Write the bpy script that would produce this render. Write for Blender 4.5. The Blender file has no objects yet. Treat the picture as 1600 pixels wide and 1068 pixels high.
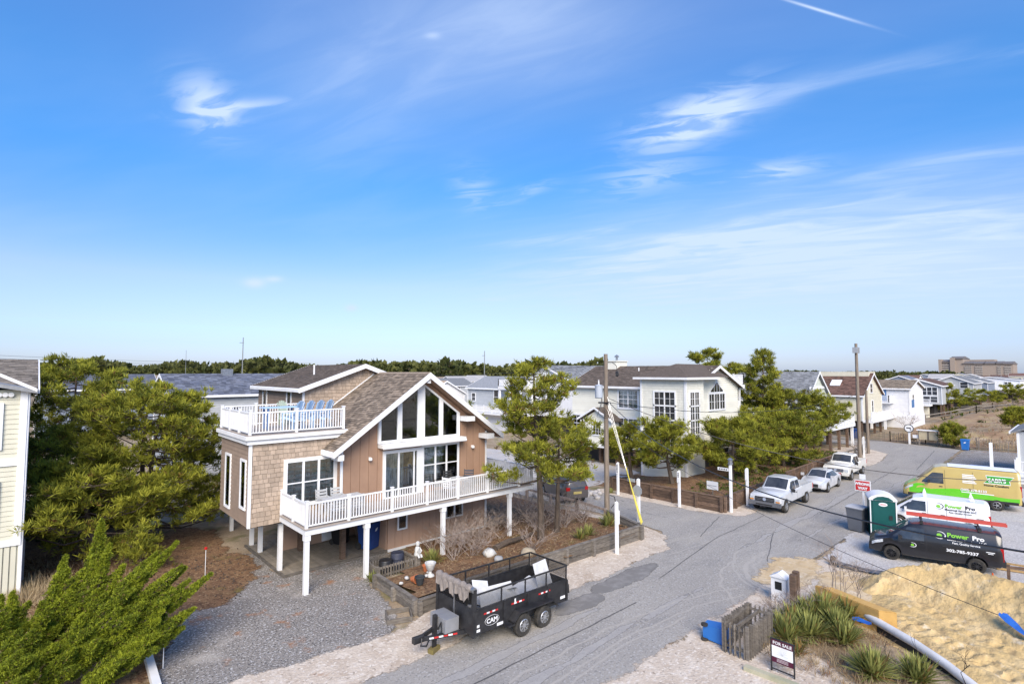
import bpy, bmesh, math, random
import numpy as np
from mathutils import Vector, Matrix, noise, geometry
rad = math.radians
RN = random.Random(11)
NP = np.random.default_rng(5)
SC = bpy.context.scene
COL = SC.collection

# ------------------------------------------------------------ camera
F_PX, HZ, YAW, CAMH = 825.0, 581.0, rad(47.5), 8.9
PITCH = math.atan2(HZ - 534.0, F_PX)
cam = bpy.data.cameras.new('camera')
cam.sensor_width = 36.0
cam.lens = F_PX / 1600.0 * 36.0
cam.clip_end = 20000.0
camo = bpy.data.objects.new('camera', cam)
COL.objects.link(camo)
camo.location = (0, 0, CAMH)
# forward in the street grid is (cos, sin) of 47.5 degrees from +X
camo.rotation_euler = (math.pi / 2 + PITCH, 0, YAW - math.pi / 2)
SC.camera = camo
FWD = (math.cos(YAW), math.sin(YAW)); RGT = (math.sin(YAW), -math.cos(YAW))

def ray(u, v):
    a = (u - 800) / F_PX; b = -(v - 534) / F_PX
    y = math.cos(PITCH) - b * math.sin(PITCH); z = math.sin(PITCH) + b * math.cos(PITCH)
    return Vector((FWD[0] * y + RGT[0] * a, FWD[1] * y + RGT[1] * a, z))
def P(u, v, z=0.0):
    r = ray(u, v); t = (z - CAMH) / r.z
    return Vector((r.x * t, r.y * t, z))
def PX(u, v, X):
    r = ray(u, v); return r * (X / r.x) + Vector((0, 0, CAMH))
def PY(u, v, Y):
    r = ray(u, v); return r * (Y / r.y) + Vector((0, 0, CAMH))

# ------------------------------------------------------------ sky and sun
SUN_DIR = Vector((-0.50, -0.66, 0.62)).normalized()
w = bpy.data.worlds.new('World'); SC.world = w; w.use_nodes = True
nt = w.node_tree; nt.nodes.clear()
def wn(t, **k):
    n = nt.nodes.new(t)
    for a, b in k.items(): setattr(n, a, b)
    return n
def wl(a, b): nt.links.new(a, b)
def wmath(op, a, b=None, c=None):
    n = wn('ShaderNodeMath', operation=op)
    for i, x in enumerate((a, b, c)):
        if x is None: continue
        if isinstance(x, (int, float)): n.inputs[i].default_value = x
        else: wl(x, n.inputs[i])
    return n.outputs[0]
def wvm(op, a, b=None):
    n = wn('ShaderNodeVectorMath', operation=op)
    for i, x in enumerate((a, b)):
        if x is None: continue
        if isinstance(x, (tuple, list, Vector)): n.inputs[i].default_value = tuple(x)
        else: wl(x, n.inputs[i])
    return n
sky = wn('ShaderNodeTexSky', sky_type='NISHITA', sun_disc=False)
sky.sun_elevation = math.asin(SUN_DIR.z)
sky.sun_rotation = math.atan2(SUN_DIR.x, SUN_DIR.y)
sky.air_density = 1.15; sky.dust_density = 0.6; sky.ozone_density = 3.2; sky.altitude = 0
hsv = wn('ShaderNodeHueSaturation'); hsv.inputs['Hue'].default_value = 0.512
hsv.inputs['Saturation'].default_value = 1.22; hsv.inputs['Value'].default_value = 1.0
wl(sky.outputs[0], hsv.inputs['Color'])
tc = wn('ShaderNodeTexCoord'); D = tc.outputs['Generated']
sep = wn('ShaderNodeSeparateXYZ'); wl(D, sep.inputs[0])
zc = wmath('MAXIMUM', sep.outputs[2], 0.03)
px = wmath('DIVIDE', sep.outputs[0], wmath('ADD', zc, 0.12)); py = wmath('DIVIDE', sep.outputs[1], wmath('ADD', zc, 0.12))
cmb = wn('ShaderNodeCombineXYZ'); wl(px, cmb.inputs[0]); wl(py, cmb.inputs[1])
def cloudnoise(rot, sx, sy, scale, detail, lo, hi, off, dist=0.6):
    mp = wn('ShaderNodeMapping'); mp.inputs['Rotation'].default_value = (0, 0, rot)
    mp.inputs['Scale'].default_value = (sx, sy, 1); mp.inputs['Location'].default_value = off
    mp.inputs['Rotation'].default_value = (0, 0, 0); m0 = wn('ShaderNodeMapping'); m0.inputs['Rotation'].default_value = (0, 0, rot)   # turn first, then stretch
    wl(cmb.outputs[0], m0.inputs[0]); wl(m0.outputs[0], mp.inputs[0])
    n = wn('ShaderNodeTexNoise'); n.inputs['Scale'].default_value = scale; n.inputs['Detail'].default_value = detail
    n.inputs['Roughness'].default_value = 0.55; n.inputs['Distortion'].default_value = dist
    wl(mp.outputs[0], n.inputs['Vector'])
    r = wn('ShaderNodeMapRange', interpolation_type='SMOOTHSTEP'); r.inputs[1].default_value = lo; r.inputs[2].default_value = hi
    wl(n.outputs[0], r.inputs[0]); return r.outputs[0]
def wisp(u, v, ru, rv, ang, soft=1.0):
    """an elongated patch of the sky dome round one direction"""
    d = ray(u, v).normalized(); right = Vector((RGT[0], RGT[1], 0)); up = right.cross(d).normalized(); right = d.cross(up).normalized()
    ca, sa = math.cos(ang), math.sin(ang)
    e1 = right * ca + up * sa; e2 = up * ca - right * sa
    a = wvm('DOT_PRODUCT', D, e1 / (ru / F_PX)).outputs['Value']; b = wvm('DOT_PRODUCT', D, e2 / (rv / F_PX)).outputs['Value']
    front = wmath('GREATER_THAN', wvm('DOT_PRODUCT', D, d).outputs['Value'], 0.2)
    q = wmath('ADD', wmath('MULTIPLY', a, a), wmath('MULTIPLY', b, b))
    return wmath('MULTIPLY', wmath('EXPONENT', wmath('MULTIPLY', q, -soft)), front)
fine = cloudnoise(1.2, 0.9, 3.4, 2.4, 7, 0.34, 0.80, (3.1, 1.7, 0), .6)
crisp = cloudnoise(1.0, 1.0, 2.6, 4.2, 8, 0.40, 0.62, (7.7, 2.1, 0), 1.0)
veil = cloudnoise(1.1, 0.7, 1.7, 0.8, 5, 0.42, 0.82, (0.4, 5.2, 0), 0.5)
tot = wmath('MULTIPLY', veil, 0.12)
for u, v, ru, rv, ang, k in ((1090, 182, 75, 26, 0.35, .95), (1120, 195, 110, 16, 0.45, .6), (325, 165, 28, 34, 0.6, 1.2), (370, 168, 60, 7, 0.12, .8),
        (1010, 275, 70, 24, 0.2, .62), (1210, 268, 50, 12, 0.15, .9), (740, 295, 26, 30, 0.8, .6), (815, 302, 45, 9, 0.3, .6), (1240, 340, 260, 20, 0.28, .55),
        (1420, 262, 130, 10, 0.22, .6), (1050, 400, 190, 60, 0.1, .6), (1500, 340, 110, 20, 0.2, .6), (880, 372, 90, 6, 0.12, .8), (840, 40, 150, 80, 0, .35), (1150, 420, 330, 60, .1, .5), (1450, 410, 260, 50, .1, .45), (1100, 178, 60, 20, .55, .7), (1060, 200, 70, 22, .2, .5),
        (1320, 118, 90, 8, 0.3, .45), (1480, 95, 110, 12, 0.15, .35), (560, 120, 160, 110, 0.4, .3)):
    tot = wmath('ADD', tot, wmath('MULTIPLY', wmath('MULTIPLY', wisp(u, v, ru, rv, ang), wmath('ADD', wmath('MULTIPLY', crisp if ru < 80 else fine, 0.80), 0.14)), k * .8))
for u, v, ru, rv, k in ((398, 442, 16, 8, 1.3), (428, 436, 13, 5, 1.0), (549, 481, 10, 6, 1.2), (1142, 383, 14, 4, .9), (1260, 450, 16, 4, .8), (676, 56, 12, 5, .4), (770, 468, 30, 4, .35)):
    tot = wmath('ADD', tot, wmath('MULTIPLY', wisp(u, v, ru, rv, 0.0, 1.4), k * 0.75))
tot = wmath('ADD', tot, wmath('MULTIPLY', wisp(1283, 17, 46, 1.4, -0.262, 1.0), 0.9))
for u, v, ru, rv, ang, k in ((1130, 430, 420, 95, .06, .42), (820, 30, 190, 90, 0, .22), (1500, 420, 260, 90, 0, .3), (560, 140, 220, 110, .3, .14)):
    tot = wmath('ADD', tot, wmath('MULTIPLY', wisp(u, v, ru, rv, ang), k))
tot = wmath('MINIMUM', wmath('MAXIMUM', tot, 0.0), 0.95)
mix = wn('ShaderNodeMix', data_type='RGBA'); wl(tot, mix.inputs[0]); gr = wn('ShaderNodeValToRGB'); wl(sep.outputs[2], gr.inputs[0]); ge = gr.color_ramp.elements   # clear-air tint by height above the horizon, all the way round
ge[0].position = 0.0; ge[0].color = (.43, .50, .92, 1); ge[1].position = .56; ge[1].color = (.90, 1.0, 1.0, 1)
for p_, c_ in ((.05, (.465, .505, .79)), (.155, (.70, .63, .68)), (.24, (.52, .66, .78)), (.33, (.40, .74, .86)), (.43, (.55, .86, .92))): q_ = ge.new(p_); q_.color = (*c_, 1)
tint = wvm('MULTIPLY', hsv.outputs[0], gr.outputs[0]); wl(tint.outputs[0], mix.inputs[6])
mix.inputs[7].default_value = (2.75, 3.4, 4.6, 1)
bg = wn('ShaderNodeBackground'); bg.inputs[1].default_value = 0.115
wl(mix.outputs[2], bg.inputs[0])
wo = wn('ShaderNodeOutputWorld'); wl(bg.outputs[0], wo.inputs[0])

sl = bpy.data.lights.new('sun', 'SUN'); sl.energy = 2.6; sl.angle = rad(38); sl.color = (1.0, 0.87, 0.72)
so = bpy.data.objects.new('sun', sl); COL.objects.link(so)
so.rotation_euler = SUN_DIR.to_track_quat('Z', 'Y').to_euler(); so.location = (0, 0, 60)
SC.view_settings.view_transform = 'Standard'; SC.view_settings.look = 'None'
SC.view_settings.exposure = 1.1; SC.view_settings.gamma = 1.0
SC.cycles.max_bounces = 6; SC.cycles.transparent_max_bounces = 8

# ------------------------------------------------------------ materials
MATS = {}
def mat(name, c1, c2=None, scale=2.0, rough=0.75, metal=0.0, spec=0.4, bump=0.0, bscale=30.0, rnd=0.0, attr=None, detail=6, stretch=(1, 1, 1), lo=.35, hi=.65, coat=0.0):
    """principled material: two tones by world-space noise, bump, per-object or per-face value shift"""
    if name in MATS: return MATS[name]
    m = bpy.data.materials.new(name); m.use_nodes = True; MATS[name] = m
    t = m.node_tree; N = t.nodes; L = t.links; b = N['Principled BSDF']
    b.inputs['Roughness'].default_value = rough; b.inputs['Metallic'].default_value = metal
    b.inputs['Specular IOR Level'].default_value = spec; b.inputs['Coat Weight'].default_value = coat
    if c2 is None: c2 = tuple(x * 0.82 for x in c1)
    g = N.new('ShaderNodeNewGeometry'); mp = N.new('ShaderNodeMapping'); mp.inputs['Scale'].default_value = stretch
    L.new(g.outputs['Position'], mp.inputs[0])
    n = N.new('ShaderNodeTexNoise'); n.inputs['Scale'].default_value = scale; n.inputs['Detail'].default_value = detail; n.inputs['Roughness'].default_value = 0.6
    L.new(mp.outputs[0], n.inputs['Vector'])
    r = N.new('ShaderNodeMapRange'); r.inputs[1].default_value = lo; r.inputs[2].default_value = hi; L.new(n.outputs[0], r.inputs[0])
    mx = N.new('ShaderNodeMix'); mx.data_type = 'RGBA'; L.new(r.outputs[0], mx.inputs[0])
    mx.inputs[6].default_value = (*c1, 1); mx.inputs[7].default_value = (*c2, 1); out = mx.outputs[2]
    if rnd or attr:
        h = N.new('ShaderNodeHueSaturation'); L.new(out, h.inputs['Color'])
        if attr:
            a = N.new('ShaderNodeAttribute'); a.attribute_name = attr; src = a.outputs['Fac']
        else:
            a = N.new('ShaderNodeObjectInfo'); src = a.outputs['Random']
        q = N.new('ShaderNodeMapRange'); q.inputs[3].default_value = 1 - (rnd or .2); q.inputs[4].default_value = 1 + (rnd or .2)
        L.new(src, q.inputs[0]); L.new(q.outputs[0], h.inputs['Value']); out = h.outputs[0]
    L.new(out, b.inputs['Base Color'])
    if bump:
        n2 = N.new('ShaderNodeTexNoise'); n2.inputs['Scale'].default_value = bscale; n2.inputs['Detail'].default_value = 4
        L.new(mp.outputs[0], n2.inputs['Vector'])
        bp = N.new('ShaderNodeBump'); bp.inputs['Strength'].default_value = bump; bp.inputs['Distance'].default_value = 0.04
        L.new(n2.outputs[0], bp.inputs['Height']); L.new(bp.outputs[0], b.inputs['Normal'])
    return m

def ground_mat(name, layers, bump=.5, bscale=18, rough=.95, edge=0.0):
    """layers: [(colour, None)] then (colour, scale, lo, hi, stretch) noise masks painted in turn; edge feathers the sheet into what lies below"""
    m = bpy.data.materials.new(name); m.use_nodes = True; t = m.node_tree; N = t.nodes; L = t.links; b = N['Principled BSDF']
    b.inputs['Roughness'].default_value = rough; b.inputs['Specular IOR Level'].default_value = 0.15
    g = N.new('ShaderNodeNewGeometry'); out = None
    for i, l in enumerate(layers):
        if i == 0:
            rgb = N.new('ShaderNodeRGB'); rgb.outputs[0].default_value = (*l[0], 1); out = rgb.outputs[0]; continue
        c, sc, lo, hi = l[:4]; st = l[4] if len(l) > 4 else (1, 1, 1); amt = l[5] if len(l) > 5 else 1.0
        mp = N.new('ShaderNodeMapping'); mp.inputs['Scale'].default_value = st; mp.inputs['Location'].default_value = (i * 7.3, i * 3.1, 0)
        L.new(g.outputs['Position'], mp.inputs[0])
        n = N.new('ShaderNodeTexNoise'); n.inputs['Scale'].default_value = sc; n.inputs['Detail'].default_value = 7; n.inputs['Roughness'].default_value = .62
        L.new(mp.outputs[0], n.inputs['Vector'])
        r = N.new('ShaderNodeMapRange'); r.inputs[1].default_value = lo; r.inputs[2].default_value = hi; r.inputs[4].default_value = amt
        L.new(n.outputs[0], r.inputs[0])
        mx = N.new('ShaderNodeMix'); mx.data_type = 'RGBA'; L.new(r.outputs[0], mx.inputs[0]); L.new(out, mx.inputs[6]); mx.inputs[7].default_value = (*c, 1); out = mx.outputs[2]
    L.new(out, b.inputs['Base Color'])
    n2 = N.new('ShaderNodeTexNoise'); n2.inputs['Scale'].default_value = bscale; n2.inputs['Detail'].default_value = 5; L.new(g.outputs['Position'], n2.inputs['Vector'])
    bp = N.new('ShaderNodeBump'); bp.inputs['Strength'].default_value = bump; bp.inputs['Distance'].default_value = 0.05
    L.new(n2.outputs[0], bp.inputs['Height']); L.new(bp.outputs[0], b.inputs['Normal'])
    if edge:
        a = N.new('ShaderNodeAttribute'); a.attribute_name = 'edge'
        n3 = N.new('ShaderNodeTexNoise'); n3.inputs['Scale'].default_value = edge; n3.inputs['Detail'].default_value = 8; n3.inputs['Roughness'].default_value = .7; L.new(g.outputs['Position'], n3.inputs['Vector'])
        s1 = N.new('ShaderNodeMath'); s1.operation = 'MULTIPLY_ADD'; L.new(n3.outputs[0], s1.inputs[0]); s1.inputs[1].default_value = 1.7; s1.inputs[2].default_value = -1.35
        s2 = N.new('ShaderNodeMath'); L.new(s1.outputs[0], s2.inputs[0]); L.new(a.outputs['Fac'], s2.inputs[1])
        r = N.new('ShaderNodeMapRange'); r.inputs[1].default_value = -.06; r.inputs[2].default_value = .1; L.new(s2.outputs[0], r.inputs[0])
        L.new(r.outputs[0], b.inputs['Alpha'])
    return m

def glass_mat(name, tint=(.5, .55, .6), t=.55):
    m = bpy.data.materials.new(name); m.use_nodes = True; n = m.node_tree; n.nodes.clear()
    o = n.nodes.new('ShaderNodeOutputMaterial'); mx = n.nodes.new('ShaderNodeMixShader'); tr = n.nodes.new('ShaderNodeBsdfTransparent'); gl = n.nodes.new('ShaderNodeBsdfGlossy')
    fr = n.nodes.new('ShaderNodeFresnel'); fr.inputs[0].default_value = 1.7
    tr.inputs[0].default_value = (*[x * t for x in tint], 1); gl.inputs['Roughness'].default_value = .03; gl.inputs[0].default_value = (.9, .95, 1, 1)
    n.links.new(fr.outputs[0], mx.inputs[0]); n.links.new(tr.outputs[0], mx.inputs[1]); n.links.new(gl.outputs[0], mx.inputs[2]); n.links.new(mx.outputs[0], o.inputs[0]); return m
GLASS = glass_mat('window_glass', (.92, .95, .97), .97)
DGLASS = mat('dark_glass', (.02, .022, .026), (.06, .065, .07), scale=1.4, rough=.05, spec=.9)
WHITE = mat('white_vinyl', (.78, .79, .80), (.70, .71, .72), scale=1.2, rough=.55, rnd=.04)
WOODGREY = mat('weathered_wood', (.24, .215, .185), (.11, .095, .08), scale=3.5, stretch=(1, 1, 4), rough=.9, bump=.5, bscale=25, rnd=.3, lo=.3, hi=.7)
WOODBRN = mat('brown_sleeper', (.19, .125, .085), (.075, .05, .038), scale=3.0, stretch=(1, 1, 5), rough=.9, bump=.5, bscale=20, rnd=.32, lo=.3, hi=.7)
POLEWOOD = mat('pole_wood', (.27, .225, .18), (.15, .12, .095), scale=3, stretch=(6, 6, .4), rough=.9, bump=.4)
TAN = mat('tan_boards', (.34, .215, .145), (.295, .185, .125), scale=1.0, rough=.75, rnd=.045, bump=.12, bscale=30)
PINKTAN = mat('pink_tan_boards', (.43, .285, .205), (.37, .245, .175), scale=1.0, rough=.8, rnd=.045, bump=.12)
SHING = mat('cedar_shingle', (.43, .34, .262), (.35, .275, .21), scale=3, rough=.85, attr='rnd', rnd=.15, bump=.25, bscale=40)
LAPBRN = mat('brown_lap', (.29, .218, .168), (.245, .185, .142), scale=2, rough=.8, rnd=.05)
ROOFBRN = mat('roof_tan_shingle', (.25, .20, .152), (.185, .148, .115), scale=5, rough=.95, attr='rnd', rnd=.42, bump=.4, bscale=60)
ROOFDK = mat('roof_brown_shingle', (.155, .122, .098), (.11, .088, .072), scale=4, rough=.95, attr='rnd', rnd=.3, bump=.4, bscale=60)
DECKB = mat('deck_boards', (.36, .31, .265), (.29, .25, .215), scale=2.0, rough=.85, rnd=.12)
BLACKM = mat('black_metal', (.014, .014, .016), (.03, .03, .032), scale=5, rough=.42, spec=.5)
STEEL = mat('steel', (.42, .43, .45), (.3, .31, .33), scale=6, rough=.38, metal=.8)
RUBBER = mat('rubber', (.022, .021, .02), (.05, .046, .04), scale=7, rough=.9)
DARK = mat('dark_interior', (.015, .015, .016), rough=.9)  # near-black that puts the shade of rooms, undersides and openings into colour
CURT = mat('curtain', (.50, .49, .42), (.26, .27, .22), scale=5, stretch=(1, 1, .4), rough=.95, lo=.42, hi=.58)
BARK = mat('pine_bark', (.12, .092, .07), (.06, .046, .036), scale=6, stretch=(1, 1, .4), rough=.95, bump=.8, bscale=14)
TWIG = mat('bare_twig', (.36, .30, .26), (.22, .17, .14), scale=4, rough=.9)

# ------------------------------------------------------------ mesh helpers
class MB:
    def __init__(s): s.v = []; s.f = []; s.a = []
    def add(s, vs, fs, r=None):
        o = len(s.v); s.v += [tuple(p) for p in vs]; s.f += [tuple(i + o for i in q) for q in fs]
        s.a += [RN.random() if r is None else r] * len(fs); return s
    def box(s, x0, y0, z0, x1, y1, z1):
        return s.add([(x, y, z) for z in (z0, z1) for x, y in ((x0, y0), (x1, y0), (x1, y1), (x0, y1))],
                     [(3, 2, 1, 0), (4, 5, 6, 7), (0, 1, 5, 4), (1, 2, 6, 5), (2, 3, 7, 6), (3, 0, 4, 7)])
    def fbox(s, fr, a0, b0, c0, a1, b1, c1):
        """box in a wall frame fr=(origin, along, out): a along, b up, c out"""
        o, u, n = fr; U = Vector((0, 0, 1))
        vs = [o + u * a + U * b + n * c for c in (c0, c1) for a, b in ((a0, b0), (a1, b0), (a1, b1), (a0, b1))]
        return s.add(vs, [(3, 2, 1, 0), (4, 5, 6, 7), (0, 1, 5, 4), (1, 2, 6, 5), (2, 3, 7, 6), (3, 0, 4, 7)])
    def beam(s, p, q, wd, ht=None):
        p = Vector(p); q = Vector(q); ht = ht or wd; d = (q - p).normalized()
        up = Vector((0, 0, 1)) if abs(d.z) < .95 else Vector((1, 0, 0))
        r = d.cross(up).normalized() * (wd / 2); up = r.cross(d).normalized() * (ht / 2)
        vs = [e + a * r + b * up for e in (p, q) for a, b in ((-1, -1), (1, -1), (1, 1), (-1, 1))]
        return s.add(vs, [(3, 2, 1, 0), (4, 5, 6, 7), (0, 1, 5, 4), (1, 2, 6, 5), (2, 3, 7, 6), (3, 0, 4, 7)])
    def tube(s, pts, rs, n=8, cap=True):
        pts = [Vector(p) for p in pts]
        if isinstance(rs, (int, float)): rs = [rs] * len(pts)
        vs = []; fs = []
        for i, p in enumerate(pts):
            d = (pts[min(i + 1, len(pts) - 1)] - pts[max(i - 1, 0)]).normalized()
            up = Vector((0, 0, 1)) if abs(d.z) < .9 else Vector((1, 0, 0))
            a = d.cross(up).normalized(); b = a.cross(d)
            vs += [p + (a * math.cos(k * 2 * math.pi / n) + b * math.sin(k * 2 * math.pi / n)) * rs[i] for k in range(n)]
        for i in range(len(pts) - 1):
            for k in range(n):
                fs.append((i * n + k, i * n + (k + 1) % n, (i + 1) * n + (k + 1) % n, (i + 1) * n + k))
        if cap: fs += [tuple(range(n))[::-1], tuple((len(pts) - 1) * n + k for k in range(n))]
        return s.add(vs, fs)
    def lathe(s, prof, n=16, c=(0, 0, 0), ax='z', cap=True):
        vs = []; fs = []
        for r, h in prof:
            for k in range(n):
                a = 2 * math.pi * k / n; p = (r * math.cos(a), r * math.sin(a), h)
                if ax == 'y': p = (p[0], p[2], p[1])
                if ax == 'x': p = (p[2], p[0], p[1])
                vs.append((p[0] + c[0], p[1] + c[1], p[2] + c[2]))
        for i in range(len(prof) - 1):
            for k in range(n): fs.append((i * n + k, i * n + (k + 1) % n, (i + 1) * n + (k + 1) % n, (i + 1) * n + k))
        if cap: fs += [tuple(range(n))[::-1], tuple((len(prof) - 1) * n + k for k in range(n))]
        return s.add(vs, fs)
    def prism(s, pts, d):
        """polygon pts (3D list) extruded by vector d"""
        n = len(pts); pts = [Vector(p) for p in pts]; d = Vector(d)
        return s.add(pts + [p + d for p in pts], [tuple(range(n))[::-1], tuple(range(n, 2 * n))] + [(i, (i + 1) % n, n + (i + 1) % n, n + i) for i in range(n)])
    def build(s, name, m, parent=None, smooth=False, fix=True):
        me = bpy.data.meshes.new(name); me.from_pydata(s.v, [], s.f)
        at = me.attributes.new('rnd', 'FLOAT', 'FACE'); at.data.foreach_set('value', np.array(s.a[:len(me.polygons)], dtype=np.float32))
        if fix:
            bm = bmesh.new(); bm.from_mesh(me); bmesh.ops.recalc_face_normals(bm, faces=bm.faces); bm.to_mesh(me); bm.free()
        if smooth:
            for p in me.polygons: p.use_smooth = True
            me.set_sharp_from_angle(angle=rad(38))
        me.materials.append(m); return link(name, me, parent)
def link(name, me, parent=None):
    o = bpy.data.objects.new(name, me); COL.objects.link(o)
    if parent is not None: adopt(o, parent)
    return o
def adopt(o, parent):
    o.parent = parent
    o.matrix_parent_inverse = parent.matrix_basis.inverted() if parent.parent is None else Matrix.Identity(4)
def tag(o, label, cat, group=None, kind=None):
    if label: o['label'] = label
    if cat: o['category'] = cat
    if group: o['group'] = group
    if kind: o['kind'] = kind
    return o
def thing(name, label, cat, loc=(0, 0, 0), group=None):
    o = bpy.data.objects.new(name, None); COL.objects.link(o); o.location = loc; o.empty_display_size = .3
    return tag(o, label, cat, group)
def copy_tree(o, parent=None):
    c = o.copy(); COL.objects.link(c)
    if parent is not None: c.parent = parent
    for ch in o.children: copy_tree(ch, c)
    return c
def part(name, m, parent, *boxes):
    b = MB()
    for q in boxes: b.box(*q)
    return b.build(name, m, parent)
def stuff(o): o['kind'] = 'stuff'; return o
def struct(o): o['kind'] = 'structure'; return o
def V(*a): return Vector(a)
def np_mesh(name, verts, tris, m, parent=None, attr=None):
    me = bpy.data.meshes.new(name); n = len(verts); t = len(tris)
    me.vertices.add(n); me.vertices.foreach_set('co', np.asarray(verts, dtype=np.float32).ravel())
    me.loops.add(t * 3); me.loops.foreach_set('vertex_index', np.asarray(tris, dtype=np.int32).ravel())
    me.polygons.add(t); me.polygons.foreach_set('loop_start', np.arange(0, t * 3, 3, dtype=np.int32))
    if attr is not None:
        a = me.attributes.new('rnd', 'FLOAT', 'POINT'); a.data.foreach_set('value', np.asarray(attr, dtype=np.float32))
    me.update(); me.validate(); me.materials.append(m); return link(name, me, parent)
FONT_CACHE = {}
def text(s, size, m, parent, o, u, up, name='lettering', ext=.004, center=False, sx=1.0, bold=0.0):
    """flat lettering as a mesh lying on a surface: origin o, reading direction u, up direction up"""
    cu = bpy.data.curves.new('t', 'FONT'); cu.body = s; cu.size = size; cu.resolution_u = 2; cu.offset = bold
    cu.align_x = 'CENTER' if center else 'LEFT'; cu.extrude = ext
    ob = bpy.data.objects.new('t', cu); COL.objects.link(ob)
    dg = bpy.context.evaluated_depsgraph_get(); me = bpy.data.meshes.new_from_object(ob.evaluated_get(dg))
    bpy.data.objects.remove(ob); bpy.data.curves.remove(cu)
    u = Vector(u).normalized(); up = Vector(up).normalized(); n = u.cross(up)
    M = Matrix(((u.x * sx, up.x, n.x, o[0]), (u.y * sx, up.y, n.y, o[1]), (u.z * sx, up.z, n.z, o[2]), (0, 0, 0, 1)))
    me.transform(M); me.name = name; me.materials.clear(); me.materials.append(m); return link(name, me, parent)

# ------------------------------------------------------------ ground, road, verges
def sheet(name, poly, z, m, feather=.5, step=.8, jit=.12, zf=None):
    pts = []
    for i, p in enumerate(poly):
        q = poly[(i + 1) % len(poly)]; d = math.dist(p, q); k = max(1, int(d / step))
        for j in range(k):
            t = j / k; x = p[0] + (q[0] - p[0]) * t; y = p[1] + (q[1] - p[1]) * t
            pts.append(V(x + noise.noise((x * .7, y * .7, 3.1)) * jit * 2, y + noise.noise((x * .7, y * .7, 9.4)) * jit * 2, 0))
    n = len(pts); area = sum(pts[i].x * pts[(i + 1) % n].y - pts[(i + 1) % n].x * pts[i].y for i in range(n))
    if area < 0: pts.reverse()
    A_ = np.array([(p.x, p.y) for p in pts]); B_ = np.roll(A_, -1, 0); D_ = B_ - A_; LL = (D_ ** 2).sum(1) + 1e-9
    def bdist(q):
        t = np.clip(((q - A_) * D_).sum(1) / LL, 0, 1); return math.sqrt((((A_ + D_ * t[:, None]) - q) ** 2).sum(1).min())
    inner = []; ek = []
    for i in range(n):                  # points inset from the edge; kept only where the sheet is wide enough
        d = (pts[(i + 1) % n] - pts[i - 1]).normalized(); nn = V(-d.y, d.x, 0)
        for k in (.5, 1.0):
            q = pts[i] + nn * feather * k; e = bdist(np.array((q.x, q.y)))
            if e > feather * k * .8: inner.append(q); ek.append(min(1.0, e / feather))
    bm = bmesh.new(); lay = bm.verts.layers.float.new('edge')
    cv, ce, cf, ov, oe, of = geometry.delaunay_2d_cdt([Vector((p.x, p.y)) for p in pts + inner], [], [list(range(n))], 1, 1e-4)
    cvb = [bm.verts.new((c.x, c.y, z)) for c in cv]
    for q, o in zip(cvb, ov): q[lay] = max([ek[i - n] for i in o if i >= n] or [0.0]) if not any(i < n for i in o) else 0.0
    for t in cf:
        try: bm.faces.new([cvb[i] for i in t])
        except ValueError: pass
    if zf:                      # raised bed: a grid clipped to the outline
        bm.free(); bm = bmesh.new(); lay = bm.verts.layers.float.new('edge'); vd = {}; g = .5
        def ins(x, y):
            c = False
            for i in range(n):
                a, q = pts[i], pts[i - 1]
                if (a.y > y) != (q.y > y) and x < (q.x - a.x) * (y - a.y) / (q.y - a.y) + a.x: c = not c
            return c
        def gv(i, j):
            if (i, j) not in vd:
                vd[i, j] = bm.verts.new((i * g, j * g, z + zf(i * g, j * g))); vd[i, j][lay] = 1.0
            return vd[i, j]
        for i in range(int(min(p.x for p in pts) / g) - 1, int(max(p.x for p in pts) / g) + 2):
            for j in range(int(min(p.y for p in pts) / g) - 1, int(max(p.y for p in pts) / g) + 2):
                if ins((i + .5) * g, (j + .5) * g): bm.faces.new((gv(i, j), gv(i + 1, j), gv(i + 1, j + 1), gv(i, j + 1)))
    me = bpy.data.meshes.new(name); bm.to_mesh(me); bm.free()
    for p in me.polygons:
        if p.normal.z < 0: p.flip()
    me.materials.append(m); return struct(link(name, me))

SANDC = (.50, .42, .33)
g_base = ground_mat('sandy_scrub', [((.36, .29, .205),), ((.26, .19, .12), .25, .42, .62), ((.17, .16, .075), .6, .52, .66), ((.46, .39, .30), 1.3, .55, .72), ((.2, .15, .1), 14, .5, .7)])
g_asph = ground_mat('asphalt', [((.315, .296, .268),), ((.355, .334, .30), .35, .42, .68, (.5, 1.4, 1)), ((.235, .226, .215), .9, .54, .70, (.35, 1.2, 1), .7), ((.44, .425, .405), 12, .54, .64), ((.19, .185, .18), 15, .55, .65),
    ((.46, .42, .35), .45, .56, .74, (.35, 1.8, 1), .5), ((.20, .19, .18), .22, .58, .70, (1, 1, 1), .55), ((.5, .46, .38), 5, .66, .76, (.5, 1.5, 1), .6)], bump=.35, bscale=60, edge=1.6)
g_sand = ground_mat('verge_sand', [((.55, .47, .38),), ((.44, .36, .28), .8, .45, .65), ((.64, .57, .48), 2.2, .52, .68), ((.68, .62, .54), 9, .54, .64), ((.30, .25, .2), 7, .58, .68), ((.33, .15, .06), 1.1, .64, .74, (1, 1, 1), .75)], bump=.6, bscale=14, edge=1.1)
g_grav = ground_mat('blue_gravel', [((.285, .262, .235),), ((.23, .21, .188), .5, .42, .62), ((.56, .55, .535), 12, .54, .62), ((.085, .083, .082), 15, .53, .61), ((.44, .41, .37), .55, .56, .74), ((.36, .16, .06), 1.0, .585, .70, (1, 1, 1), .75)], bump=.9, bscale=26, edge=.9)
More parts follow.
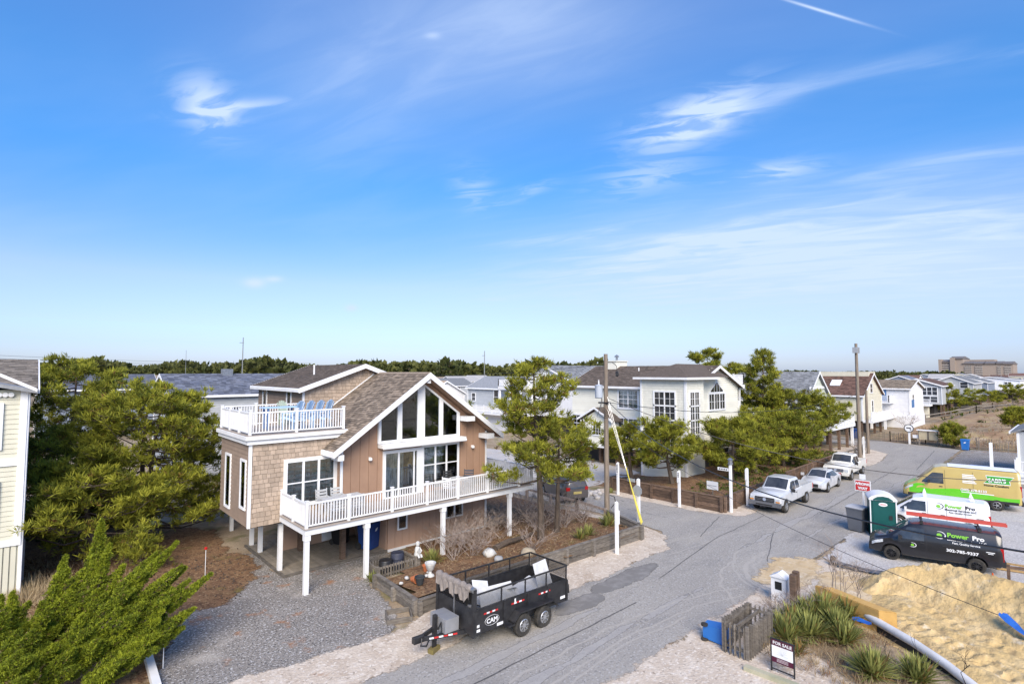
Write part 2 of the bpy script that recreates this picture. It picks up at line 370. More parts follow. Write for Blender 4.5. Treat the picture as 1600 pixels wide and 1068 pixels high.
g_straw = ground_mat('pine_straw', [((.20, .115, .066),), ((.27, .165, .09), 1.2, .42, .62), ((.12, .07, .045), 2.4, .5, .66), ((.40, .29, .17), 7, .55, .66), ((.17, .15, .05), .7, .58, .72), ((.07, .04, .025), 10, .53, .64)], bump=1.0, bscale=22, edge=1.0)
g_lot = ground_mat('pale_stone_lot', [((.50, .48, .455),), ((.42, .40, .385), .6, .42, .64), ((.62, .605, .585), 11, .53, .63), ((.27, .26, .255), 14, .55, .65), ((.52, .44, .32), .5, .56, .72)], bump=.7, bscale=26, edge=.8)
g_const = ground_mat('building_sand', [((.53, .40, .235),), ((.60, .49, .335), .5, .46, .66, (1.6, .5, 1)), ((.42, .30, .165), 1.2, .5, .7, (.6, 2.2, 1)), ((.64, .55, .42), 3, .56, .7)], bump=.8, bscale=9, edge=1.0)
g_dune = ground_mat('dune', [((.36, .265, .165),), ((.27, .17, .105), .35, .42, .62), ((.54, .46, .37), .22, .56, .70), ((.42, .33, .17), .6, .52, .68), ((.15, .14, .06), .8, .60, .72), ((.2, .14, .09), 6, .5, .7)], bump=1.0, bscale=5, edge=.2)

bm = bmesh.new()
for x, y in ((-900, -900), (5000, -900), (5000, 5000), (-900, 5000)): bm.verts.new((x, y, -.01))
bm.faces.new(bm.verts); me = bpy.data.meshes.new('ground'); bm.to_mesh(me); bm.free(); me.materials.append(g_base); struct(link('ground', me))

sheet('sand_verge', [(-8, 13.9), (9.6, 14.1), (17, 14.2), (24.2, 14.35), (26.3, 15.8), (27.2, 18), (26.9, 24), (25.9, 24), (25.4, 20.4), (22, 17.3), (11.5, 17.6), (9.8, 16.9), (4, 17.4), (-8, 17.6)], .0215, g_sand, .75)
sheet('verge_beyond_junction', [(32.6, 14.55), (63, 14.2), (69.5, 14.9), (74.8, 19.4), (70, 21), (60, 17.4), (34, 17.0), (33.4, 26), (31.3, 26), (31.6, 17.4)], .0215, g_sand, .5)
sheet('near_sand', [(8, 10.2), (22, 9.9), (26, 9.8), (29, 9.4), (27, 6), (22.5, 7.2), (19.5, 6.4), (17, 3), (8, 2)], .0215, g_sand, .8)
sheet('gravel_driveway', [(1.5, 15.9), (9.6, 16.0), (10.6, 17.2), (11.3, 20.6), (13.6, 22.0), (13.8, 24.5), (8.8, 24.4), (9.0, 28.6), (7.6, 29.4), (6.0, 28.2), (5.0, 25.5), (3.4, 20.5)], .010, g_grav, .6)
sheet('needle_litter', [(-1, 17.2), (3.2, 17.2), (4.6, 21), (6.9, 26.5), (8.6, 30), (8.8, 34), (4, 42), (-1, 40)], .007, g_straw, 1.4)
ell = lambda cx, cy, rx, ry, a=0.0, n=28: [(cx + rx * math.cos(a) * math.cos(k * 2 * math.pi / n) - ry * math.sin(a) * math.sin(k * 2 * math.pi / n), cy + rx * math.sin(a) * math.cos(k * 2 * math.pi / n) + ry * math.cos(a) * math.sin(k * 2 * math.pi / n)) for k in range(n)]
sheet('needle_drift', ell(6.5, 26.0, 3.9, 2.0, 1.15), .0135, g_straw, 1.1, jit=.2)
bed_z = lambda x, y: .40 * max(0, min(1, (22.0 - y) / 4.5)) + .04 * noise.noise((x * .9, y * .9, 0))
sheet('pine_straw_bed', [(11.2, 17.2), (17, 16.9), (24.2, 16.7), (25.6, 20), (26.3, 30), (20, 32), (20, 24.2), (13.6, 23.6), (13.4, 21.0), (11.4, 20.6)], .02, g_straw, .3, zf=bed_z)
bed2_z = lambda x, y: .55 * max(0, min(1, (26.0 - y) / 5.0)) + .05 * noise.noise((x * .7, y * .7, 5))
sheet('raised_planting_bed', [(33.0, 16.3), (62, 16.7), (64, 20), (60, 28), (44, 24), (38, 28), (33.4, 27)], .02, g_straw, .3, zf=bed2_z)
sheet('second_driveway', [(26, 29), (32.5, 26.2), (41, 27), (43, 36), (40, 50), (27, 60)], .012, g_lot, .8)
sheet('vans_lot', [(27.8, 9.3), (33.5, 9.5), (40, 9.1), (57, 9.2), (57, 3), (60, -12), (34, -14), (30, 0), (27.4, 5)], .0195, g_lot, .6)
sheet('far_gravel_lot', [(55, 9.6), (80.5, 10.4), (82, -6), (60, -8)], .012, g_grav, .6)
sheet('building_plot', [(18.5, 2), (20.8, 5), (22.4, 7.6), (26.4, 9.4), (28.2, 7.2), (28.4, 5.5), (32, -2), (36, -14), (10, -14)], .0235, g_const, .9)
sheet('tracked_sand', [(25.6 + 3.0 * math.cos(k * math.pi / 14), 9.4 + 1.7 * math.sin(k * math.pi / 14)) for k in range(28)], .026, g_const, 1.25, jit=.25)
sheet('road', [(-10, 9.55), (12, 9.15), (15.8, 9.6), (18.4, 9.15), (24.5, 9.2), (33, 9.1), (36, 8.4), (57, 8.7), (66, 9.9), (79.5, 10.2), (80.8, 16), (84, 24), (92, 60), (84, 60), (77, 26), (74.5, 19.6), (69, 15.2), (64, 14.6), (33.2, 15.0),
        (32.0, 17.4), (31.8, 25), (33, 62), (26.4, 62), (26.7, 24), (27.0, 19), (26.4, 16.6), (24, 14.9), (9.6, 14.7), (-10, 14.6)], .018, g_asph, .22, step=.7, jit=.07)

def dunes():
    nx, ny = 110, 70; vs = []; fs = []; x0, x1, y0, y1 = 81.5, 330, -90, 19.0
    for j in range(ny + 1):
        for i in range(nx + 1):
            t = i / nx; x = x0 + (x1 - x0) * t ** 1.7; y = y0 + (y1 - y0) * j / ny
            e = min(1, (x - x0) / 9) * min(1, (y1 - y) / 5)
            h = 1.3 * (noise.fractal((x * .035, y * .05, 2.0), 1.0, 2.0, 4) + .75) * e + .25 * noise.noise((x * .3, y * .3, 1)) * e + .03
            vs.append((x, y, max(h, .03 * e) - .02 * (1 - e)))
    for j in range(ny):
        for i in range(nx):
            a = j * (nx + 1) + i; fs.append((a, a + 1, a + nx + 2, a + nx + 1))
    me = bpy.data.meshes.new('dune_field'); me.from_pydata(vs, [], fs); at = me.attributes.new('edge', 'FLOAT', 'POINT'); at.data.foreach_set('value', np.ones(len(vs), dtype=np.float32))
    for p in me.polygons: p.use_smooth = True
    me.materials.append(g_dune); return struct(link('dune_field', me)), vs
dune_o, dune_v = dunes()
def dune_h(x, y):
    e = max(0, min(1, (x - 81.5) / 9) * min(1, (19.0 - y) / 5))
    return 1.3 * (noise.fractal((x * .035, y * .05, 2.0), 1.0, 2.0, 4) + .75) * e + .25 * noise.noise((x * .3, y * .3, 1)) * e + .03

# cracks and tyre-scuffed sand lines lying on the asphalt
TAR = mat('tar_line', (.075, .073, .072), (.14, .135, .13), scale=8, rough=.8)
SANDL = mat('sand_line', (.40, .37, .325), (.33, .312, .288), scale=6, rough=.95, lo=.3, hi=.7)
road_o = bpy.data.objects['road']
def strip(name, pts, wd, m, z, parent, wob=.03):
    b = MB(); L = []; Rr = []
    P2 = []
    for i in range(len(pts) - 1):
        a, c = V(*pts[i], 0), V(*pts[i + 1], 0); k = max(2, int((c - a).length / .35))
        P2 += [a.lerp(c, j / k) for j in range(k)]
    P2.append(V(*pts[-1], 0))
    for i, p in enumerate(P2):
        d = (P2[min(i + 1, len(P2) - 1)] - P2[max(i - 1, 0)]).normalized(); nn = V(-d.y, d.x, 0)
        o = nn * (noise.noise((p.x * 1.3, p.y * 1.3, 7)) * wob * 2); ww = wd * (.6 + .6 * abs(noise.noise((p.x * 2.1, p.y * 2.1, 3))) + .2)
        L.append((p + o + nn * ww / 2).to_tuple()[:2] + (z,)); Rr.append((p + o - nn * ww / 2).to_tuple()[:2] + (z,))
    n = len(L); b.add(L + Rr, [(i, i + 1, n + i + 1, n + i) for i in range(n - 1)]); return b.build(name, m, parent, fix=False)
for i, (pts, wd) in enumerate((([(8, 12.25), (17.7, 12.19)], .06), ([(20.5, 12.9), (27.5, 13.9), (34, 14.0)], .05), ([(26, 10.6), (30.8, 12.2)], .045), ([(28.1, 9.18), (32.6, 9.2)], .05), ([(37, 11.8), (60, 12.4)], .05), ([(27.2, 14.6), (31.8, 15.8)], .05), ([(60, 11.0), (76, 12.2)], .06))):
    strip('tar_crack', pts, wd, TAR, .0235, road_o)
for pts, wd in (([(10.5, 11.6), (15, 11.7), (19, 11.2), (22, 10.2)], .05), ([(11, 10.7), (15, 10.9), (19, 10.5), (21.5, 9.7)], .05), ([(11, 10.3), (15, 10.6), (18, 10.3)], .05), ([(23.5, 14.2), (29, 13.6), (33, 12.0)], .05), ([(24.8, 15.2), (30, 14.4)], .04), ([(28.6, 19.8), (31.2, 20.0), (31.2, 17.9)], .05)):
    strip('sand_track', pts, wd * 1.7, SANDL, .022, road_o, wob=.08)
for k, (cx_, cy_, r_, a0, a1) in enumerate(((26.2, 8.6, 3.1, 1.2, 3.0), (26.2, 8.6, 2.7, 1.1, 3.1), (26.4, 8.2, 3.7, 1.3, 2.9), (25.2, 8.0, 4.4, 1.5, 2.7), (27.5, 8.0, 4.9, 1.75, 2.7))):
    strip('sand_track', [(cx_ + r_ * 1.15 * math.cos(a0 + (a1 - a0) * q / 10), cy_ + r_ * .85 * math.sin(a0 + (a1 - a0) * q / 10)) for q in range(11)], .12, SANDL, .0222 + k * .0002, road_o, wob=.12)
WEAR = ground_mat('tyre_wear', [((.335, .32, .302),), ((.37, .355, .332), 2.0, .45, .65), ((.24, .23, .22), 14, .56, .66)], edge=.5, bump=.25, bscale=60)
for k, (cx_, cy_, rx_, ry_) in enumerate(((8, 12.9, 13, .35), (9, 11.2, 14, .35), (40, 12.2, 17, .4), (44, 10.6, 16, .4), (29.2, 30, .4, 13), (30.7, 32, .4, 13))):
    o = sheet('tyre_wear', ell(cx_, cy_, rx_, ry_, 0, 44), .0200 + k * .0001, WEAR, .3, jit=.1); adopt(o, road_o); del o['kind']
WET = ground_mat('damp_patch', [((.19, .182, .172),), ((.26, .25, .238), 1.5, .45, .65)], edge=1.2, bump=.2)
for j, (cx_, cy_, rx_, ry_) in enumerate(((19.6, 13.9, 2.6, .75), (16.0, 13.6, 1.5, .7),)):
    o = sheet('damp_patch', [(cx_ + rx_ * math.cos(k * math.pi / 12), cy_ + ry_ * math.sin(k * math.pi / 12)) for k in range(24)], .0225 + j * .0004, WET, .38, jit=.1); adopt(o, road_o); del o['kind']

# ------------------------------------------------------------ vegetation
def leafmat(name, base, tip, rnd=.35, rough=.65):
    m = mat(name, base, tip, scale=2.2, rough=rough, attr='rnd', rnd=rnd, spec=.25, lo=.4, hi=.62)
    return m
def foliage_mat(name, dark, light, brown):
    """tone per needle tuft from the 'rnd' attribute, slightly translucent"""
    m = bpy.data.materials.new(name); m.use_nodes = True; t = m.node_tree; N = t.nodes; L = t.links; b = N['Principled BSDF']
    a = N.new('ShaderNodeAttribute'); a.attribute_name = 'rnd'; r = N.new('ShaderNodeValToRGB'); e = r.color_ramp.elements
    e[0].position = 0; e[0].color = (*brown, 1); e[1].position = 1; e[1].color = (*light, 1)
    x = e.new(.12); x.color = (*dark, 1); x = e.new(.55); x.color = tuple((dark[i] * .45 + light[i] * .55) for i in range(3)) + (1,)
    L.new(a.outputs['Fac'], r.inputs[0]); L.new(r.outputs[0], b.inputs['Base Color']); b.inputs['Roughness'].default_value = .7; b.inputs['Specular IOR Level'].default_value = .2
    tr = N.new('ShaderNodeBsdfTranslucent'); L.new(r.outputs[0], tr.inputs[0]); mx = N.new('ShaderNodeMixShader'); mx.inputs[0].default_value = .25
    L.new(b.outputs[0], mx.inputs[1]); L.new(tr.outputs[0], mx.inputs[2]); L.new(mx.outputs[0], N['Material Output'].inputs[0]); return m
PINE = foliage_mat('pine_needles', (.064, .086, .014), (.40, .395, .045), (.22, .12, .04))
JUNI = foliage_mat('juniper_scale', (.060, .095, .012), (.33, .375, .028), (.24, .17, .05))
YUCC = foliage_mat('yucca_leaf', (.08, .11, .028), (.42, .42, .13), (.38, .22, .08))
DRYG = foliage_mat('dry_grass', (.24, .16, .09), (.52, .42, .26), (.26, .12, .06))
SHRUB = foliage_mat('shrub_leaf', (.03, .05, .012), (.13, .16, .03), (.10, .07, .03))

def blades(P0, D0, m, length, width, spread, tone, jit=.35):
    """for each tuft (P0, D0): m pointed blades fanned round its direction; returns verts, tris, tone"""
    n = len(P0); P0 = np.repeat(np.asarray(P0), m, 0); D0 = np.repeat(np.asarray(D0), m, 0); tone = np.repeat(np.asarray(tone), m)
    L = np.repeat(np.broadcast_to(np.asarray(length, dtype=float), (n,)), m) * NP.uniform(.7, 1.2, n * m)
    d = D0 + NP.normal(0, spread, (n * m, 3)); d /= np.linalg.norm(d, axis=1)[:, None] + 1e-9
    s = np.cross(d, NP.normal(0, 1, (n * m, 3))); s /= np.linalg.norm(s, axis=1)[:, None] + 1e-9
    s *= (np.repeat(np.broadcast_to(np.asarray(width, dtype=float), (n,)), m) / 2)[:, None]
    b = P0 + NP.normal(0, 1, (n * m, 3)) * (L * .10)[:, None]
    mid = b + d * (L * .45)[:, None]; tip = b + d * L[:, None]
    v = np.stack([b, mid - s, mid + s, tip], 1).reshape(-1, 3); k = np.arange(n * m) * 4
    t = np.concatenate([np.stack([k, k + 2, k + 1], 1), np.stack([k + 1, k + 2, k + 3], 1)])
    c = np.repeat(np.clip(tone + NP.normal(0, .07, n * m), 0, 1), 4).reshape(-1, 4); c[:, 3] = np.clip(c[:, 3] + .18, 0, 1); c[:, 0] = np.clip(c[:, 0] - .1, 0, 1)
    return v, t, c.ravel()

def pine(name, label, base, h, rmax, tufts, lean=(0, 0), low=.12, seed=0, prof=None, trunks=1, group=None, blade=13, tl=.26, flat=.0, trunk_r=.17):
    rr = random.Random(seed); root = thing(name, label, 'tree', base, group); base = Vector(base)
    prof = prof or (lambda t: math.sin(math.pi * min(1, .18 + .82 * t) ** .8) ** .7)
    tb = MB(); tips = []; dirs = []; tone = []
    nl = max(14, tufts // 55)
    for k in range(trunks):
        off = V(rr.uniform(-.25, .25), rr.uniform(-.25, .25), 0) * (k > 0) * 2
        def axis(t, k=k, off=off):
            return base + off * (1 + t) + V(lean[0] * t * t + .25 * math.sin(3 * t + seed + k), lean[1] * t * t + .22 * math.cos(2.6 * t + seed * 2 + k), h * t * (1 - .06 * k))
        tb.tube([axis(t / 9) - axis(0) + base + off for t in range(10)], [trunk_r * (1 - .88 * t / 9) + .012 for t in range(10)], 7)
        for i in range(nl // trunks):
            t = low + (1 - low) * ((i + rr.random()) / (nl // trunks)) ** .9
            t = min(t, .985); s = (t - low) / (1 - low); a = i * 2.4 + rr.uniform(-.5, .5); R = rmax * prof(s) * rr.uniform(.62, 1.12) + .12
            st = axis(t) - axis(0) + base + off; d = V(math.cos(a), math.sin(a), 0); rise = rr.uniform(.05, .5) * R * (1 - flat) + .25 * s
            pts = [st + d * R * q + V(0, 0, rise * q * q - .10 * R * math.sin(q * math.pi)) for q in (0, .35, .7, 1)]
            tb.tube(pts, [.05 * trunk_r / .17 * (1 - .5 * s) + .012, .035 * (1 - .4 * s) + .008, .02, .008], 4, False)
            nb = max(3, int(1.55 * tufts / nl / 4.2 * (R / (rmax * .75)) ** .8 + .5))
            for j in range(nb):
                q = rr.uniform(.3, 1.0) ** .75; p = pts[0].lerp(pts[-1], q) if q < .5 else pts[1].lerp(pts[3], (q - .35) / .65)
                sd = V(-d.y, d.x, 0) * rr.uniform(-1, 1) * R * .42 * (1.15 - q * .6); e = p + sd + V(0, 0, rr.uniform(-.05, .34))
                tb.tube([p, p.lerp(e, .5) + V(0, 0, -.04), e], [.014, .01, .005], 3, False)
                tn = rr.betavariate(2.2, 2.0)
                for q2 in range(rr.randint(3, 6)):
                    tips.append(e + V(rr.gauss(0, .17), rr.gauss(0, .17), rr.gauss(0, .09))); dd = (d * .45 + sd * .3 + V(rr.gauss(0, .25), rr.gauss(0, .25), .95)).normalized(); dirs.append(dd)
                    tone.append(.04 if rr.random() < .05 else min(1, max(.13, tn * .8 + rr.uniform(-.12, .3))))
        for j in range(5):
            tips.append(axis(1) - axis(0) + base + off + V(rr.gauss(0, .12), rr.gauss(0, .12), rr.uniform(-.3, .1))); dirs.append(V(0, 0, 1)); tone.append(.8)
    tb.build('trunk', BARK, root, smooth=True, fix=False)
    v, t, c = blades(np.array([p[:] for p in tips]), np.array([p[:] for p in dirs]), blade, tl, .034 * tl / .26, .62, tone)
    np_mesh('crown', v, t, PINE, root, c); return root

def yucca(name, label, p, r, n, cat='yucca', tone=.55, seed=0, group=None, up=.55):
    rr = random.Random(seed); vs = []; ts = []; cs = []
    for i in range(n):
        a = rr.uniform(0, 6.283); el = rr.uniform(.1, 1.0) ** .8; d = V(math.cos(a), math.sin(a), 0); L = r * rr.uniform(.75, 1.15); sd = V(-d.y, d.x, 0)
        z = math.sin(el * 1.45); hx = math.cos(el * 1.45); o = Vector(p) + d * rr.uniform(0, .08) + V(rr.gauss(0, .06), rr.gauss(0, .06), 0)
        wd = rr.uniform(.018, .03) * (r / .6) ** .5; tn = min(1, max(0, tone + rr.gauss(0, .2))) if rr.random() > .1 else .02; k = len(vs)
        for q, ww in ((0, .7), (.35, 1), (.7, .8), (1, 0)):
            c = o + d * L * hx * q + V(0, 0, L * z * q * (1 - .32 * q * (1.2 - el)))
            if ww: vs += [c - sd * wd * ww, c + sd * wd * ww]; cs += [tn - .08 * (q == 0)] * 2
            else: vs.append(c); cs.append(min(1, tn + .15))
        ts += [(k, k + 1, k + 3), (k, k + 3, k + 2), (k + 2, k + 3, k + 5), (k + 2, k + 5, k + 4), (k + 4, k + 5, k + 6)]
    o = np_mesh(name, [q[:] for q in vs], ts, YUCC, None, np.clip(cs, 0, 1)); return tag(o, label, cat, group)

def bare_shrub(name, label, p, h, spread, n=7, seed=0, m=None, cat='shrub', group=None, r0=.016):
    rr = random.Random(seed); b = MB()
    def grow(q, d, L, r, lv):
        e = q + d * L; mid = q.lerp(e, .5) + V(rr.gauss(0, .05), rr.gauss(0, .05), .02) * L * 2
        b.tube([q, mid, e], [r, r * .8, r * .6], 3, False)
        if lv:
            for k in range(rr.randint(2, 3)):
                grow(mid.lerp(e, rr.uniform(.2, 1)), (d + V(rr.gauss(0, .55), rr.gauss(0, .55), rr.gauss(.1, .3))).normalized(), L * rr.uniform(.55, .8), r * .62, lv - 1)
    for i in range(int(n * 1.5)):
        a = rr.uniform(0, 6.28); grow(Vector(p) + V(rr.gauss(0, .08), rr.gauss(0, .08), 0), V(math.cos(a) * spread, math.sin(a) * spread, 1).normalized(), h * rr.uniform(.35, .5), r0, 3)
    return tag(b.build(name, m or TWIG, None, fix=False), label, cat, group)

def scatter(name, label, cat, pts, m, blade, L, wd, spread, mt, tone=(.2, .9), up=1.0, kind='stuff'):
    n = len(pts); d = np.tile([0, 0, up], (n, 1)) + NP.normal(0, .25, (n, 3)); v, t, c = blades(np.array(pts), d, blade, L, wd, spread, NP.uniform(*tone, n))
    v[:, 2] = np.maximum(v[:, 2], v[:, 2] * 0 + np.repeat(np.array(pts)[:, 2], blade * 4) - .02)
    o = np_mesh(name, v, t, mt, None, c); return tag(o, label, cat, None, kind)
# ------------------------------------------------------------ building helpers
def shingles(name, fr, w, h, m, parent, row=.2, wmin=.14, wmax=.34, top=None, bot=0.0):
    b = MB(); o, u, n = fr; U = V(0, 0, 1); z = bot; r = 0
    while z < h:
        a = -RN.uniform(0, .2); z1 = min(z + row, h)
        while a < w:
            c = a + RN.uniform(wmin, wmax); a0, a1 = max(a, 0), min(c, w) - .012
            if a1 - a0 > .03:
                zt = z1
                if top: zt = min(z1, top((a0 + a1) / 2))
                if zt > z + .03:
                    dz = RN.uniform(-.012, .012); t = .03 + RN.uniform(0, .008); e = .012
                    vs = [o + u * x + U * y + n * d for x, y, d in ((a0, z + dz, t), (a1, z + dz, t), (a1, zt, e), (a0, zt, e), (a0, z + dz, 0), (a1, z + dz, 0))]
                    b.add(vs, [(0, 1, 2, 3), (4, 5, 1, 0)])
            a = c
        z += row
    return stuff(b.build(name, m, parent, fix=False))
def lap(name, fr, w, h, m, parent, row=.18, top=None, left=None, single=False):
    o, u, n = fr; U = V(0, 0, 1); z = 0; b = MB(); out = None
    while z < h - .01:
        z1 = min(z + row, h); a0, a1 = 0, w
        if top: a0, a1 = top(z + row * .5)
        if a1 - a0 > .1:
            if single: b = MB()
            vs = [o + u * x + U * y + n * d for x, y, d in ((a0, z, .032), (a1, z, .032), (a1, z1, .008), (a0, z1, .008), (a0, z, 0), (a1, z, 0))]
            b.add(vs, [(0, 1, 2, 3), (4, 5, 1, 0)])
            if single: b.build('plank', m, parent, fix=False)
        z = z1
    if not single: return stuff(b.build(name, m, parent, fix=False))
def roof_tabs(name, o, u, s, w, L, m, parent, row=.15, tab=.3, keep=None):
    o = Vector(o); u = Vector(u).normalized(); s = Vector(s).normalized(); n = u.cross(s).normalized()
    if n.z < 0: n = -n
    b = MB(); d = 0
    while d < L - .02:
        a = -RN.uniform(0, tab); d1 = min(d + row * 1.02, L)
        while a < w:
            c = a + tab * RN.uniform(.75, 1.25); a0, a1 = max(a, 0), min(c, w) - .006; a = c
            if a1 - a0 < .02: continue
            if keep and not keep(o + u * ((a0 + a1) / 2) + s * (d + d1) / 2): continue
            t = .022 + RN.uniform(0, .014)
            vs = [o + u * x + s * y + n * q for x, y, q in ((a0, d, t), (a1, d, t), (a1, d1, .006), (a0, d1, .006), (a0, d, 0), (a1, d, 0))]
            b.add(vs, [(0, 1, 2, 3), (4, 5, 1, 0)])
        d += row
    return stuff(b.build(name, m, parent, fix=False))
def window(parent, fr, a, z, w, h, cols=1, sash=True, fw=.10, curtain=0.0, grid=None, fm=None, d=.07, weights=None, name='window', dark=True, glass=None):
    """a window unit proud of the wall: casing, mullions and sash bars, one pane per light, dark room or curtain behind"""
    fm = fm or WHITE; b = MB()
    b.fbox(fr, a - fw, z - fw, .0, a, z + h + fw, d); b.fbox(fr, a + w, z - fw, .0, a + w + fw, z + h + fw, d)
    b.fbox(fr, a, z + h, .0, a + w, z + h + fw, d + .004); b.fbox(fr, a, z - fw, .0, a + w, z, d + .015)
    cw = w / cols; ws = [cw] * cols if not weights else [w * q / sum(weights) for q in weights]; x = a; lights = []
    for i in range(cols):
        if i: b.fbox(fr, x - .05, z, .0, x + .05, z + h, d - .006)
        x0 = x + (.05 if i else .0); x1 = x + ws[i] - (.05 if i < cols - 1 else 0); lights.append((x0, x1)); x += ws[i]
        if sash: b.fbox(fr, x0, z + h * .48, .0, x1, z + h * .48 + .05, d - .012)
        if grid:
            for k in range(1, grid[0]): xx = x0 + (x1 - x0) * k / grid[0]; b.fbox(fr, xx - .012, z, .02, xx + .012, z + h, d - .02)
            for k in range(1, grid[1]): zz = z + h * k / grid[1]; b.fbox(fr, x0, zz - .012, .02, x1, zz + .012, d - .022)
    f = b.build(name, fm, parent); sub = parent.parent is None
    host = f if sub else parent
    for x0, x1 in lights:
        MB().fbox(fr, x0, z, .036, x1, z + h, .040).build('pane', glass or GLASS, host)
    MB().fbox(fr, a, z, .010, a + w, z + h, .014).build('dark_room', DARK, host)  # flat panel, its colour stands for the unlit room behind the pane
    if curtain:
        cb = MB(); o, u, n = fr; U = V(0, 0, 1)
        for x0, x1 in lights:
            for s0, s1 in ((x0, x0 + (x1 - x0) * curtain / 2), (x1 - (x1 - x0) * curtain / 2, x1)) if curtain < .99 else ((x0, x1),):
                k = 14; top = [o + u * (s0 + (s1 - s0) * i / k) + U * (z + h) + n * (.024 + .007 * math.sin(i * 2.2)) for i in range(k + 1)]
                bot = [p - U * h for p in top]; cb.add(top + bot, [(i, i + 1, k + 2 + i, k + 1 + i) for i in range(k)])
        cb.build('curtain', CURT, host, smooth=True, fix=False)
    return f
BALM = {}
def railing(parent, p, q, z, h=1.02, posts=None, single=True, pitch=.125, name='railing', m=None, ends=(1, 1), bw=.04):
    """rails, posts and balusters along p->q (world XY) standing on height z"""
    m = m or WHITE; p = V(p[0], p[1], 0); q = V(q[0], q[1], 0); L = (q - p).length; d = (q - p) / L; b = MB()
    b.beam(p + V(0, 0, z + h - .03), q + V(0, 0, z + h - .03), .075, .06); b.beam(p + V(0, 0, z + .1), q + V(0, 0, z + .1), .05, .05)
    posts = posts if posts is not None else [i / max(1, round(L / 1.9)) for i in range(max(1, round(L / 1.9)) + 1)]
    r = b.build(name, m, parent)
    for t in posts:
        if (t == 0 and not ends[0]) or (t == 1 and not ends[1]): continue
        c = p + d * L * t; pb = MB().box(c.x - .055, c.y - .055, z - .02, c.x + .055, c.y + .055, z + h + .07); pb.box(c.x - .075, c.y - .075, z + h + .07, c.x + .075, c.y + .075, z + h + .105)
        pb.build('rail_post', m, r)
    n = int(L / pitch); jb = MB()
    for i in range(1, n):
        c = p + d * L * i / n
        if min(abs(L * (i / n - t)) for t in posts) < .09: continue
        if single:
            key = (m.name, round(h, 2), bw)
            if key not in BALM:
                t = MB().box(-bw / 2, -bw / 2, .12, bw / 2, bw / 2, h - .05); o = t.build('baluster', m, r); BALM[key] = o.data
            else: o = link('baluster', BALM[key], r)
            o.location = (c.x, c.y, z)
        else: jb.box(c.x - .02, c.y - .02, z + .12, c.x + .02, c.y + .02, z + h - .05)
    if not single and jb.v: stuff(jb.build('balusters', m, r))
    return r
FX = lambda x, y, z=0: (V(x, y, z), V(1, 0, 0), V(0, -1, 0))      # wall facing the road (-Y), along +X
FYw = lambda x, y, z=0: (V(x, y, z), V(0, -1, 0), V(-1, 0, 0))     # wall facing -X, along -Y from its far end

def gable_roof(parent, x0, x1, y0, y1, ze, zr, m, ov=.4, th=.16, axis='y', tabs=None, trim=None, name='roof', row=.15, tab=.3):
    """two slopes with white rake and eave boards. axis: direction of the ridge; ze is the height of the roof surface over the walls"""
    trim = trim or WHITE; b = MB()
    if axis == 'y': c = (x0 + x1) / 2; hw = (x1 - x0) / 2
    else: c = (y0 + y1) / 2; hw = (y1 - y0) / 2
    sl = (zr - ze) / hw; zl = ze - sl * ov; A = (y0 - ov, y1 + ov) if axis == 'y' else (x0 - ov, x1 + ov)
    def pt(s, t, z): return V(c + s, t, z) if axis == 'y' else V(t, c + s, z)
    e = hw + ov
    for s in (-1, 1):
        b.prism([pt(0, A[0], zr), pt(s * e, A[0], zl), pt(s * e, A[0], zl - th), pt(0, A[0], zr - th)], pt(0, A[1], 0) - pt(0, A[0], 0))
    r = b.build(name, m, parent)
    for t0, t1 in ((A[0] - .035, A[0] - .003), (A[1] + .003, A[1] + .035)):
        for s in (-1, 1):
            MB().prism([pt(0, t0, zr + .02), pt(s * (e + .02), t0, zl + .02), pt(s * (e + .02), t0, zl - th - .08), pt(0, t0, zr - th - .08)], pt(0, t1, 0) - pt(0, t0, 0)).build('rake_board', trim, r)
    for s in (-1, 1):
        MB().prism([pt(s * (e + .003), A[0], zl + .01), pt(s * (e + .06), A[0], zl - .03), pt(s * (e + .06), A[0], zl - th - .03), pt(s * (e + .003), A[0], zl - th - .03)], pt(0, A[1], 0) - pt(0, A[0], 0)).build('eave_board', trim, r)
    if tabs:
        L = math.hypot(e, zr - zl)
        for s in tabs:
            a, bb = pt(s * e, A[0], zl + .004), pt(0, A[0], zr + .004)
            roof_tabs('roof_shingles', a, pt(0, 1, 0) - pt(0, 0, 0), bb - a, A[1] - A[0], L, m, r, row, tab)
    return r

# ------------------------------------------------------------ the tan beach house on posts
H1 = thing('beach_house', 'tan two-level beach house on white posts with glazed gable and wraparound deck', 'house', (15.3, 24, 0))
RX, RZ, RSL = 15.36, 8.85, .70
roofz = lambda x: RZ - RSL * abs(x - RX)
wl_ = part('core_wall', TAN, H1, (11.02, 23.83, 2.4, 19.68, 34.5, 5.5))
MB().prism([(11.02, 23.83, 5.5), (19.68, 23.83, 5.5), (19.68, 23.83, roofz(19.68) - .2), (RX, 23.83, RZ - .2), (11.02, 23.83, roofz(11.02) - .2)], (0, 10.6, 0)).build('gable_core', TAN, H1)
x = 11.0
while x < 19.66:            # vertical boards of the gable front, each cut to the roof slope
    x1 = min(x + .46, 19.7); a, c = x + .010, x1 - .014
    pts = [(a, 23.83, 2.62), (c, 23.83, 2.62), (c, 23.83, roofz(c) - .24)]
    if a < RX < c: pts.append((RX, 23.83, RZ - .24))
    pts.append((a, 23.83, roofz(a) - .24)); MB().prism(pts, (0, -.03, 0)).build('board', TAN, wl_); x = x1
lw = part('lower_wall', PINKTAN, H1, (13.52, 23.9, 0, 19.72, 33, 2.4))
x = 13.5
while x < 19.7:
    x1 = min(x + .41, 19.74); MB().box(x + .006, 23.87, .12, x1 - .010, 23.9, 2.38).build('board', PINKTAN, lw); x = x1
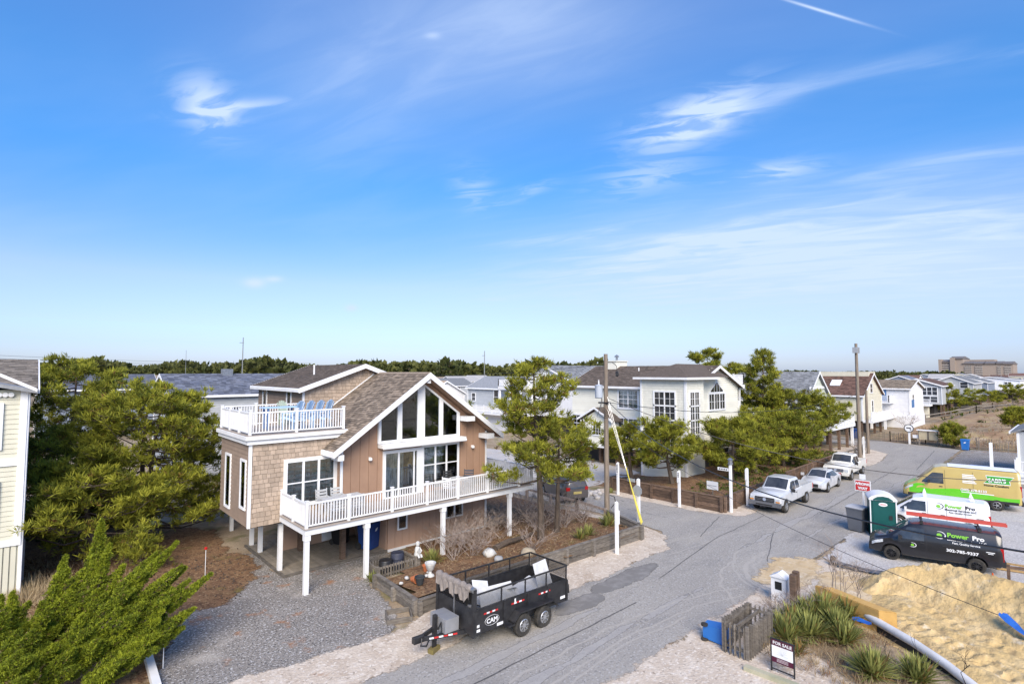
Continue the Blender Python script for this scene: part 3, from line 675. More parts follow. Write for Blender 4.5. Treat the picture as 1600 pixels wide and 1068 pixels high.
part('skirt_board', WHITE, H1, (13.5, 23.83, 0, 19.74, 23.87, .12)); part('corner_board', WHITE, H1, (19.69, 23.77, 0, 19.79, 23.87, 5.5)); part('corner_board', WHITE, H1, (10.94, 23.76, 2.62, 11.05, 23.83, 5.62))
fr = FX(0, 23.8)
window(H1, fr, 14.05, 1.05, .42, .95, 1, False, fw=.07); window(H1, fr, 17.0, 1.08, 1.0, .75, 2, False, fw=.07)
# glazed gable: four lights under the slope
gw = MB(); zb = 5.5; gtop = lambda x: roofz(x) - .62
def gprism(b, xa, xb, y0, y1, lo, topf):
    pts = [(xa, y0, lo), (xb, y0, lo), (xb, y0, topf(xb))] + ([(RX, y0, topf(RX))] if xa < RX < xb else []) + [(xa, y0, topf(xa))]
    return b.prism(pts, (0, y1 - y0, 0))
for xa, xb in ((12.82, 12.97), (13.88, 14.14), (15.06, 15.50), (16.42, 16.66), (17.6, 17.78)): gprism(gw, xa, xb, 23.8, 23.68, zb - .12, lambda q: gtop(q) + .12)
for xa, xb in ((12.97, 13.88), (14.14, 15.06), (15.5, 16.42), (16.66, 17.6)):
    gw.box(xa, 23.69, zb - .12, xb, 23.8, zb)
    gw.prism([(xa, 23.8, gtop(xa)), (xb, 23.8, gtop(xb)), (xb, 23.8, gtop(xb) + .12), (xa, 23.8, gtop(xa) + .12)], (0, -.11, 0))
gwo = gw.build('gable_window', WHITE, H1)
for xa, xb in ((12.97, 13.88), (14.14, 15.06), (15.5, 16.42), (16.66, 17.6)):
    gprism(MB(), xa, xb, 23.742, 23.738, zb, gtop).build('pane', GLASS, gwo); gprism(MB(), xa, xb, 23.792, 23.79, zb, gtop).build('dark_room', DARK, gwo)
# sliding door and triple window
dr = MB(); dr.box(13.12, 23.7, 2.66, 13.26, 23.8, 5.0); dr.box(15.06, 23.7, 2.66, 15.44, 23.8, 5.0); dr.box(13.26, 23.7, 4.84, 15.06, 23.8, 5.0); dr.box(13.95, 23.705, 2.66, 14.03, 23.8, 4.84); dr.box(14.86, 23.71, 2.66, 14.92, 23.8, 4.84); dr.box(13.26, 23.7, 2.64, 15.06, 23.8, 2.72)
dro = dr.build('sliding_door', WHITE, H1)
for xa, xb in ((13.26, 13.95), (14.03, 14.86), (14.92, 15.06)): MB().box(xa, 23.755, 2.72, xb, 23.76, 4.84).build('pane', GLASS, dro)
MB().box(13.26, 23.788, 2.7, 15.06, 23.792, 4.84).build('dark_room', DARK, dro)
cb = MB()
for xa, xb in ((13.28, 13.93), (14.05, 14.28)):
    k = 16; tp = [(xa + (xb - xa) * i / k, 23.777 - .007 * math.sin(i * 2.1), 4.82) for i in range(k + 1)]; cb.add(tp + [(p[0], p[1], 2.74) for p in tp], [(i, i + 1, k + 2 + i, k + 1 + i) for i in range(k)])
cb.build('curtain', CURT, dro, fix=False)
window(H1, fr, 15.5, 3.1, 2.16, 1.85, 3, True, fw=.13, curtain=1.0)
aw = MB(); aw.box(12.85, 23.30, 5.18, 17.95, 23.8, 5.36); aw.tube([(12.88, 23.28, 5.2), (17.92, 23.28, 5.2)], .075, 8); awo = aw.build('awning_case', WHITE, H1, smooth=True)
for lx in (12.4, 18.7):
    lb = MB().lathe([(.05, 0), (.09, .03), (.09, .1), (.05, .16)], 10, (lx, 23.66, 4.62)); lb.box(lx - .04, 23.7, 4.68, lx + .04, 23.8, 4.78); lb.build('wall_light', WHITE, H1, smooth=True)
part('meter_box', mat('plastic_grey', (.4, .4, .4)), H1, (11.9, 23.68, 2.85, 12.1, 23.8, 3.1))
for bx, bz in ((10.62, 5.02), (19.35, 5.3), (17.95, 6.35)): part('outlooker_beam', WHITE, H1, (bx - .13, 23.05, bz - .14, bx + (.4 if bx > 17 else .15), 23.8, bz + .12))
part('ridge_beam', WHITE, H1, (RX - .1, 23.1, 8.32, RX + .1, 23.8, 8.6))
# main roof
b = MB()
for s, e in ((-1, 5.08), (1, 5.0)):
    b.prism([(RX, 23.0, RZ), (RX + s * e, 23.0, RZ - RSL * e), (RX + s * e, 23.0, RZ - RSL * e - .16), (RX, 23.0, RZ - .17)], (0, 11.8, 0))
rf = b.build('main_roof', ROOFBRN, H1)
SOFF = mat('soffit', (.33, .215, .145), (.28, .18, .12), rough=.8)
for s, e in ((-1, 5.08), (1, 5.0)):
    zl = RZ - RSL * e
    MB().prism([(RX, 22.965, RZ + .03), (RX + s * (e + .03), 22.965, zl + .02), (RX + s * (e + .03), 22.965, zl - .27), (RX, 22.965, RZ - .28)], (0, .033, 0)).build('rake_board', WHITE, rf)
    MB().prism([(RX + s * (e + .003), 23.0, zl + .01), (RX + s * (e + .05), 23.0, zl - .02), (RX + s * (e + .05), 23.0, zl - .24), (RX + s * (e + .003), 23.0, zl - .24)], (0, 11.8, 0)).build('eave_board', WHITE, rf)
    MB().prism([(RX, 23.0, RZ - .175), (RX + s * (e - .02), 23.0, zl - .165), (RX + s * (e - .02), 23.0, zl - .19), (RX, 23.0, RZ - .20)], (0, .8, 0)).build('soffit', SOFF, rf)
el = math.hypot(5.08, 5.08 * RSL)
roof_tabs('roof_shingles', (RX - 5.08, 23.0, RZ - RSL * 5.08 + .004), (0, 1, 0), (5.08, 0, 5.08 * RSL), 11.8, el, ROOFBRN, rf, .145, .3, keep=lambda p: not (p.y > 24.45 and p.z < 6.0) and not (p.y > 28.8 and p.x < 14.6))
MB().prism([(RX - .14, 23.0, RZ - .05), (RX, 23.0, RZ + .05), (RX + .14, 23.0, RZ - .05)], (0, 11.8, 0)).build('ridge_cap', ROOFBRN, rf)
# wing with roof deck
WX0, WX1, WY0, WY1, WZ0, WZ1 = 7.16, 11.02, 24.4, 28.8, 2.29, 5.8
wg = part('wing_core', LAPBRN, H1, (WX0, WY0, WZ0, WX1, WY1, WZ1 + .1))
shingles('wall_shingles', FX(WX0, WY0, WZ0), WX1 - WX0, WZ1 - WZ0, SHING, wg)
lap('lap_siding', FYw(WX0, WY1, WZ0), WY1 - WY0, WZ1 - WZ0, LAPBRN, wg, .19)
part('corner_board', WHITE, wg, (WX0 - .05, WY0 - .05, WZ0 - .02, WX0 + .07, WY0 + .07, WZ1)); part('corner_board', WHITE, wg, (WX1 - .06, WY0 - .05, WZ0 + .3, WX1 + .03, WY0 + .05, WZ1 - .2))
window(H1, FX(0, WY0), 8.72, 3.0, 2.14, 1.85, 3, True, fw=.16, curtain=.9, d=.09)
fw_ = (V(WX0, 0, 0), V(0, 1, 0), V(-1, 0, 0))
window(H1, fw_, 24.85, 3.05, .62, 1.95, 1, False, fw=.10, d=.07); window(H1, fw_, 27.15, 2.7, .72, 2.3, 1, False, fw=.10, d=.07)
part('roof_deck_fascia', WHITE, H1, (WX0 - .16, WY0 - .16, WZ1, WX1 + .55, WY1 + .1, WZ1 + .2), (WX0 - .26, WY0 - .26, WZ1 + .2, WX1 + .75, WY1 + .1, WZ1 + .36))
b = MB()
for i in range(int((WX1 + .6 - WX0) / .14)): b.box(WX0 - .2 + i * .14, WY0 - .2, WZ1 + .36, WX0 - .2 + i * .14 + .133, WY1 + .05, WZ1 + .392)
stuff(b.build('roof_deck_boards', DECKB, H1)); UZ = WZ1 + .392
railing(H1, (WX0 - .05, WY0 - .05), (11.3, WY0 - .05), UZ, .98, [0, .47, 1]); railing(H1, (WX0 - .05, WY1), (WX0 - .05, WY0 - .05), UZ, .98, [0, .33, .66, 1], ends=(1, 0)); railing(H1, (WX0 - .05, WY1), (11.0, WY1), UZ, 1.05, [0, .4, 1], ends=(0, 1))
# upper box behind the roof deck
ub = part('upper_core', LAPBRN, H1, (11.05, 28.75, 5.4, 17.9, 36.2, 8.0))
MB().prism([(11.05, 28.75, 8.0), (17.9, 28.75, 8.0), (17.9, 28.75, 8.05), (14.47, 28.75, 9.2), (11.05, 28.75, 8.05)], (0, 7.4, 0)).build('upper_gable', LAPBRN, H1)
shingles('wall_shingles', FX(11.05, 28.75, 6.2), 6.8, 3.1, SHING, ub, row=.19, top=lambda a: 8.05 + .335 * (3.42 - abs(a - 3.42)) - 6.2 - .1)
lap('lap_siding', FYw(11.05, 36.2, 6.2), 7.45, 1.85, LAPBRN, ub, .19)
part('corner_board', WHITE, ub, (11.0, 28.70, 6.2, 11.1, 28.8, 8.0))
frw = (V(11.05, 0, 0), V(0, 1, 0), V(-1, 0, 0))
window(H1, frw, 30.5, 6.45, .55, 1.3, 1, False, fw=.11); window(H1, frw, 34.6, 6.35, .6, 1.45, 1, False, fw=.11)
gable_roof(H1, 11.05, 17.89, 28.75, 36.2, 8.15, 9.36, ROOFDK, ov=.38, tabs=(-1,), name='upper_roof')
MB().prism([(12.3, 28.70, roofz(12.3) + .02), (15.2, 28.70, roofz(15.2) + .02), (15.2, 28.70, roofz(15.2) + .09), (12.3, 28.70, roofz(12.3) + .09)], (0, .04, 0)).build('flashing', WHITE, H1)
MB().lathe([(.05, 0), (.05, .5), (.06, .5), (.06, .58)], 8, (12.6, 31.2, 8.75)).build('vent_pipe', WHITE, H1, smooth=True)
# main deck
DZ = 2.62
b = MB(); k = 0; y = 21.55
while y < 23.78: b.box(8.5, y, DZ - .03, 19.9, y + .132, DZ); y += .14
b.box(11.0, 23.66, DZ - .03, 11.02, 23.8, DZ); y = 23.8
while y < 24.38: b.box(8.5, y, DZ - .03, 11.0, y + .132, DZ); y += .14
b2 = MB(); y = 23.0
while y < 27.4: b2.box(19.9, y - 1.4, DZ - .03, 21.2, y - 1.4 + .132, DZ); y += .14
stuff(b.build('deck_boards', DECKB, H1)); stuff(b2.build('deck_boards', DECKB, H1))
part('deck_fascia', WHITE, H1, (8.44, 21.46, DZ - .27, 21.24, 21.52, DZ - .035), (8.44, 21.523, DZ - .27, 8.5, 24.4, DZ - .035), (21.2, 21.523, DZ - .27, 21.25, 26, DZ - .035))
part('deck_joists', DECKB, H1, (8.52, 21.6, DZ - .2, 21.1, 23.8, DZ - .06))
part('deck_edge', DECKB, H1, (8.40, 21.40, DZ - .033, 21.3, 21.545, DZ + .004), (8.40, 21.55, DZ - .033, 8.497, 24.4, DZ + .004))
rx = [8.5, 10.29, 12.36, 14.23, 16.04, 17.95, 20.2, 21.2]
railing(H1, (8.5, 21.5), (21.2, 21.5), DZ, 1.0, [(q - 8.5) / 12.7 for q in rx]); railing(H1, (8.5, 24.35), (8.5, 21.5), DZ, 1.0, [0, .5, 1], ends=(1, 0)); railing(H1, (21.2, 21.5), (21.2, 25.9), DZ, 1.0, ends=(0, 1))
railing(H1, (19.85, 25.9), (21.2, 25.9), DZ, 1.0, [0, 1], ends=(1, 0))
for px_, py_ in ((8.56, 21.6), (11.18, 21.6), (15.22, 21.6), (19.6, 21.6), (8.62, 24.75), (8.75, 27.85), (8.78, 29.3), (8.8, 33.0), (21.1, 25.8)):
    MB().box(px_ - .09, py_ - .09, 0, px_ + .09, py_ + .09, 2.35).box(px_ - .12, py_ - .12, 2.12, px_ + .12, py_ + .12, 2.34).build('post', WHITE, H1)
b = MB(); x = 8.6
while x < 13.5: b.box(x, 24.0, .02, x + .135, 29.5, .1); x += .142
stuff(b.build('ground_platform', mat('grey_platform', (.27, .235, .19), (.2, .175, .14), scale=3, rough=.9, attr='rnd', rnd=.15), H1)); part('platform_edge', WOODGREY, H1, (8.5, 23.9, 0, 13.5, 23.99, .11), (8.5, 23.99, 0, 8.59, 29.5, .11))
bw = part('back_wall', PINKTAN, H1, (9.6, 27.3, .1, 13.5, 27.4, 2.4)); part('brown_post', WOODBRN, H1, (11.2, 24.1, .1, 11.42, 24.32, 2.3)); part('brown_post', WOODBRN, H1, (10.2, 26.6, .1, 10.5, 26.9, 2.3))
part('under_door', WHITE, H1, (11.6, 27.22, .15, 12.6, 27.3, 2.15)); part('under_vent', WHITE, H1, (12.85, 24.9, 1.5, 13.4, 24.96, 2.2)); part('return_wall', PINKTAN, H1, (13.44, 23.95, .1, 13.5, 27.3, 2.38))
part('under_floor', DARK, H1, (7.2, 24.42, 2.25, 11.0, 28.78, 2.285)); part('rear_steps', WOODGREY, H1, (19.9, 23.6, .05, 21.6, 24.0, .18), (19.9, 24.02, .05, 21.6, 24.5, .32))  # near-black sheet below the wing carries the underside shade in its colour

# ------------------------------------------------------------ deck furniture
LBLUE = mat('light_blue_plastic', (.42, .60, .80), (.38, .55, .75), rough=.5); GREENP = mat('pale_green_plastic', (.42, .50, .40), rough=.55); GREYP = mat('grey_polywood', (.50, .51, .51), (.43, .44, .44), rough=.6)
SLING = mat('sling_fabric', (.055, .06, .08), (.09, .09, .11), rough=.8); IRON = mat('patio_iron', (.05, .05, .05), rough=.5); DBLUE = mat('blue_resin', (.10, .20, .42), rough=.55)
def adirondack(label, loc, rz, m, tall=0.0):
    r = thing('adirondack_chair', label, 'chair', (0, 0, 0), 'chairs on the roof deck'); h = tall
    for s in (-1, 1):
        MB().beam((.32, s * .28, 0), (.32, s * .28, .56 + h), .09, .035).build('leg', m, r); MB().beam((-.28, s * .26, 0), (-.22, s * .26, .52 + h), .09, .035).build('leg', m, r)
        MB().beam((.38, s * .3, .57 + h), (-.34, s * .3, .55 + h), .13, .03).build('armrest', m, r)
        MB().beam((.33, s * .24, .36 + h), (-.34, s * .24, .2 + h), .03, .1).build('seat_rail', m, r)
    for i in range(5): MB().beam((.36 - i * .13, -.26, .40 + h - i * .032), (.36 - i * .13, .26, .40 + h - i * .032), .11, .025).build('seat_slat', m, r)
    for i in range(5):
        y = -.2 + i * .1; top = 1.02 + .12 * math.cos((i - 2) * .7); MB().beam((-.2, y * .8, .24 + h), (-.48, y * 1.15, top + h), .09, .022).build('back_slat', m, r)
    r.location = loc; r.rotation_euler[2] = rz; return r
UZ2 = UZ + .002
for i, x in enumerate((9.35, 9.85, 10.35, 10.85)):
    adirondack(('pale blue slatted chair, %s the sloping shingle roof, on roof deck' % ('fourth from', 'third from', 'second from', 'closest to')[i]), (x, 25.55 + .05 * i, UZ2), math.pi / 2 + .5, LBLUE, .22)
adirondack('pale green slatted chair by the upper window of the roof deck', (9.9, 27.9, UZ2), -1.3, GREENP, .1)
t = thing('bar_table', 'blue bar-height table with pale top among roof deck chairs', 'table', (8.9, 26.4, UZ2)); MB().box(8.2, 26.0, UZ + 1.0, 9.9, 26.8, UZ + 1.04).build('table_top', LBLUE, t)
for a, c in ((8.4, 26.1), (9.7, 26.1), (8.4, 26.7), (9.7, 26.7)): MB().box(a - .04, c - .04, UZ, a + .04, c + .04, UZ + 1.0).build('leg', DBLUE, t)
def patio_chair(label, loc, rz, m, fm, group, h=1.0):
    r = thing('patio_chair', label, 'chair', (0, 0, 0), group)
    for sx, sy in ((1, 1), (1, -1)): MB().beam((.24 * sx, .25 * sy, 0), (.24, .25 * sy, .64), .035).build('leg', fm, r)
    for sy in (1, -1):
        MB().beam((-.24, .25 * sy, 0), (-.36, .25 * sy, h), .035).build('leg', fm, r); MB().beam((.26, .25 * sy, .64), (-.3, .25 * sy, .66), .05, .025).build('armrest', fm, r)
    MB().box(-.25, -.24, .40, .26, .24, .43).build('seat', m, r)
    for i in range(4): MB().beam((-.27 - i * .025, -.24, .52 + i * .13), (-.27 - i * .025, .24, .52 + i * .13), .02, .09).build('back_slat', m, r)
    r.location = loc; r.rotation_euler[2] = rz; return r
t = thing('patio_table', 'long pale grey polywood patio table on main deck', 'table', (10.5, 22.75, DZ)); tt = MB()
for i in range(6): MB().box(9.7, 22.35 + i * .14, DZ + .70, 11.5, 22.35 + i * .14 + .13, DZ + .735).build('top_slat', GREYP, t)
for a in (9.95, 11.25):
    for c in (22.45, 23.05): MB().box(a - .04, c - .04, DZ, a + .04, c + .04, DZ + .7).build('leg', GREYP, t)
for lab, x, y, rz in (('grey slatted chair on the wall side of the long grey table, toward the wing window', 10.05, 23.45, -1.57), ('grey slatted chair on the wall side of the long grey table, toward the sliding door', 10.75, 23.45, -1.57),
        ('grey slatted chair on the railing side of the long grey table, toward the wing', 10.0, 22.0, 1.57), ('grey slatted chair on the railing side of the long grey table, toward the door', 10.8, 22.0, 1.57)):
    patio_chair(lab, (x, y, DZ + .002), rz, GREYP, GREYP, 'grey chairs round the long table')
t = thing('glass_table', 'small round pale patio table among dark chairs on deck', 'table', (16.9, 22.6, DZ)); MB().lathe([(.5, .70), (.5, .73)], 20, (16.9, 22.6, DZ)).build('table_top', GREYP, t); MB().lathe([(.22, 0), (.03, .06), (.03, .7)], 10, (16.9, 22.6, DZ)).build('pedestal', IRON, t)
for lab, x, y, rz, m in (('dark metal slat chair near the sliding door on the deck', 16.0, 23.0, -.5, IRON), ('dark metal slat chair under the triple window on the deck', 16.95, 23.35, -1.57, IRON), ('navy sling chair with high back beside the deck bench', 17.75, 22.9, -2.4, SLING), ('white resin chair turned to the small round deck table', 16.1, 22.2, .3, WHITE)):
    patio_chair(lab, (x, y, DZ + .002), rz, m, IRON if m != WHITE else WHITE, 'chairs round the small deck table')
t = thing('deck_bench', 'long tan built-in bench against the deck end wall', 'bench', (19, 23.4, DZ)); MB().box(18.0, 23.25, DZ + .42, 19.75, 23.74, DZ + .48).build('seat', mat('bench_tan', (.42, .33, .24)), t)
for a in (18.1, 18.9, 19.65): MB().box(a - .04, 23.3, DZ, a + .04, 23.7, DZ + .42).build('leg', WOODGREY, t)
# ------------------------------------------------------------ timber walls, posts, signs
def plank_wall(name, label, p, q, h, m, rows, bays, cap=True, zb=0.0, side=1, slope=0.0, posts_out=True):
    """retaining wall of stacked sleepers with outer posts; every sleeper of every bay is a piece"""
    r = thing(name, label, 'retaining wall', (p[0], p[1], 0)); p = V(p[0], p[1], zb); q = V(q[0], q[1], zb); d = (q - p); L = d.length; d /= L; n = V(-d.y, d.x, 0) * side
    for i in range(bays):
        a = p + d * L * i / bays; c = p + d * L * (i + 1) / bays
        for k in range(rows):
            z = h * (k + .5) / rows; o = n * RN.uniform(-.012, .012)
            MB().beam(a + d * .01 + o + V(0, 0, z), c - d * .01 + o + V(0, 0, z), .09, h / rows - .018).build('plank', m, r)
    for i in range(bays + 1):
        a = p + d * L * i / bays + n * .11; hh = h + RN.uniform(.0, .06)
        MB().box(a.x - .075, a.y - .075, 0, a.x + .075, a.y + .075, hh).build('post', m, r)
    if cap: MB().beam(p + V(0, 0, h + .025) + n * .02, q + V(0, 0, h + .025) + n * .02, .17, .05).build('cap_rail', m, r)
    return r
plank_wall('timber_retaining_wall', 'grey weathered sleeper wall along the sandy verge behind the dump trailer', (13.0, 16.95), (24.35, 16.55), .72, WOODGREY, 3, 6, side=-1)
plank_wall('timber_retaining_wall', 'short grey sleeper return wall by the stop sign post', (24.4, 16.5), (25.6, 19.6), .72, WOODGREY, 3, 1, side=-1)
plank_wall('timber_retaining_wall', 'dark brown sleeper wall facing the side street under the pines', (32.85, 24.6), (32.85, 16.1), .95, WOODBRN, 4, 5, side=-1)
plank_wall('timber_retaining_wall', 'dark brown sleeper wall behind the parked silver pickup', (32.95, 16.05), (43.5, 16.2), .98, WOODBRN, 4, 7, side=-1)
plank_wall('timber_retaining_wall', 'tall brown timber wall behind the parked cream pickup', (43.6, 16.2), (55.5, 16.5), 1.15, WOODBRN, 4, 8, side=-1)
# raised bed by the gravel drive
plank_wall('raised_planter', 'grey timber raised planter beside the gravel drive near the trailer', (11.05, 20.35), (10.92, 17.1), .5, WOODGREY, 2, 2, side=-1)
plank_wall('raised_planter', 'short grey timber planter end hidden behind the trailer drawbar', (10.95, 17.05), (12.9, 16.98), .5, WOODGREY, 2, 1, side=-1)
def picket_pen(label, x0, y0, x1, y1, h, m, wp=.09, gap=.045, sides='NSEW', name='picket_enclosure', jit=.03):
    r = thing(name, label, 'enclosure', ((x0 + x1) / 2, (y0 + y1) / 2, 0)); b = None
    def run(p, q):
        p = V(*p, 0); q = V(*q, 0); d = (q - p); L = d.length; d /= L; k = int(L / (wp + gap))
        for z in (h * .25, h * .85): MB().beam(p + V(0, 0, z), q + V(0, 0, z), .04, .08).build('rail', m, r)
        nn = V(-d.y, d.x, 0) * .033
        for i in range(k):
            c = p + d * (i + .5) * L / k - nn
            MB().beam(c + V(0, 0, .01), c + V(0, 0, h + RN.uniform(-jit, jit)), wp if abs(d.x) > .5 else .02, .02 if abs(d.x) > .5 else wp).build('picket', m, r)
    if 'S' in sides: run((x0, y0), (x1, y0))
    if 'N' in sides: run((x1, y1), (x0, y1))
    if 'E' in sides: run((x1, y0), (x1, y1))
    if 'W' in sides: run((x0, y1), (x0, y0))
    for a in (x0, x1):
        for c in (y0, y1): MB().box(a - .045, c - .045, 0, a + .045, c + .045, h + .02).build('post', m, r)
    return r
picket_pen('low grey picket enclosure round two dark barrels', 11.45, 21.05, 13.35, 22.2, .52, WOODGREY)
picket_pen('open grey wooden bin enclosure beside the yucca clumps', 16.75, 7.5, 18.55, 8.25, 1.0, WOODGREY, wp=.11, gap=.04, sides='SWNE')
MB_ = MB().beam((16.85, 7.88, .86), (18.5, 7.88, .86), .04, .12); tag(MB_.build('spare_board', WOODGREY), 'grey board laid across the open bin enclosure', 'board')
def barrel(name, label, c, r, h, m, cat='barrel', z=0.0):
    b = MB().lathe([(r * .93, 0), (r, .04), (r, h * .32), (r * 1.03, h * .35), (r, h * .38), (r, h * .64), (r * 1.03, h * .67), (r, h * .7), (r, h - .03), (r * .95, h), (r * .8, h - .015)], 20, (c[0], c[1], z))
    return tag(b.build(name, m, smooth=True), label, cat)
BARR = mat('dark_barrel', (.025, .03, .05), (.045, .05, .075), scale=3, rough=.5)
barrel('barrel', 'taller navy barrel in the low picket enclosure', (12.75, 21.65), .3, .72, BARR); barrel('barrel', 'shorter black barrel in the low picket enclosure', (12.1, 21.55), .29, .56, BLACKM)
BINB = mat('blue_bin', (.012, .05, .20), (.018, .065, .24), scale=2, rough=.45); BINL = mat('bright_blue_bin', (.02, .14, .46), (.03, .17, .5), scale=2, rough=.4)
def wheelie(label, loc, rz, m, s=1.0, lidm=None, tilt=None, mark=True):
    r = thing('wheeled_bin', label, 'bin', (0, 0, 0)); b = MB()
    lo, hi, h = .25 * s, .31 * s, .95 * s
    b.add([(x * lo, y * lo, .05) for x, y in ((-1, -1), (1, -1), (1, 1), (-1, 1))] + [(x * hi, y * hi, h) for x, y in ((-1, -1), (1, -1), (1, 1), (-1, 1))], [(3, 2, 1, 0), (0, 1, 5, 4), (1, 2, 6, 5), (2, 3, 7, 6), (3, 0, 4, 7)])
    b.box(-hi - .02, -hi - .02, h - .06, hi + .02, hi + .02, h); b.build('body', m, r)
    MB().prism([(-hi - .04, -hi - .03, h + .003), (hi + .03, -hi - .03, h + .003), (hi + .03, -hi - .03, h + .04), (0, -hi - .03, h + .09), (-hi - .04, -hi - .03, h + .07)], (0, 2 * hi + .06, 0)).build('lid', lidm or m, r)
    for y in (-1, 1): MB().lathe([(.04, -.03), (.13 * s, -.03), (.13 * s, .03), (.04, .03)], 16, (-.27 * s, y * .27 * s, .13 * s), 'y').build('wheel', RUBBER, r, smooth=True)
    MB().beam((-.36 * s, -.2, h - .02), (-.36 * s, .2, h - .02), .03).build('handle', RUBBER, r)
    if mark: MB().prism([(hi + .012, -.12, h * .70), (hi + .012, .04, h * .70), (hi + .014, .13, h * .82), (hi + .014, -.05, h * .80)], (.004, 0, 0)).build('printed_mark', WHITE, r)
    r.location = loc; r.rotation_euler = tilt if tilt else (0, 0, rz); return r
wheelie('large dark blue wheeled bin under the tan house by lower wall', (12.95, 24.75, .1), -1.1, BINB, 1.35)
wheelie('black wheeled bin in the shadow under the deck', (12.2, 26.4, .1), -1.2, mat('black_bin', (.02, .02, .022), rough=.5), 1.1, mark=False)
wheelie('bright blue bin tipped over outside the grey wooden enclosure', (17.15, 9.14, .30), 0, BINL, .85, tilt=(math.pi / 2, 0, .12), mark=False)
wheelie('bright blue bin by the sand fence at the far bend', (79.3, 9.9, .03), math.pi, BINL, 1.2)
wheelie('dark blue bin beneath the cream house behind the utility poles', (82.5, 21.5, .02), math.pi, BINB, 1.3, mark=False)
wheelie('grey wheeled bin beside the green portable toilet', (34.75, 9.15, .02), math.pi * .95, mat('bin_grey', (.13, .14, .16), rough=.5), 1.35, mat('bin_lid_grey', (.45, .46, .48)), mark=False)

def sign_post(name, label, x, y, h, wd=.1, cat='post', z=0.0, cap=True):
    r = thing(name, label, cat, (x, y, z)); b = MB().box(x - wd / 2, y - wd / 2, z, x + wd / 2, y + wd / 2, z + h)
    if cap: b.add([(x - wd / 2, y - wd / 2, z + h + .002), (x + wd / 2, y - wd / 2, z + h + .002), (x + wd / 2, y + wd / 2, z + h + .002), (x - wd / 2, y + wd / 2, z + h + .002), (x, y, z + h + .06)], [(0, 1, 4), (1, 2, 4), (2, 3, 4), (3, 0, 4)])
    b.build('shaft', WHITE, r); return r
GREYM = mat('sign_grey', (.34, .37, .40), (.28, .3, .33), rough=.5); INK = mat('dark_ink', (.03, .03, .035)); RED = mat('sign_red', (.55, .03, .03), rough=.5)
r = sign_post('parking_post', 'white post standing on the verge before the sleeper wall', 21.64, 16.0, 2.5, .13); part('sign_plate', WHITE, r, (21.72, 15.9, 1.45, 21.75, 16.1, 2.1))
r = sign_post('stop_sign', 'white post with grey octagon back and street blade at the corner', 27.2, 18.5, 2.5, .15, 'sign')
oc = [(27.10, 18.5 + .33 * math.cos(math.pi / 8 + k * math.pi / 4), 1.85 + .33 * math.sin(math.pi / 8 + k * math.pi / 4)) for k in range(8)]; MB().prism(oc, (-.02, 0, 0)).build('octagon_plate', GREYM, r)
MB().box(27.0, 18.62, 2.33, 27.04, 19.15, 2.52).build('street_blade', GREYM, r)
for lab, x, y, h in (('white signpost with narrow lettered board near the driveway rocks', 32.0, 23.5, 2.3), ('white signpost with small board in front of the brown sleeper wall', 32.1, 18.65, 2.35), ('white signpost behind the front of the silver pickup', 35.75, 15.75, 2.45), ('white signpost at the foot of the tall utility pole', 64.6, 16.2, 2.15)):
    r = sign_post('signpost', lab, x, y, h, .14); bb = MB().box(x - .11, y - .09, h - .75, x - .075, y + .09, h - .05).build('board', WHITE, r)
    if x < 33:
        for i in range(6 if x < 32.05 else 3): MB().box(x - .115, y - .05, h - .17 - i * .1, x - .111, y + .05, h - .11 - i * .1).build('print_mark', INK, r)
r = sign_post('street_name_post', 'tall white post with lantern top and street name blade at the wall corner', 33.3, 15.72, 3.0, .14, 'sign', cap=False)
MB().box(33.16, 15.8, 2.6, 33.2, 16.5, 2.78).build('street_blade', WHITE, r); [MB().box(33.154, 15.86 + q * .15, 2.65, 33.159, 15.96 + q * .15, 2.73).build('print_mark', INK, r) for q in range(4)]
MB().lathe([(.06, 3.0), (.15, 3.03), (.15, 3.1), (.12, 3.12), (.13, 3.3), (.18, 3.33), (.1, 3.4), (.02, 3.45)], 10, (33.3, 15.72, 0)).build('lantern', STEEL, r, smooth=True)
r = thing('small_notice_sign', 'small white notice on a stake in the raised bed', 'sign', (34.6, 17.6, .5)); MB().box(34.56, 17.2, .95, 34.59, 18.0, 1.5).build('board', WHITE, r); MB().box(34.59, 17.57, .45, 34.63, 17.63, 1.55).build('stake', WOODGREY, r); MB().box(34.553, 17.3, 1.2, 34.558, 17.9, 1.24).build('print_line', GREYM, r)
r = sign_post('turn_sign', 'white post with round left-turn arrow sign by sand fence', 81.0, 15.4, 1.6, .2, 'sign'); MB().lathe([(.02, -.02), (.5, -.02), (.5, .02), (.02, .02)], 24, (80.85, 15.4, 1.95), 'x').build('disc', WHITE, r)
MB().lathe([(.42, -.005), (.5, -.005), (.5, .005), (.42, .005), (.42, -.005)], 24, (80.82, 15.4, 1.95), 'x', False).build('ring', INK, r)
MB().beam((80.815, 15.65, 2.0), (80.815, 15.2, 2.0), .01, .12).beam((80.815, 15.22, 2.0), (80.815, 15.15, 1.7), .01, .12).build('arrow', INK, r)
r = thing('notice_board', 'brown roofed notice board with two pale panels by sand fence', 'notice board', (80.8, 13.5, 0))
for y in (12.6, 14.4): MB().box(80.75, y - .07, 0, 80.9, y + .07, 1.85).build('leg', WOODGREY, r)
MB().box(80.72, 12.6, .7, 80.8, 14.4, 1.7).build('panel', mat('panel_cream', (.55, .47, .32)), r); MB().box(80.69, 13.42, .7, 80.72, 13.58, 1.7).build('divider', WOODGREY, r); MB().box(80.55, 12.4, 1.78, 81.0, 14.6, 1.9).build('roof', WHITE, r)
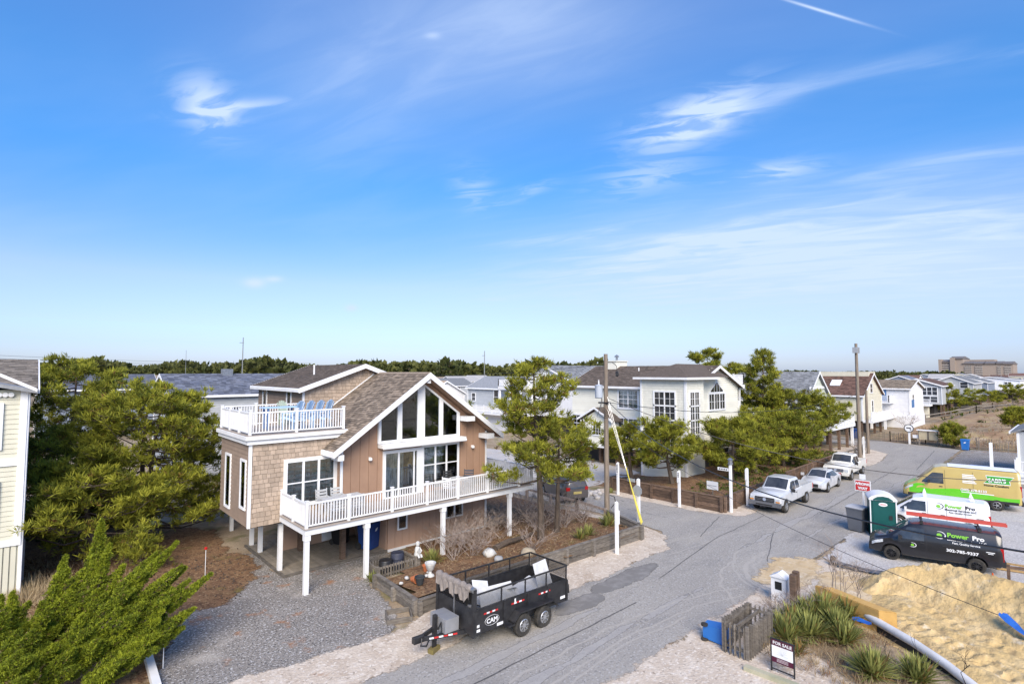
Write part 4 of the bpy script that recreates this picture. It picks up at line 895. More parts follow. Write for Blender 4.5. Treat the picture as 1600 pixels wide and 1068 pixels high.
r = thing('small_notice_sign', 'low white tilted information panel beside the notice board', 'sign', (81.0, 14.7, 0)); MB().beam((80.9, 14.35, 1.0), (80.9, 15.05, 1.0), .06, .4).build('board', WHITE, r); MB().box(80.93, 14.66, 0, 81.0, 14.74, .9).build('stake', WOODGREY, r)
r = sign_post('tall_white_post', 'tall white post beside the lattice panel', 57.4, 5.6, 3.2, .2)
r = thing('traffic_sign', 'red and white sign on a post behind the portable toilet', 'sign', (36.2, 9.2, 0)); MB().box(36.2, 9.16, 0, 36.28, 9.24, 2.9).build('post', WHITE, r); MB().box(36.16, 8.80, 1.98, 36.19, 9.60, 2.60).build('plate', WHITE, r); MB().box(36.15, 8.84, 2.02, 36.159, 9.56, 2.56).build('red_field', RED, r)
text('WRONG', .2, WHITE, r, (36.146, 9.2, 2.33), (0, -1, 0), (0, 0, 1), 'word', .001, True, bold=.012); text('WAY', .2, WHITE, r, (36.146, 9.2, 2.08), (0, -1, 0), (0, 0, 1), 'word', .001, True, bold=.012); MB().box(36.16, 9.05, 2.66, 36.2, 9.35, 2.95).build('top_plate', WHITE, r)
# for-sale sign
MAROON = mat('maroon', (.085, .012, .035), rough=.5)
r = thing('for_sale_sign', 'maroon and white FOR SALE yard sign in black frame', 'sign', (16.7, 6.45, 0)); s0, s1 = V(16.74, 6.78, 0), V(16.74, 6.14, 0)
for q in (s0, s1): MB().beam(q, q + V(0, 0, .98), .035).build('frame_leg', BLACKM, r)
for z in (.97, .1): MB().beam(s0 + V(0, 0, z), s1 + V(0, 0, z), .03).build('frame_bar', BLACKM, r)
MB().box(16.73, 6.155, .30, 16.745, 6.765, .95).build('panel', MAROON, r); MB().box(16.722, 6.165, .46, 16.729, 6.755, .78).build('white_panel', mat('sign_white', (.8, .82, .84)), r)
text('FOR SALE', .125, WHITE, r, (16.726, 6.46, .825), (0, -1, 0), (0, 0, 1), 'headline', .001, True, bold=.003)
for i in range(3): MB().box(16.724, 6.3, .34 + i * .035, 16.729, 6.62, .355 + i * .035).build('print_line', mat('faint_print', (.5, .42, .45)), r)
lg = MB()
for i in range(7): a = -1.1 + i * .37; lg.beam((16.72, 6.46, .56), (16.72, 6.46 - .15 * math.sin(a), .56 + .15 * math.cos(a)), .002, .008)
lg.beam((16.72, 6.62, .55), (16.72, 6.3, .55), .002, .01); stuff(lg.build('emblem', mat('faint_grey', (.6, .63, .66)), r))
tag(MB().beam((16.2, 7.35, .07), (16.35, 5.2, .07), .2, .14).build('landscape_timber', mat('pale_timber', (.42, .40, .29), (.3, .3, .2), rough=.9)), 'pale green-tinged timber edging below the for sale sign', 'timber')

# ------------------------------------------------------------ utility poles and cables
def pole(label, x, y, h, r0=.16, name='utility_pole', m=POLEWOOD, group=None):
    r = thing(name, label, 'pole', (x, y, 0), group); MB().tube([(x, y, 0), (x, y, h * .5), (x + .02, y, h)], [r0, r0 * .88, r0 * .72], 12).build('shaft', m, r, smooth=True); return r
p1 = pole('grey wooden utility pole with transformer at the street corner', 27.15, 20.8, 10.05, .17)
MB().lathe([(.2, 0), (.24, .04), (.24, .75), (.26, .76), (.26, .8), (.1, .86)], 14, (26.75, 21.05, 7.25)).build('transformer', mat('transformer_grey', (.42, .47, .54), (.36, .4, .46), rough=.5), p1, smooth=True)
MB().lathe([(.03, 0), (.06, .05), (.03, .1), (.06, .15), (.03, .2), (.05, .3)], 8, (26.75, 21.05, 8.1)).build('bushing', WHITE, p1, smooth=True)
MB().tube([(27.15, 20.8, 9.5), (27.5, 20.6, 9.55), (27.75, 20.4, 9.3), (27.78, 20.38, 8.9)], .02, 5).build('drop_lead', BLACKM, p1); MB().lathe([(.04, 0), (.1, .05), (.1, .3), (.04, .36)], 8, (27.78, 20.38, 8.6)).build('cutout', BLACKM, p1)
MB().box(27.0, 20.55, 6.9, 27.3, 21.3, 7.0).build('bracket', BLACKM, p1)
for k in range(5): MB().tube([(26.95, 21.0, 7.4 - k * .1), (26.8 - k * .05, 20.7 + k * .1, 6.7 - k * .15), (27.1, 20.65, 6.4 - k * .1)], .016, 5).build('lead', BLACKM, p1)
MB().tube([(27.3, 20.6, .4), (27.5, 20.4, .75), (27.45, 20.45, 1.1), (27.25, 20.65, 1.2)], .03, 6).build('coil', BLACKM, p1)
YEL = mat('guy_yellow', (.62, .55, .08), rough=.5)
for k, (dx, dz) in enumerate(((0, 7.4), (.15, 7.0), (.32, 6.6))):
    r = thing('guy_wire', ('guy wire with yellow sleeve, %s of three at the corner pole' % ('outermost', 'middle', 'innermost')[k]), 'wire', (26.6 + dx, 18.3, 0)); a = V(26.55 + dx * 1.3, 17.9 + dx * .6, .1); e = V(27.15, 20.7, dz); MB().tube([a, e], .012, 4).build('strand', STEEL, r); MB().tube([a, a.lerp(e, .42)], .032, 6).build('sleeve', YEL, r)
p2 = pole('tall utility pole with antenna brackets at the far corner', 64.3, 16.5, 11.9, .19)
MB().box(63.75, 16.3, 10.9, 64.1, 16.7, 11.5).build('antenna_box', GREYM, p2); MB().box(64.5, 16.3, 10.9, 64.85, 16.7, 11.5).build('antenna_box', GREYM, p2); MB().box(63.9, 16.45, 11.1, 64.7, 16.55, 11.2).build('cross_bracket', STEEL, p2)
pole('short cut-off wooden pole beside the tall antenna pole', 68.2, 16.7, 6.9, .17)
def cable(label, a, b, sag, r=.016, name='overhead_cable', group=None):
    a = Vector(a); b = Vector(b); pts = [a.lerp(b, t / 24) - V(0, 0, sag * 4 * (t / 24) * (1 - t / 24)) for t in range(25)]
    return tag(MB().tube(pts, r, 5, False).build(name, BLACKM, fix=False), label, 'cable', group)
def off(u, v, fwd):
    r = ray(u, v); return r * (fwd / (r.x * FWD[0] + r.y * FWD[1])) + V(0, 0, CAMH)
cable('thick overhead cable sagging from corner pole over the portable toilet', (27.15, 20.75, 7.15), off(1640, 868, 9.0), 1.35, .02)
cable('thin overhead cable crossing the road in front of the toilet', (27.15, 20.75, 6.2), off(1560, 960, 12.0), .8, .008)
cable('overhead cable passing above the gold and green van', (27.15, 20.75, 7.3), off(1660, 752, 26.0), 1.4, .02)
cable('overhead cable running from corner pole to tall antenna pole', (27.15, 20.8, 7.0), (64.3, 16.5, 6.6), 1.2, .02)
cable('upper cable from corner pole back over the side street', (27.15, 20.8, 9.4), (24.0, 60.0, 9.6), .9, .014)
cable('service cable from corner pole to the cream three-storey house', (27.1, 20.9, 7.0), (42.0, 32.0, 6.6), .5, .014)
for k, (h, s) in enumerate(((11.2, 1.2), (10.6, 1.3), (10.0, 1.4))):
    cable('thin distant power line wire, %s of three strands above the broad pine' % ('top', 'middle', 'bottom')[k], (-40, 150, h + 3), (78, 196, h + 1), s, .028, 'power_line')
for u, vt, fw, lab in ((380, 527, 150, 'slim distant power pole rising over the navy roof'), (757, 548, 170, 'slim distant power pole above the house with roof railings'), (291, 547, 260, 'faint distant mast above the wooded ridge'), (1570 - 30, 566, 210, None), (1194, 556, 130, 'thin grey mast standing behind the dark pines')):
    if not lab: continue
    a = off(u, vt, fw); pl = pole(lab, a.x, a.y, a.z, .16 if fw < 200 else .12, 'power_pole', mat('steel_pole', (.22, .24, .25)))
    if u in (380, 757): MB().box(a.x - .9, a.y - .06, a.z - 1.6, a.x + .2, a.y + .06, a.z - 1.45).build('cross_arm', MATS['steel_pole'], pl)

# ------------------------------------------------------------ other houses
CREAM = mat('cream_lap', (.60, .59, .48), (.55, .54, .44), scale=1, rough=.7, rnd=.02); CREAM2 = mat('cream_siding', (.74, .73, .64), (.69, .68, .60), scale=1, rough=.7, attr='rnd', rnd=.04)
CREAM3 = mat('warm_cream_siding', (.63, .60, .48), (.58, .55, .44), rough=.7, attr='rnd', rnd=.03); GREYS = mat('grey_siding', (.42, .44, .46), (.37, .39, .41), rough=.7, attr='rnd', rnd=.04); BLUES = mat('blue_siding', (.07, .17, .36), (.06, .15, .32), rough=.6, attr='rnd', rnd=.06)
WSID = mat('white_siding', (.72, .73, .75), (.66, .67, .69), rough=.65, attr='rnd', rnd=.03); SLATE = mat('slate_siding', (.22, .26, .33), rough=.7); PGREEN = mat('pale_green_siding', (.56, .60, .53), (.52, .56, .49), rough=.7, attr='rnd', rnd=.03)
RGREY = mat('roof_grey', (.24, .25, .265), (.17, .18, .19), scale=4, rough=.95, attr='rnd', rnd=.35, bump=.3); RNAVY = mat('roof_navy', (.10, .115, .16), (.16, .175, .215), scale=1.2, rough=.9, attr='rnd', rnd=.35); RRED = mat('roof_redbrown', (.15, .085, .065), (.11, .065, .05), scale=4, rough=.95, attr='rnd', rnd=.35); RTAN = mat('roof_tan', (.26, .21, .155), (.2, .16, .12), scale=4, rough=.95, attr='rnd', rnd=.35)
# neighbour at the far left: cream lap siding, planks one by one
HL = thing('cream_neighbour_house', 'tall cream lap-sided house beside the broad pine and juniper', 'house', (-3, 30, 0))
part('core_wall', CREAM, HL, (-8, 28.53, 0, 0.0, 44, 8.2)); CR = MATS['cream_lap']
front = part('front_wall', CREAM, HL, (-8, 28.5, 2.25, -.03, 28.53, 8.2)); lap('lap', FX(-8, 28.5, 2.4), 7.85, 2.85, CREAM, front, .19, single=True); lap('lap', FX(-8, 28.5, 5.55), 7.85, 2.6, CREAM, front, .19, single=True)
part('band', WHITE, HL, (-8, 28.42, 2.2, -.02, 28.5, 2.42)); part('band', WHITE, HL, (-8, 28.42, 5.27, -.02, 28.5, 5.55)); part('corner_board', WHITE, HL, (-.16, 28.40, 2.2, .06, 28.56, 8.2)); part('corner_board', WHITE, HL, (.0, 28.44, 0, .12, 28.56, 8.15))
x = -8
while x < -.1: MB().box(x, 28.47, 0, x + .15, 28.5, 2.2).build('skirt_board', CREAM, HL); x += .19
sw = part('side_wall', WHITE, HL, (.003, 28.56, 0, .03, 44, 8.2))
lap('lap_siding', (V(.03, 28.6, .1), V(0, 1, 0), V(1, 0, 0)), 15, 8.0, CREAM, sw, .19)
part('window_casing', WHITE, HL, (-1.2, 28.40, 5.9, -.62, 28.5, 7.7)); part('window_casing', WHITE, HL, (-1.2, 28.40, 2.9, -.62, 28.5, 4.7)); part('window_casing', WHITE, HL, (.03, 31, 6.4, .10, 32, 7.9)); part('side_window', DGLASS, HL, (.101, 31.1, 6.5, .105, 31.9, 7.8))
part('meter_box', mat('meter_grey', (.3, .31, .32), rough=.5), HL, (.06, 29.2, .6, .2, 29.6, 2.2)); part('downpipe', WHITE, HL, (.06, 28.62, .1, .14, 28.7, 8.1))
b = MB(); b.prism([(-8.2, 28.05, 8.72), (-.75, 28.05, 8.72), (.32, 28.05, 8.12), (.32, 28.05, 8.25), (-.75, 28.05, 8.85), (-8.2, 28.05, 8.85)], (0, .05, 0)); 
hr = b.build('rake_board', WHITE, HL)
part('gable_infill', CREAM, HL, (-8, 28.4, 8.1, -1.0, 28.5, 8.75))
sc = MB(); x = -4
while x < -.3: sc.lathe([(.09, 28.38), (.09, 28.41)], 10, (x, 0, 8.02), 'y'); x += .17
stuff(sc.build('scalloped_trim', WHITE, HL))
MB().prism([(.34, 28.08, 8.2), (-5.5, 28.08, 9.55), (-5.5, 28.08, 9.4), (.34, 28.08, 8.06)], (0, 3, 0)).build('front_roof', RGREY, HL)
roof_tabs('roof_shingles', (.36, 30.0, 8.22), (-1, 0, 0), (0, 4.6, 1.28), 8.4, 4.8, mat('roof_greybrown', (.22, .195, .17), (.15, .135, .12), scale=5, rough=.95, attr='rnd', rnd=.4), HL, .16, .35)
MB().prism([(.36, 30, 8.2), (.36, 34.6, 9.48), (.36, 44, 7.9), (.36, 44, 7.7), (.36, 30, 8.0)], (-8.5, 0, 0)).build('main_roof', MATS['roof_greybrown'], HL); MB().prism([(.37, 29.9, 8.2), (.37, 34.6, 9.5), (.37, 39, 8.7), (.37, 39, 8.5), (.37, 34.6, 9.3), (.37, 29.9, 8.0)], (.05, 0, 0)).build('rake_board', WHITE, HL)

def simple_house(name, label, x0, x1, y0, y1, z0, ze, zr, axis, wall, roof, wins=(), tabs=None, ov=.35, stilts=True, cat='house', row=.2, laprow=.2, sides=True):
    """wins: (face 'X' or 'Y', start along, z, w, h, cols) windows; walls start at z0 on stilts"""
    r = thing(name, label, cat, ((x0 + x1) / 2, (y0 + y1) / 2, 0)); wb = MB().box(x0, y0, z0, x1, y1, ze)
    c = (x0 + x1) / 2 if axis == 'y' else (y0 + y1) / 2
    if axis == 'y': wb.prism([(x0, y0, ze), (x1, y0, ze), (c, y0, zr - .12)], (0, y1 - y0, 0))
    else: wb.prism([(x0, y0, ze), (x0, y1, ze), (x0, c, zr - .12)], (x1 - x0, 0, 0))
    wo_ = wb.build('walls', wall, r)
    if laprow:
        if axis == 'y':
            lap('lap_siding', FX(x0, y0, z0), x1 - x0, zr - z0 - .2, wall, wo_, laprow, top=lambda z: (0, x1 - x0) if z + z0 < ze else ((x1 - x0) / 2 * (z + z0 - ze) / (zr - ze), (x1 - x0) * (1 - .5 * (z + z0 - ze) / (zr - ze))))
            lap('lap_siding', FYw(x0, y1, z0), y1 - y0, ze - z0, wall, wo_, laprow)
        else:
            lap('lap_siding', FX(x0, y0, z0), x1 - x0, ze - z0, wall, wo_, laprow)
            lap('lap_siding', FYw(x0, y1, z0), y1 - y0, zr - z0 - .2, wall, wo_, laprow, top=lambda z: (0, y1 - y0) if z + z0 < ze else ((y1 - y0) / 2 * (z + z0 - ze) / (zr - ze), (y1 - y0) * (1 - .5 * (z + z0 - ze) / (zr - ze))))
    gable_roof(r, x0, x1, y0, y1, ze + .05, zr, roof, ov, tabs=tabs, axis=axis, row=row, tab=.4)
    for q in (x0, y0), (x1, y0), (x0, y1): MB().box(q[0] - .07, q[1] - .06, z0, q[0] + .06, q[1] + .07, ze).build('corner_board', WHITE, r)
    if stilts and z0 > .5:
        nx = max(2, int((x1 - x0) / 2.6)); ny = max(2, int((y1 - y0) / 2.8))
        for i in range(nx + 1):
            for j in range(ny + 1):
                if i in (0, nx) or j == 0: xx = x0 + .2 + (x1 - x0 - .4) * i / nx; yy = y0 + .2 + (y1 - y0 - .4) * j / ny; MB().box(xx - .14, yy - .14, 0, xx + .14, yy + .14, z0).build('piling', WOODBRN, r)
        MB().box(x0 + 1.5, y0 + 1.5, 0, x1 - .5, y1 - .5, z0).build('undercroft', mat('undercroft_shade', (.06, .055, .05)), r)  # solid dark block; the shade under the house is put into its colour
    for f, a, z, ww, hh, cols in wins:
        fr_ = FX(0, y0) if f == 'Y' else (V(x0, 0, 0), V(0, 1, 0), V(-1, 0, 0)); window(r, fr_, a, z, ww, hh, cols, fw=.12, d=.08, glass=DGLASS)
    return r
# cream three-storey house over the side street
H2 = thing('three_storey_house', 'large pale cream three-storey house with tall stair windows behind pines', 'house', (46, 28, 0))
X0, X1, Y0, Y1 = 42.0, 50.8, 23.1, 36.5; ZE, ZR = 7.65, 9.5; CX = (X0 + X1) / 2
b = MB().box(X0, Y0, 1.9, X1, Y1, ZE); b.prism([(X0, Y0, ZE), (X1, Y0, ZE), (CX, Y0, ZR - .12)], (0, Y1 - Y0, 0)); m2 = b.build('main_walls', CREAM2, H2)
lap('lap_siding', FYw(X0, Y1, 1.9), Y1 - 26.4, ZE - 1.9, CREAM2, m2, .2); lap('lap_siding', FX(X0, Y0, 1.9), X1 - X0, ZR - 2.1, CREAM2, m2, .2, top=lambda z: (0, 8.8) if z + 1.9 < ZE else (4.4 * (z + 1.9 - ZE) / (ZR - ZE), 8.8 - 4.4 * (z + 1.9 - ZE) / (ZR - ZE)))
gable_roof(H2, X0, X1, Y0, Y1, ZE + .05, ZR, ROOFDK, .45, tabs=(-1,), row=.18)
tw = part('stair_tower', CREAM2, H2, (39.6, 22.3, 0, 42.6, 26.5, 8.42)); shingles('wall_shingles', FYw(39.6, 26.5, 2.0), 4.2, 6.4, CREAM2, tw, row=.22, wmin=.2, wmax=.26); shingles('wall_shingles', FX(39.6, 22.3, 2.0), 2.9, 6.4, CREAM2, tw, row=.22, wmin=.2, wmax=.26); lap('lap_siding', FYw(39.6, 26.5, 0), 4.2, 2.0, CREAM2, tw, .2)
tr_ = MB(); e = .5; A = [(39.6 - e, 22.3 - e), (46.4, 22.3 - e), (46.4, 26.5 + e), (39.6 - e, 26.5 + e)]
tr_.add([(A[0][0], A[0][1], 8.45), (A[1][0], A[1][1], 8.45), (A[2][0], A[2][1], 8.45), (A[3][0], A[3][1], 8.45), (41.8, 24.4, 9.62), (46.4, 24.4, 9.62)], [(0, 1, 5, 4), (3, 4, 5, 2), (0, 4, 3), (1, 2, 5), (0, 3, 2, 1)]); tro = tr_.build('tower_roof', ROOFDK, H2)
part('tower_eave', WHITE, H2, (A[0][0] - .04, A[0][1] - .04, 8.28, 44.4, A[0][1] + .12, 8.46)); part('tower_eave', WHITE, H2, (A[0][0] - .04, A[0][1] + .121, 8.28, A[0][0] + .1, A[3][1], 8.46))
fxx = (V(39.6, 0, 0), V(0, 1, 0), V(-1, 0, 0)); fy = FX(0, 22.3)
for k in range(4):
    window(H2, fxx, 23.25, 6.15 - k * 1.18, 1.9, 1.06, 2, False, fw=.12, grid=(2, 2), d=.09, glass=DGLASS); window(H2, fy, 40.25, 6.15 - k * 1.18, 1.45, 1.06, 2, False, fw=.12, grid=(2, 2), d=.09, glass=DGLASS)
part('tower_corner_board', WHITE, H2, (39.52, 22.22, 0, 39.7, 22.4, 8.3)); part('tower_corner_board', WHITE, H2, (39.53, 26.4, 0, 39.65, 26.58, 8.3))
fl = (V(X0, 0, 0), V(0, 1, 0), V(-1, 0, 0))
for a, z in ((28.5, 5.55), (28.5, 2.9), (34.3, 2.9)): window(H2, fl, a, z, 2.1, 1.6, 2, True, fw=.17, grid=(2, 4), d=.08, curtain=1.0)
part('entry_wall', CREAM2, H2, (40.7, 30.6, 1.9, 42.0, 34.0, 4.3)); MB().prism([(40.3, 30.2, 4.2), (40.3, 32.3, 5.35), (40.3, 34.4, 4.2), (40.3, 34.4, 4.35), (40.3, 32.3, 5.5), (40.3, 30.2, 4.35)], (2, 0, 0)).build('entry_roof', ROOFDK, H2); MB().prism([(40.7, 30.6, 4.3), (40.7, 34, 4.3), (40.7, 32.3, 5.25)], (1.3, 0, 0)).build('entry_gable', CREAM2, H2)
MB().prism([(40.26, 30.15, 4.18), (40.26, 32.3, 5.37), (40.26, 34.45, 4.18), (40.26, 34.45, 4.38), (40.26, 32.3, 5.57), (40.26, 30.15, 4.38)], (.035, 0, 0)).build('entry_rake', WHITE, H2); window(H2, (V(40.7, 0, 0), V(0, 1, 0), V(-1, 0, 0)), 31.8, 2.9, .9, 1.2, 1, False, grid=(3, 4), d=.08)
part('skirt_beam', WHITE, H2, (41.9, 26.6, 1.7, 42.0, 36.5, 1.95), (40.6, 30.5, 1.7, 40.7, 34.1, 1.95)); part('undercroft', MATS['undercroft_shade'] if 'undercroft_shade' in MATS else mat('undercroft_shade', (.06, .055, .05)), H2, (43, 24, 0, 50.5, 36, 1.88))  # dark block under the floor is coloured as the shade there
for y in (27.2, 29, 31, 33, 35, 36.3): MB().box(42.05, y - .15, 0, 42.35, y + .15, 1.9).build('piling', WOODBRN, H2)
fg = FX(0, Y0); window(H2, fg, 45.0, 5.55, 3.0, 1.35, 3, False, fw=.14, grid=(2, 2), d=.09, glass=DGLASS); window(H2, fg, 45.4, 3.0, 2.0, 1.5, 2, True, fw=.13, grid=(2, 2), d=.08, curtain=1.0)
aw_ = MB().prism([(45.0, Y0 - .002, 7.04), (48.0, Y0 - .002, 7.04), (46.5, Y0 - .002, 8.12)], (0, -.06, 0)).build('arched_light_frame', WHITE, H2); 
for xa, xb, t0, t1 in ((45.35, 45.95, .2, .55), (46.02, 46.46, .6, .92), (46.54, 46.98, .92, .6), (47.05, 47.65, .55, .2)): MB().prism([(xa, Y0 - .065, 7.1), (xb, Y0 - .065, 7.1), (xb, Y0 - .065, 7.04 + 1.0 * t1), (xa, Y0 - .065, 7.04 + 1.0 * t0)], (0, -.006, 0)).build('pane', DGLASS, aw_)
part('side_porch', WHITE, H2, (50.85, 23.6, 2.2, 52.6, 27.5, 2.5)); part('side_porch', WHITE, H2, (50.85, 23.6, 5.0, 52.6, 27.5, 5.2)); part('side_porch', WHITE, H2, (50.6, 23.3, 7.4, 52.9, 27.8, 7.65)); part('porch_post', WHITE, H2, (52.4, 23.6, 2.5, 52.55, 23.75, 7.4)); part('porch_glass', DGLASS, H2, (50.9, 23.8, 5.2, 52.4, 23.84, 7.4)); railing(H2, (50.7, 23.4), (52.8, 23.4), 7.65, 1.0, single=False); railing(H2, (52.8, 23.4), (52.8, 27.7), 7.65, 1.0, single=False)
part('porch_panel', WHITE, H2, (50.9, 23.62, 5.2, 52.4, 23.66, 6.1)); MB().box(45.6, 33.6, 9.0, 47.6, 34.8, 10.0).box(45.5, 33.5, 10.0, 47.7, 34.9, 10.1).build('chimney', CREAM2, H2); MB().lathe([(.12, 10.1), (.12, 10.5), (.25, 10.5), (.25, 10.6), (.05, 10.75)], 8, (46.6, 34.2, 0)).build('chimney_cap', STEEL, H2)
MB().lathe([(.06, 8.9), (.06, 9.35)], 6, (45.2, 30.5, 0)).build('vent_pipe', WHITE, H2)
# houses behind and along the far road
h = simple_house('grey_siding_house', 'pale grey house with roof-top railing deck behind the central pine', 55, 63, 61, 71, 2.6, 6.4, 8.2, 'y', GREYS, RGREY, (('X', 69.0, 4.2, .9, 1.2, 1), ('X', 63.2, 4.0, 1.0, 2.0, 1), ('Y', 56.5, 4.0, 1.4, 2.0, 1)), laprow=.25)
part('balcony_floor', WHITE, h, (52.0, 55.5, 2.45, 62, 61, 2.75)); part('balcony_floor', WHITE, h, (53.0, 56.0, 6.3, 62, 61, 6.75)); part('balcony_floor', WHITE, h, (52.0, 61.01, 2.45, 54.9, 71, 2.75))
for x, y in ((53.2, 56.2), (53.2, 58.5), (55.5, 56.2), (58.5, 56.2), (53.2, 60.8)): MB().box(x - .12, y - .12, 2.7, x + .12, y + .12, 6.3).build('porch_column', WHITE, h)
for a, b_, z in (((52.1, 55.6), (61.8, 55.6), 2.75), ((52.1, 71), (52.1, 55.6), 2.75), ((53.1, 56.1), (61.8, 56.1), 6.75), ((53.1, 61), (53.1, 56.1), 6.75), ((53.1, 61), (56.5, 61), 6.75)): railing(h, a, b_, z, 1.0, single=False)
part('lower_storey', WSID, h, (53.5, 58, 0, 63, 71, 2.45))
h = simple_house('navy_roof_house', 'low grey house with navy shingle roof behind the broad pine', 9.0, 20.5, 51.5, 60, 0, 7.0, 8.75, 'x', GREYS, RNAVY, (('Y', 13, 4.6, 1.2, 1.2, 1),), tabs=(-1,), row=.25); MB().box(13.6, 55.3, 8.5, 14.5, 55.9, 9.2).build('chimney', STEEL, h)
simple_house('dark_blue_house', 'slate blue house with dark roof beyond the navy roof house', 1, 14, 92, 102, 0, 6.6, 8.6, 'x', SLATE, RNAVY, (('Y', 6, 5.0, 1.2, 1.0, 1), ('Y', 9.5, 5.0, 1.2, 1.0, 1)), laprow=0)
simple_house('tan_roof_house', 'low house with sandy tan roof behind the glazed gable', 50, 58, 76, 90, 0, 5.2, 7.4, 'y', WSID, mat('roof_sand', (.38, .29, .2), (.33, .25, .17), rough=.95), laprow=0)
simple_house('long_roof_house', 'wide house with long grey roof behind the cream three-storey house', 56, 78, 48, 60, 2.5, 7.4, 9.9, 'x', WSID, RGREY, (('X', 52, 5, 1.2, 1.3, 1),), laprow=0, tabs=(-1,), row=.3)
h = simple_house('grey_roof_house', 'pale green stilt house with steep grey shingle roof and front deck', 65.5, 73.5, 22, 34, 2.6, 5.75, 8.95, 'y', PGREEN, RGREY, (('X', 24.0, 4.0, 2.2, 1.2, 3),), tabs=(-1,), row=.22)
part('gable_band', WHITE, h, (66.8, 21.86, 6.9, 72.2, 21.96, 7.2)); part('gable_band', WHITE, h, (65.6, 21.86, 5.5, 73.4, 21.96, 5.8)); part('front_deck', WHITE, h, (65.5, 19.4, 2.4, 74.2, 22, 2.75)); railing(h, (65.6, 19.5), (74.1, 19.5), 2.75, 1.05, single=False); railing(h, (65.6, 22), (65.6, 19.5), 2.75, 1.05, single=False, ends=(1, 0)); railing(h, (74.1, 19.5), (74.1, 22), 2.75, 1.05, single=False, ends=(0, 1))
for x in (66, 69, 72, 74): MB().box(x - .13, 19.6, 0, x + .13, 19.86, 2.4).build('deck_post', WHITE if x == 74 else WOODBRN, h)
h = simple_house('brown_roof_house', 'tall cream house with red-brown roof and two skylights', 84.5, 94.5, 21.2, 33.5, 2.2, 5.8, 8.75, 'y', CREAM3, RRED, (('Y', 86, 3.2, .8, 1.6, 1), ('Y', 89, 3.2, .8, 1.6, 1), ('Y', 88.5, 6.0, 1.2, 1.2, 1)), tabs=(-1,), row=.25)
for y in (24.3, 28.5): MB().prism([(86.2, y, 6.95), (87.4, y, 7.65), (87.4, y, 7.78), (86.2, y, 7.08)], (0, 1.3, 0)).build('skylight', WHITE, h)
part('flat_parapet', CREAM3, h, (88.6, 21.3, 8.3, 92, 34, 8.95)); part('corner_trim', WHITE, h, (84.42, 21.1, 2.2, 84.6, 21.3, 5.8)); railing(h, (84.6, 20.2), (94.4, 20.2), 2.3, 1.0, single=False); part('front_deck', WHITE, h, (84.5, 20, 2.0, 94.5, 21.2, 2.3))
h = simple_house('blue_white_house', 'blue and white house with twin gables and white balconies', 104, 114, 19.6, 25.2, 1.9, 6.3, 7.6, 'y', WSID, RTAN, (('Y', 106, 4, 1.2, 1.2, 1),), tabs=(-1,), row=.3, stilts=False)
part('blue_panel', BLUES, h, (103.9, 22.6, 4.2, 103.96, 25.1, 6.2)); part('blue_panel', BLUES, h, (101.9, 25.4, 2.2, 102.0, 27.2, 5.9)); part('blue_panel', BLUES, h, (105.5, 19.5, 3.2, 107, 19.56, 4.4)); part('rear_wall', WSID, h, (102, 25.2, 1.5, 114, 31, 6.6)); gable_roof(h, 101.6, 114, 25.6, 31.4, 6.6, 8.3, RTAN, .4, axis='x', tabs=None)
part('balcony_floor', WHITE, h, (98.5, 21.4, 1.55, 104, 27.5, 1.85), (101, 21.6, 3.9, 104, 27, 4.1)); part('skirt_wall', WSID, h, (103.6, 19.4, 0, 114, 25, 1.9))
for a, b_, z in (((98.6, 27.4), (98.6, 21.5), 1.85), ((98.6, 21.5), (104, 21.5), 1.85), ((101.1, 26.9), (101.1, 21.7), 4.1), ((101.1, 21.7), (104, 21.7), 4.1)): railing(h, a, b_, z, 1.0, single=False)
for y in (21.8, 23.6, 25.4, 27.2): MB().box(98.7, y - .15, 0, 99.0, y + .15, 1.55).build('piling', WHITE, h)
h = simple_house('balcony_house', 'grey house with dark red roof and white balcony facing dunes', 131, 143, 19.5, 27, 2.6, 6.3, 7.6, 'x', GREYS, RRED, (('X', 20.2, 4.4, 2.4, 1.5, 3), ('X', 23.2, 3.6, 2.6, 2.2, 2), ('X', 20.2, 3.0, 2.2, 1.1, 2)), laprow=0)
part('balcony_floor', WHITE, h, (128.5, 21, 2.3, 131, 27.5, 2.6)); railing(h, (128.6, 27.4), (128.6, 21.1), 2.6, 1.0, single=False); part('lower_storey', CREAM3, h, (129.5, 21.5, 0, 131, 26.5, 2.3)); part('lower_door', DGLASS, h, (129.44, 23.2, .3, 129.5, 24.3, 2.1)); part('shade_panel', PGREEN, h, (128.4, 25.2, 2.6, 128.5, 27.4, 4.4))
simple_house('pale_blue_house', 'pale house with arched grey roof behind the dune shrubs', 168, 182, 19, 27, 2.2, 6.3, 8.0, 'x', GREYS, RGREY, (('X', 20, 5, 1.4, 1.4, 1), ('X', 23, 5, 1.4, 1.4, 1)), laprow=0)
simple_house('slate_house', 'slate blue house with grey roof along the dune edge', 205, 222, 20, 31, 2.2, 5.9, 7.6, 'x', SLATE, RGREY, (('X', 21.5, 4.6, 1.4, 1.8, 1), ('X', 26, 4.6, 1.6, 1.4, 1)), laprow=0)
h = simple_house('white_dune_house', 'white house with stacked balconies beyond the dune', 232, 250, 15, 29, 2.0, 6.4, 7.4, 'x', WSID, RGREY, (('X', 17, 4.4, 1.6, 1.3, 2), ('X', 21, 4.4, 1.6, 1.3, 1), ('X', 24.5, 2.6, 1.6, 1.3, 1)), laprow=0); part('balcony_floor', WHITE, h, (228, 9, 3.2, 236, 20, 3.5)); railing(h, (228.1, 20), (228.1, 9), 3.5, 1.2, single=False)
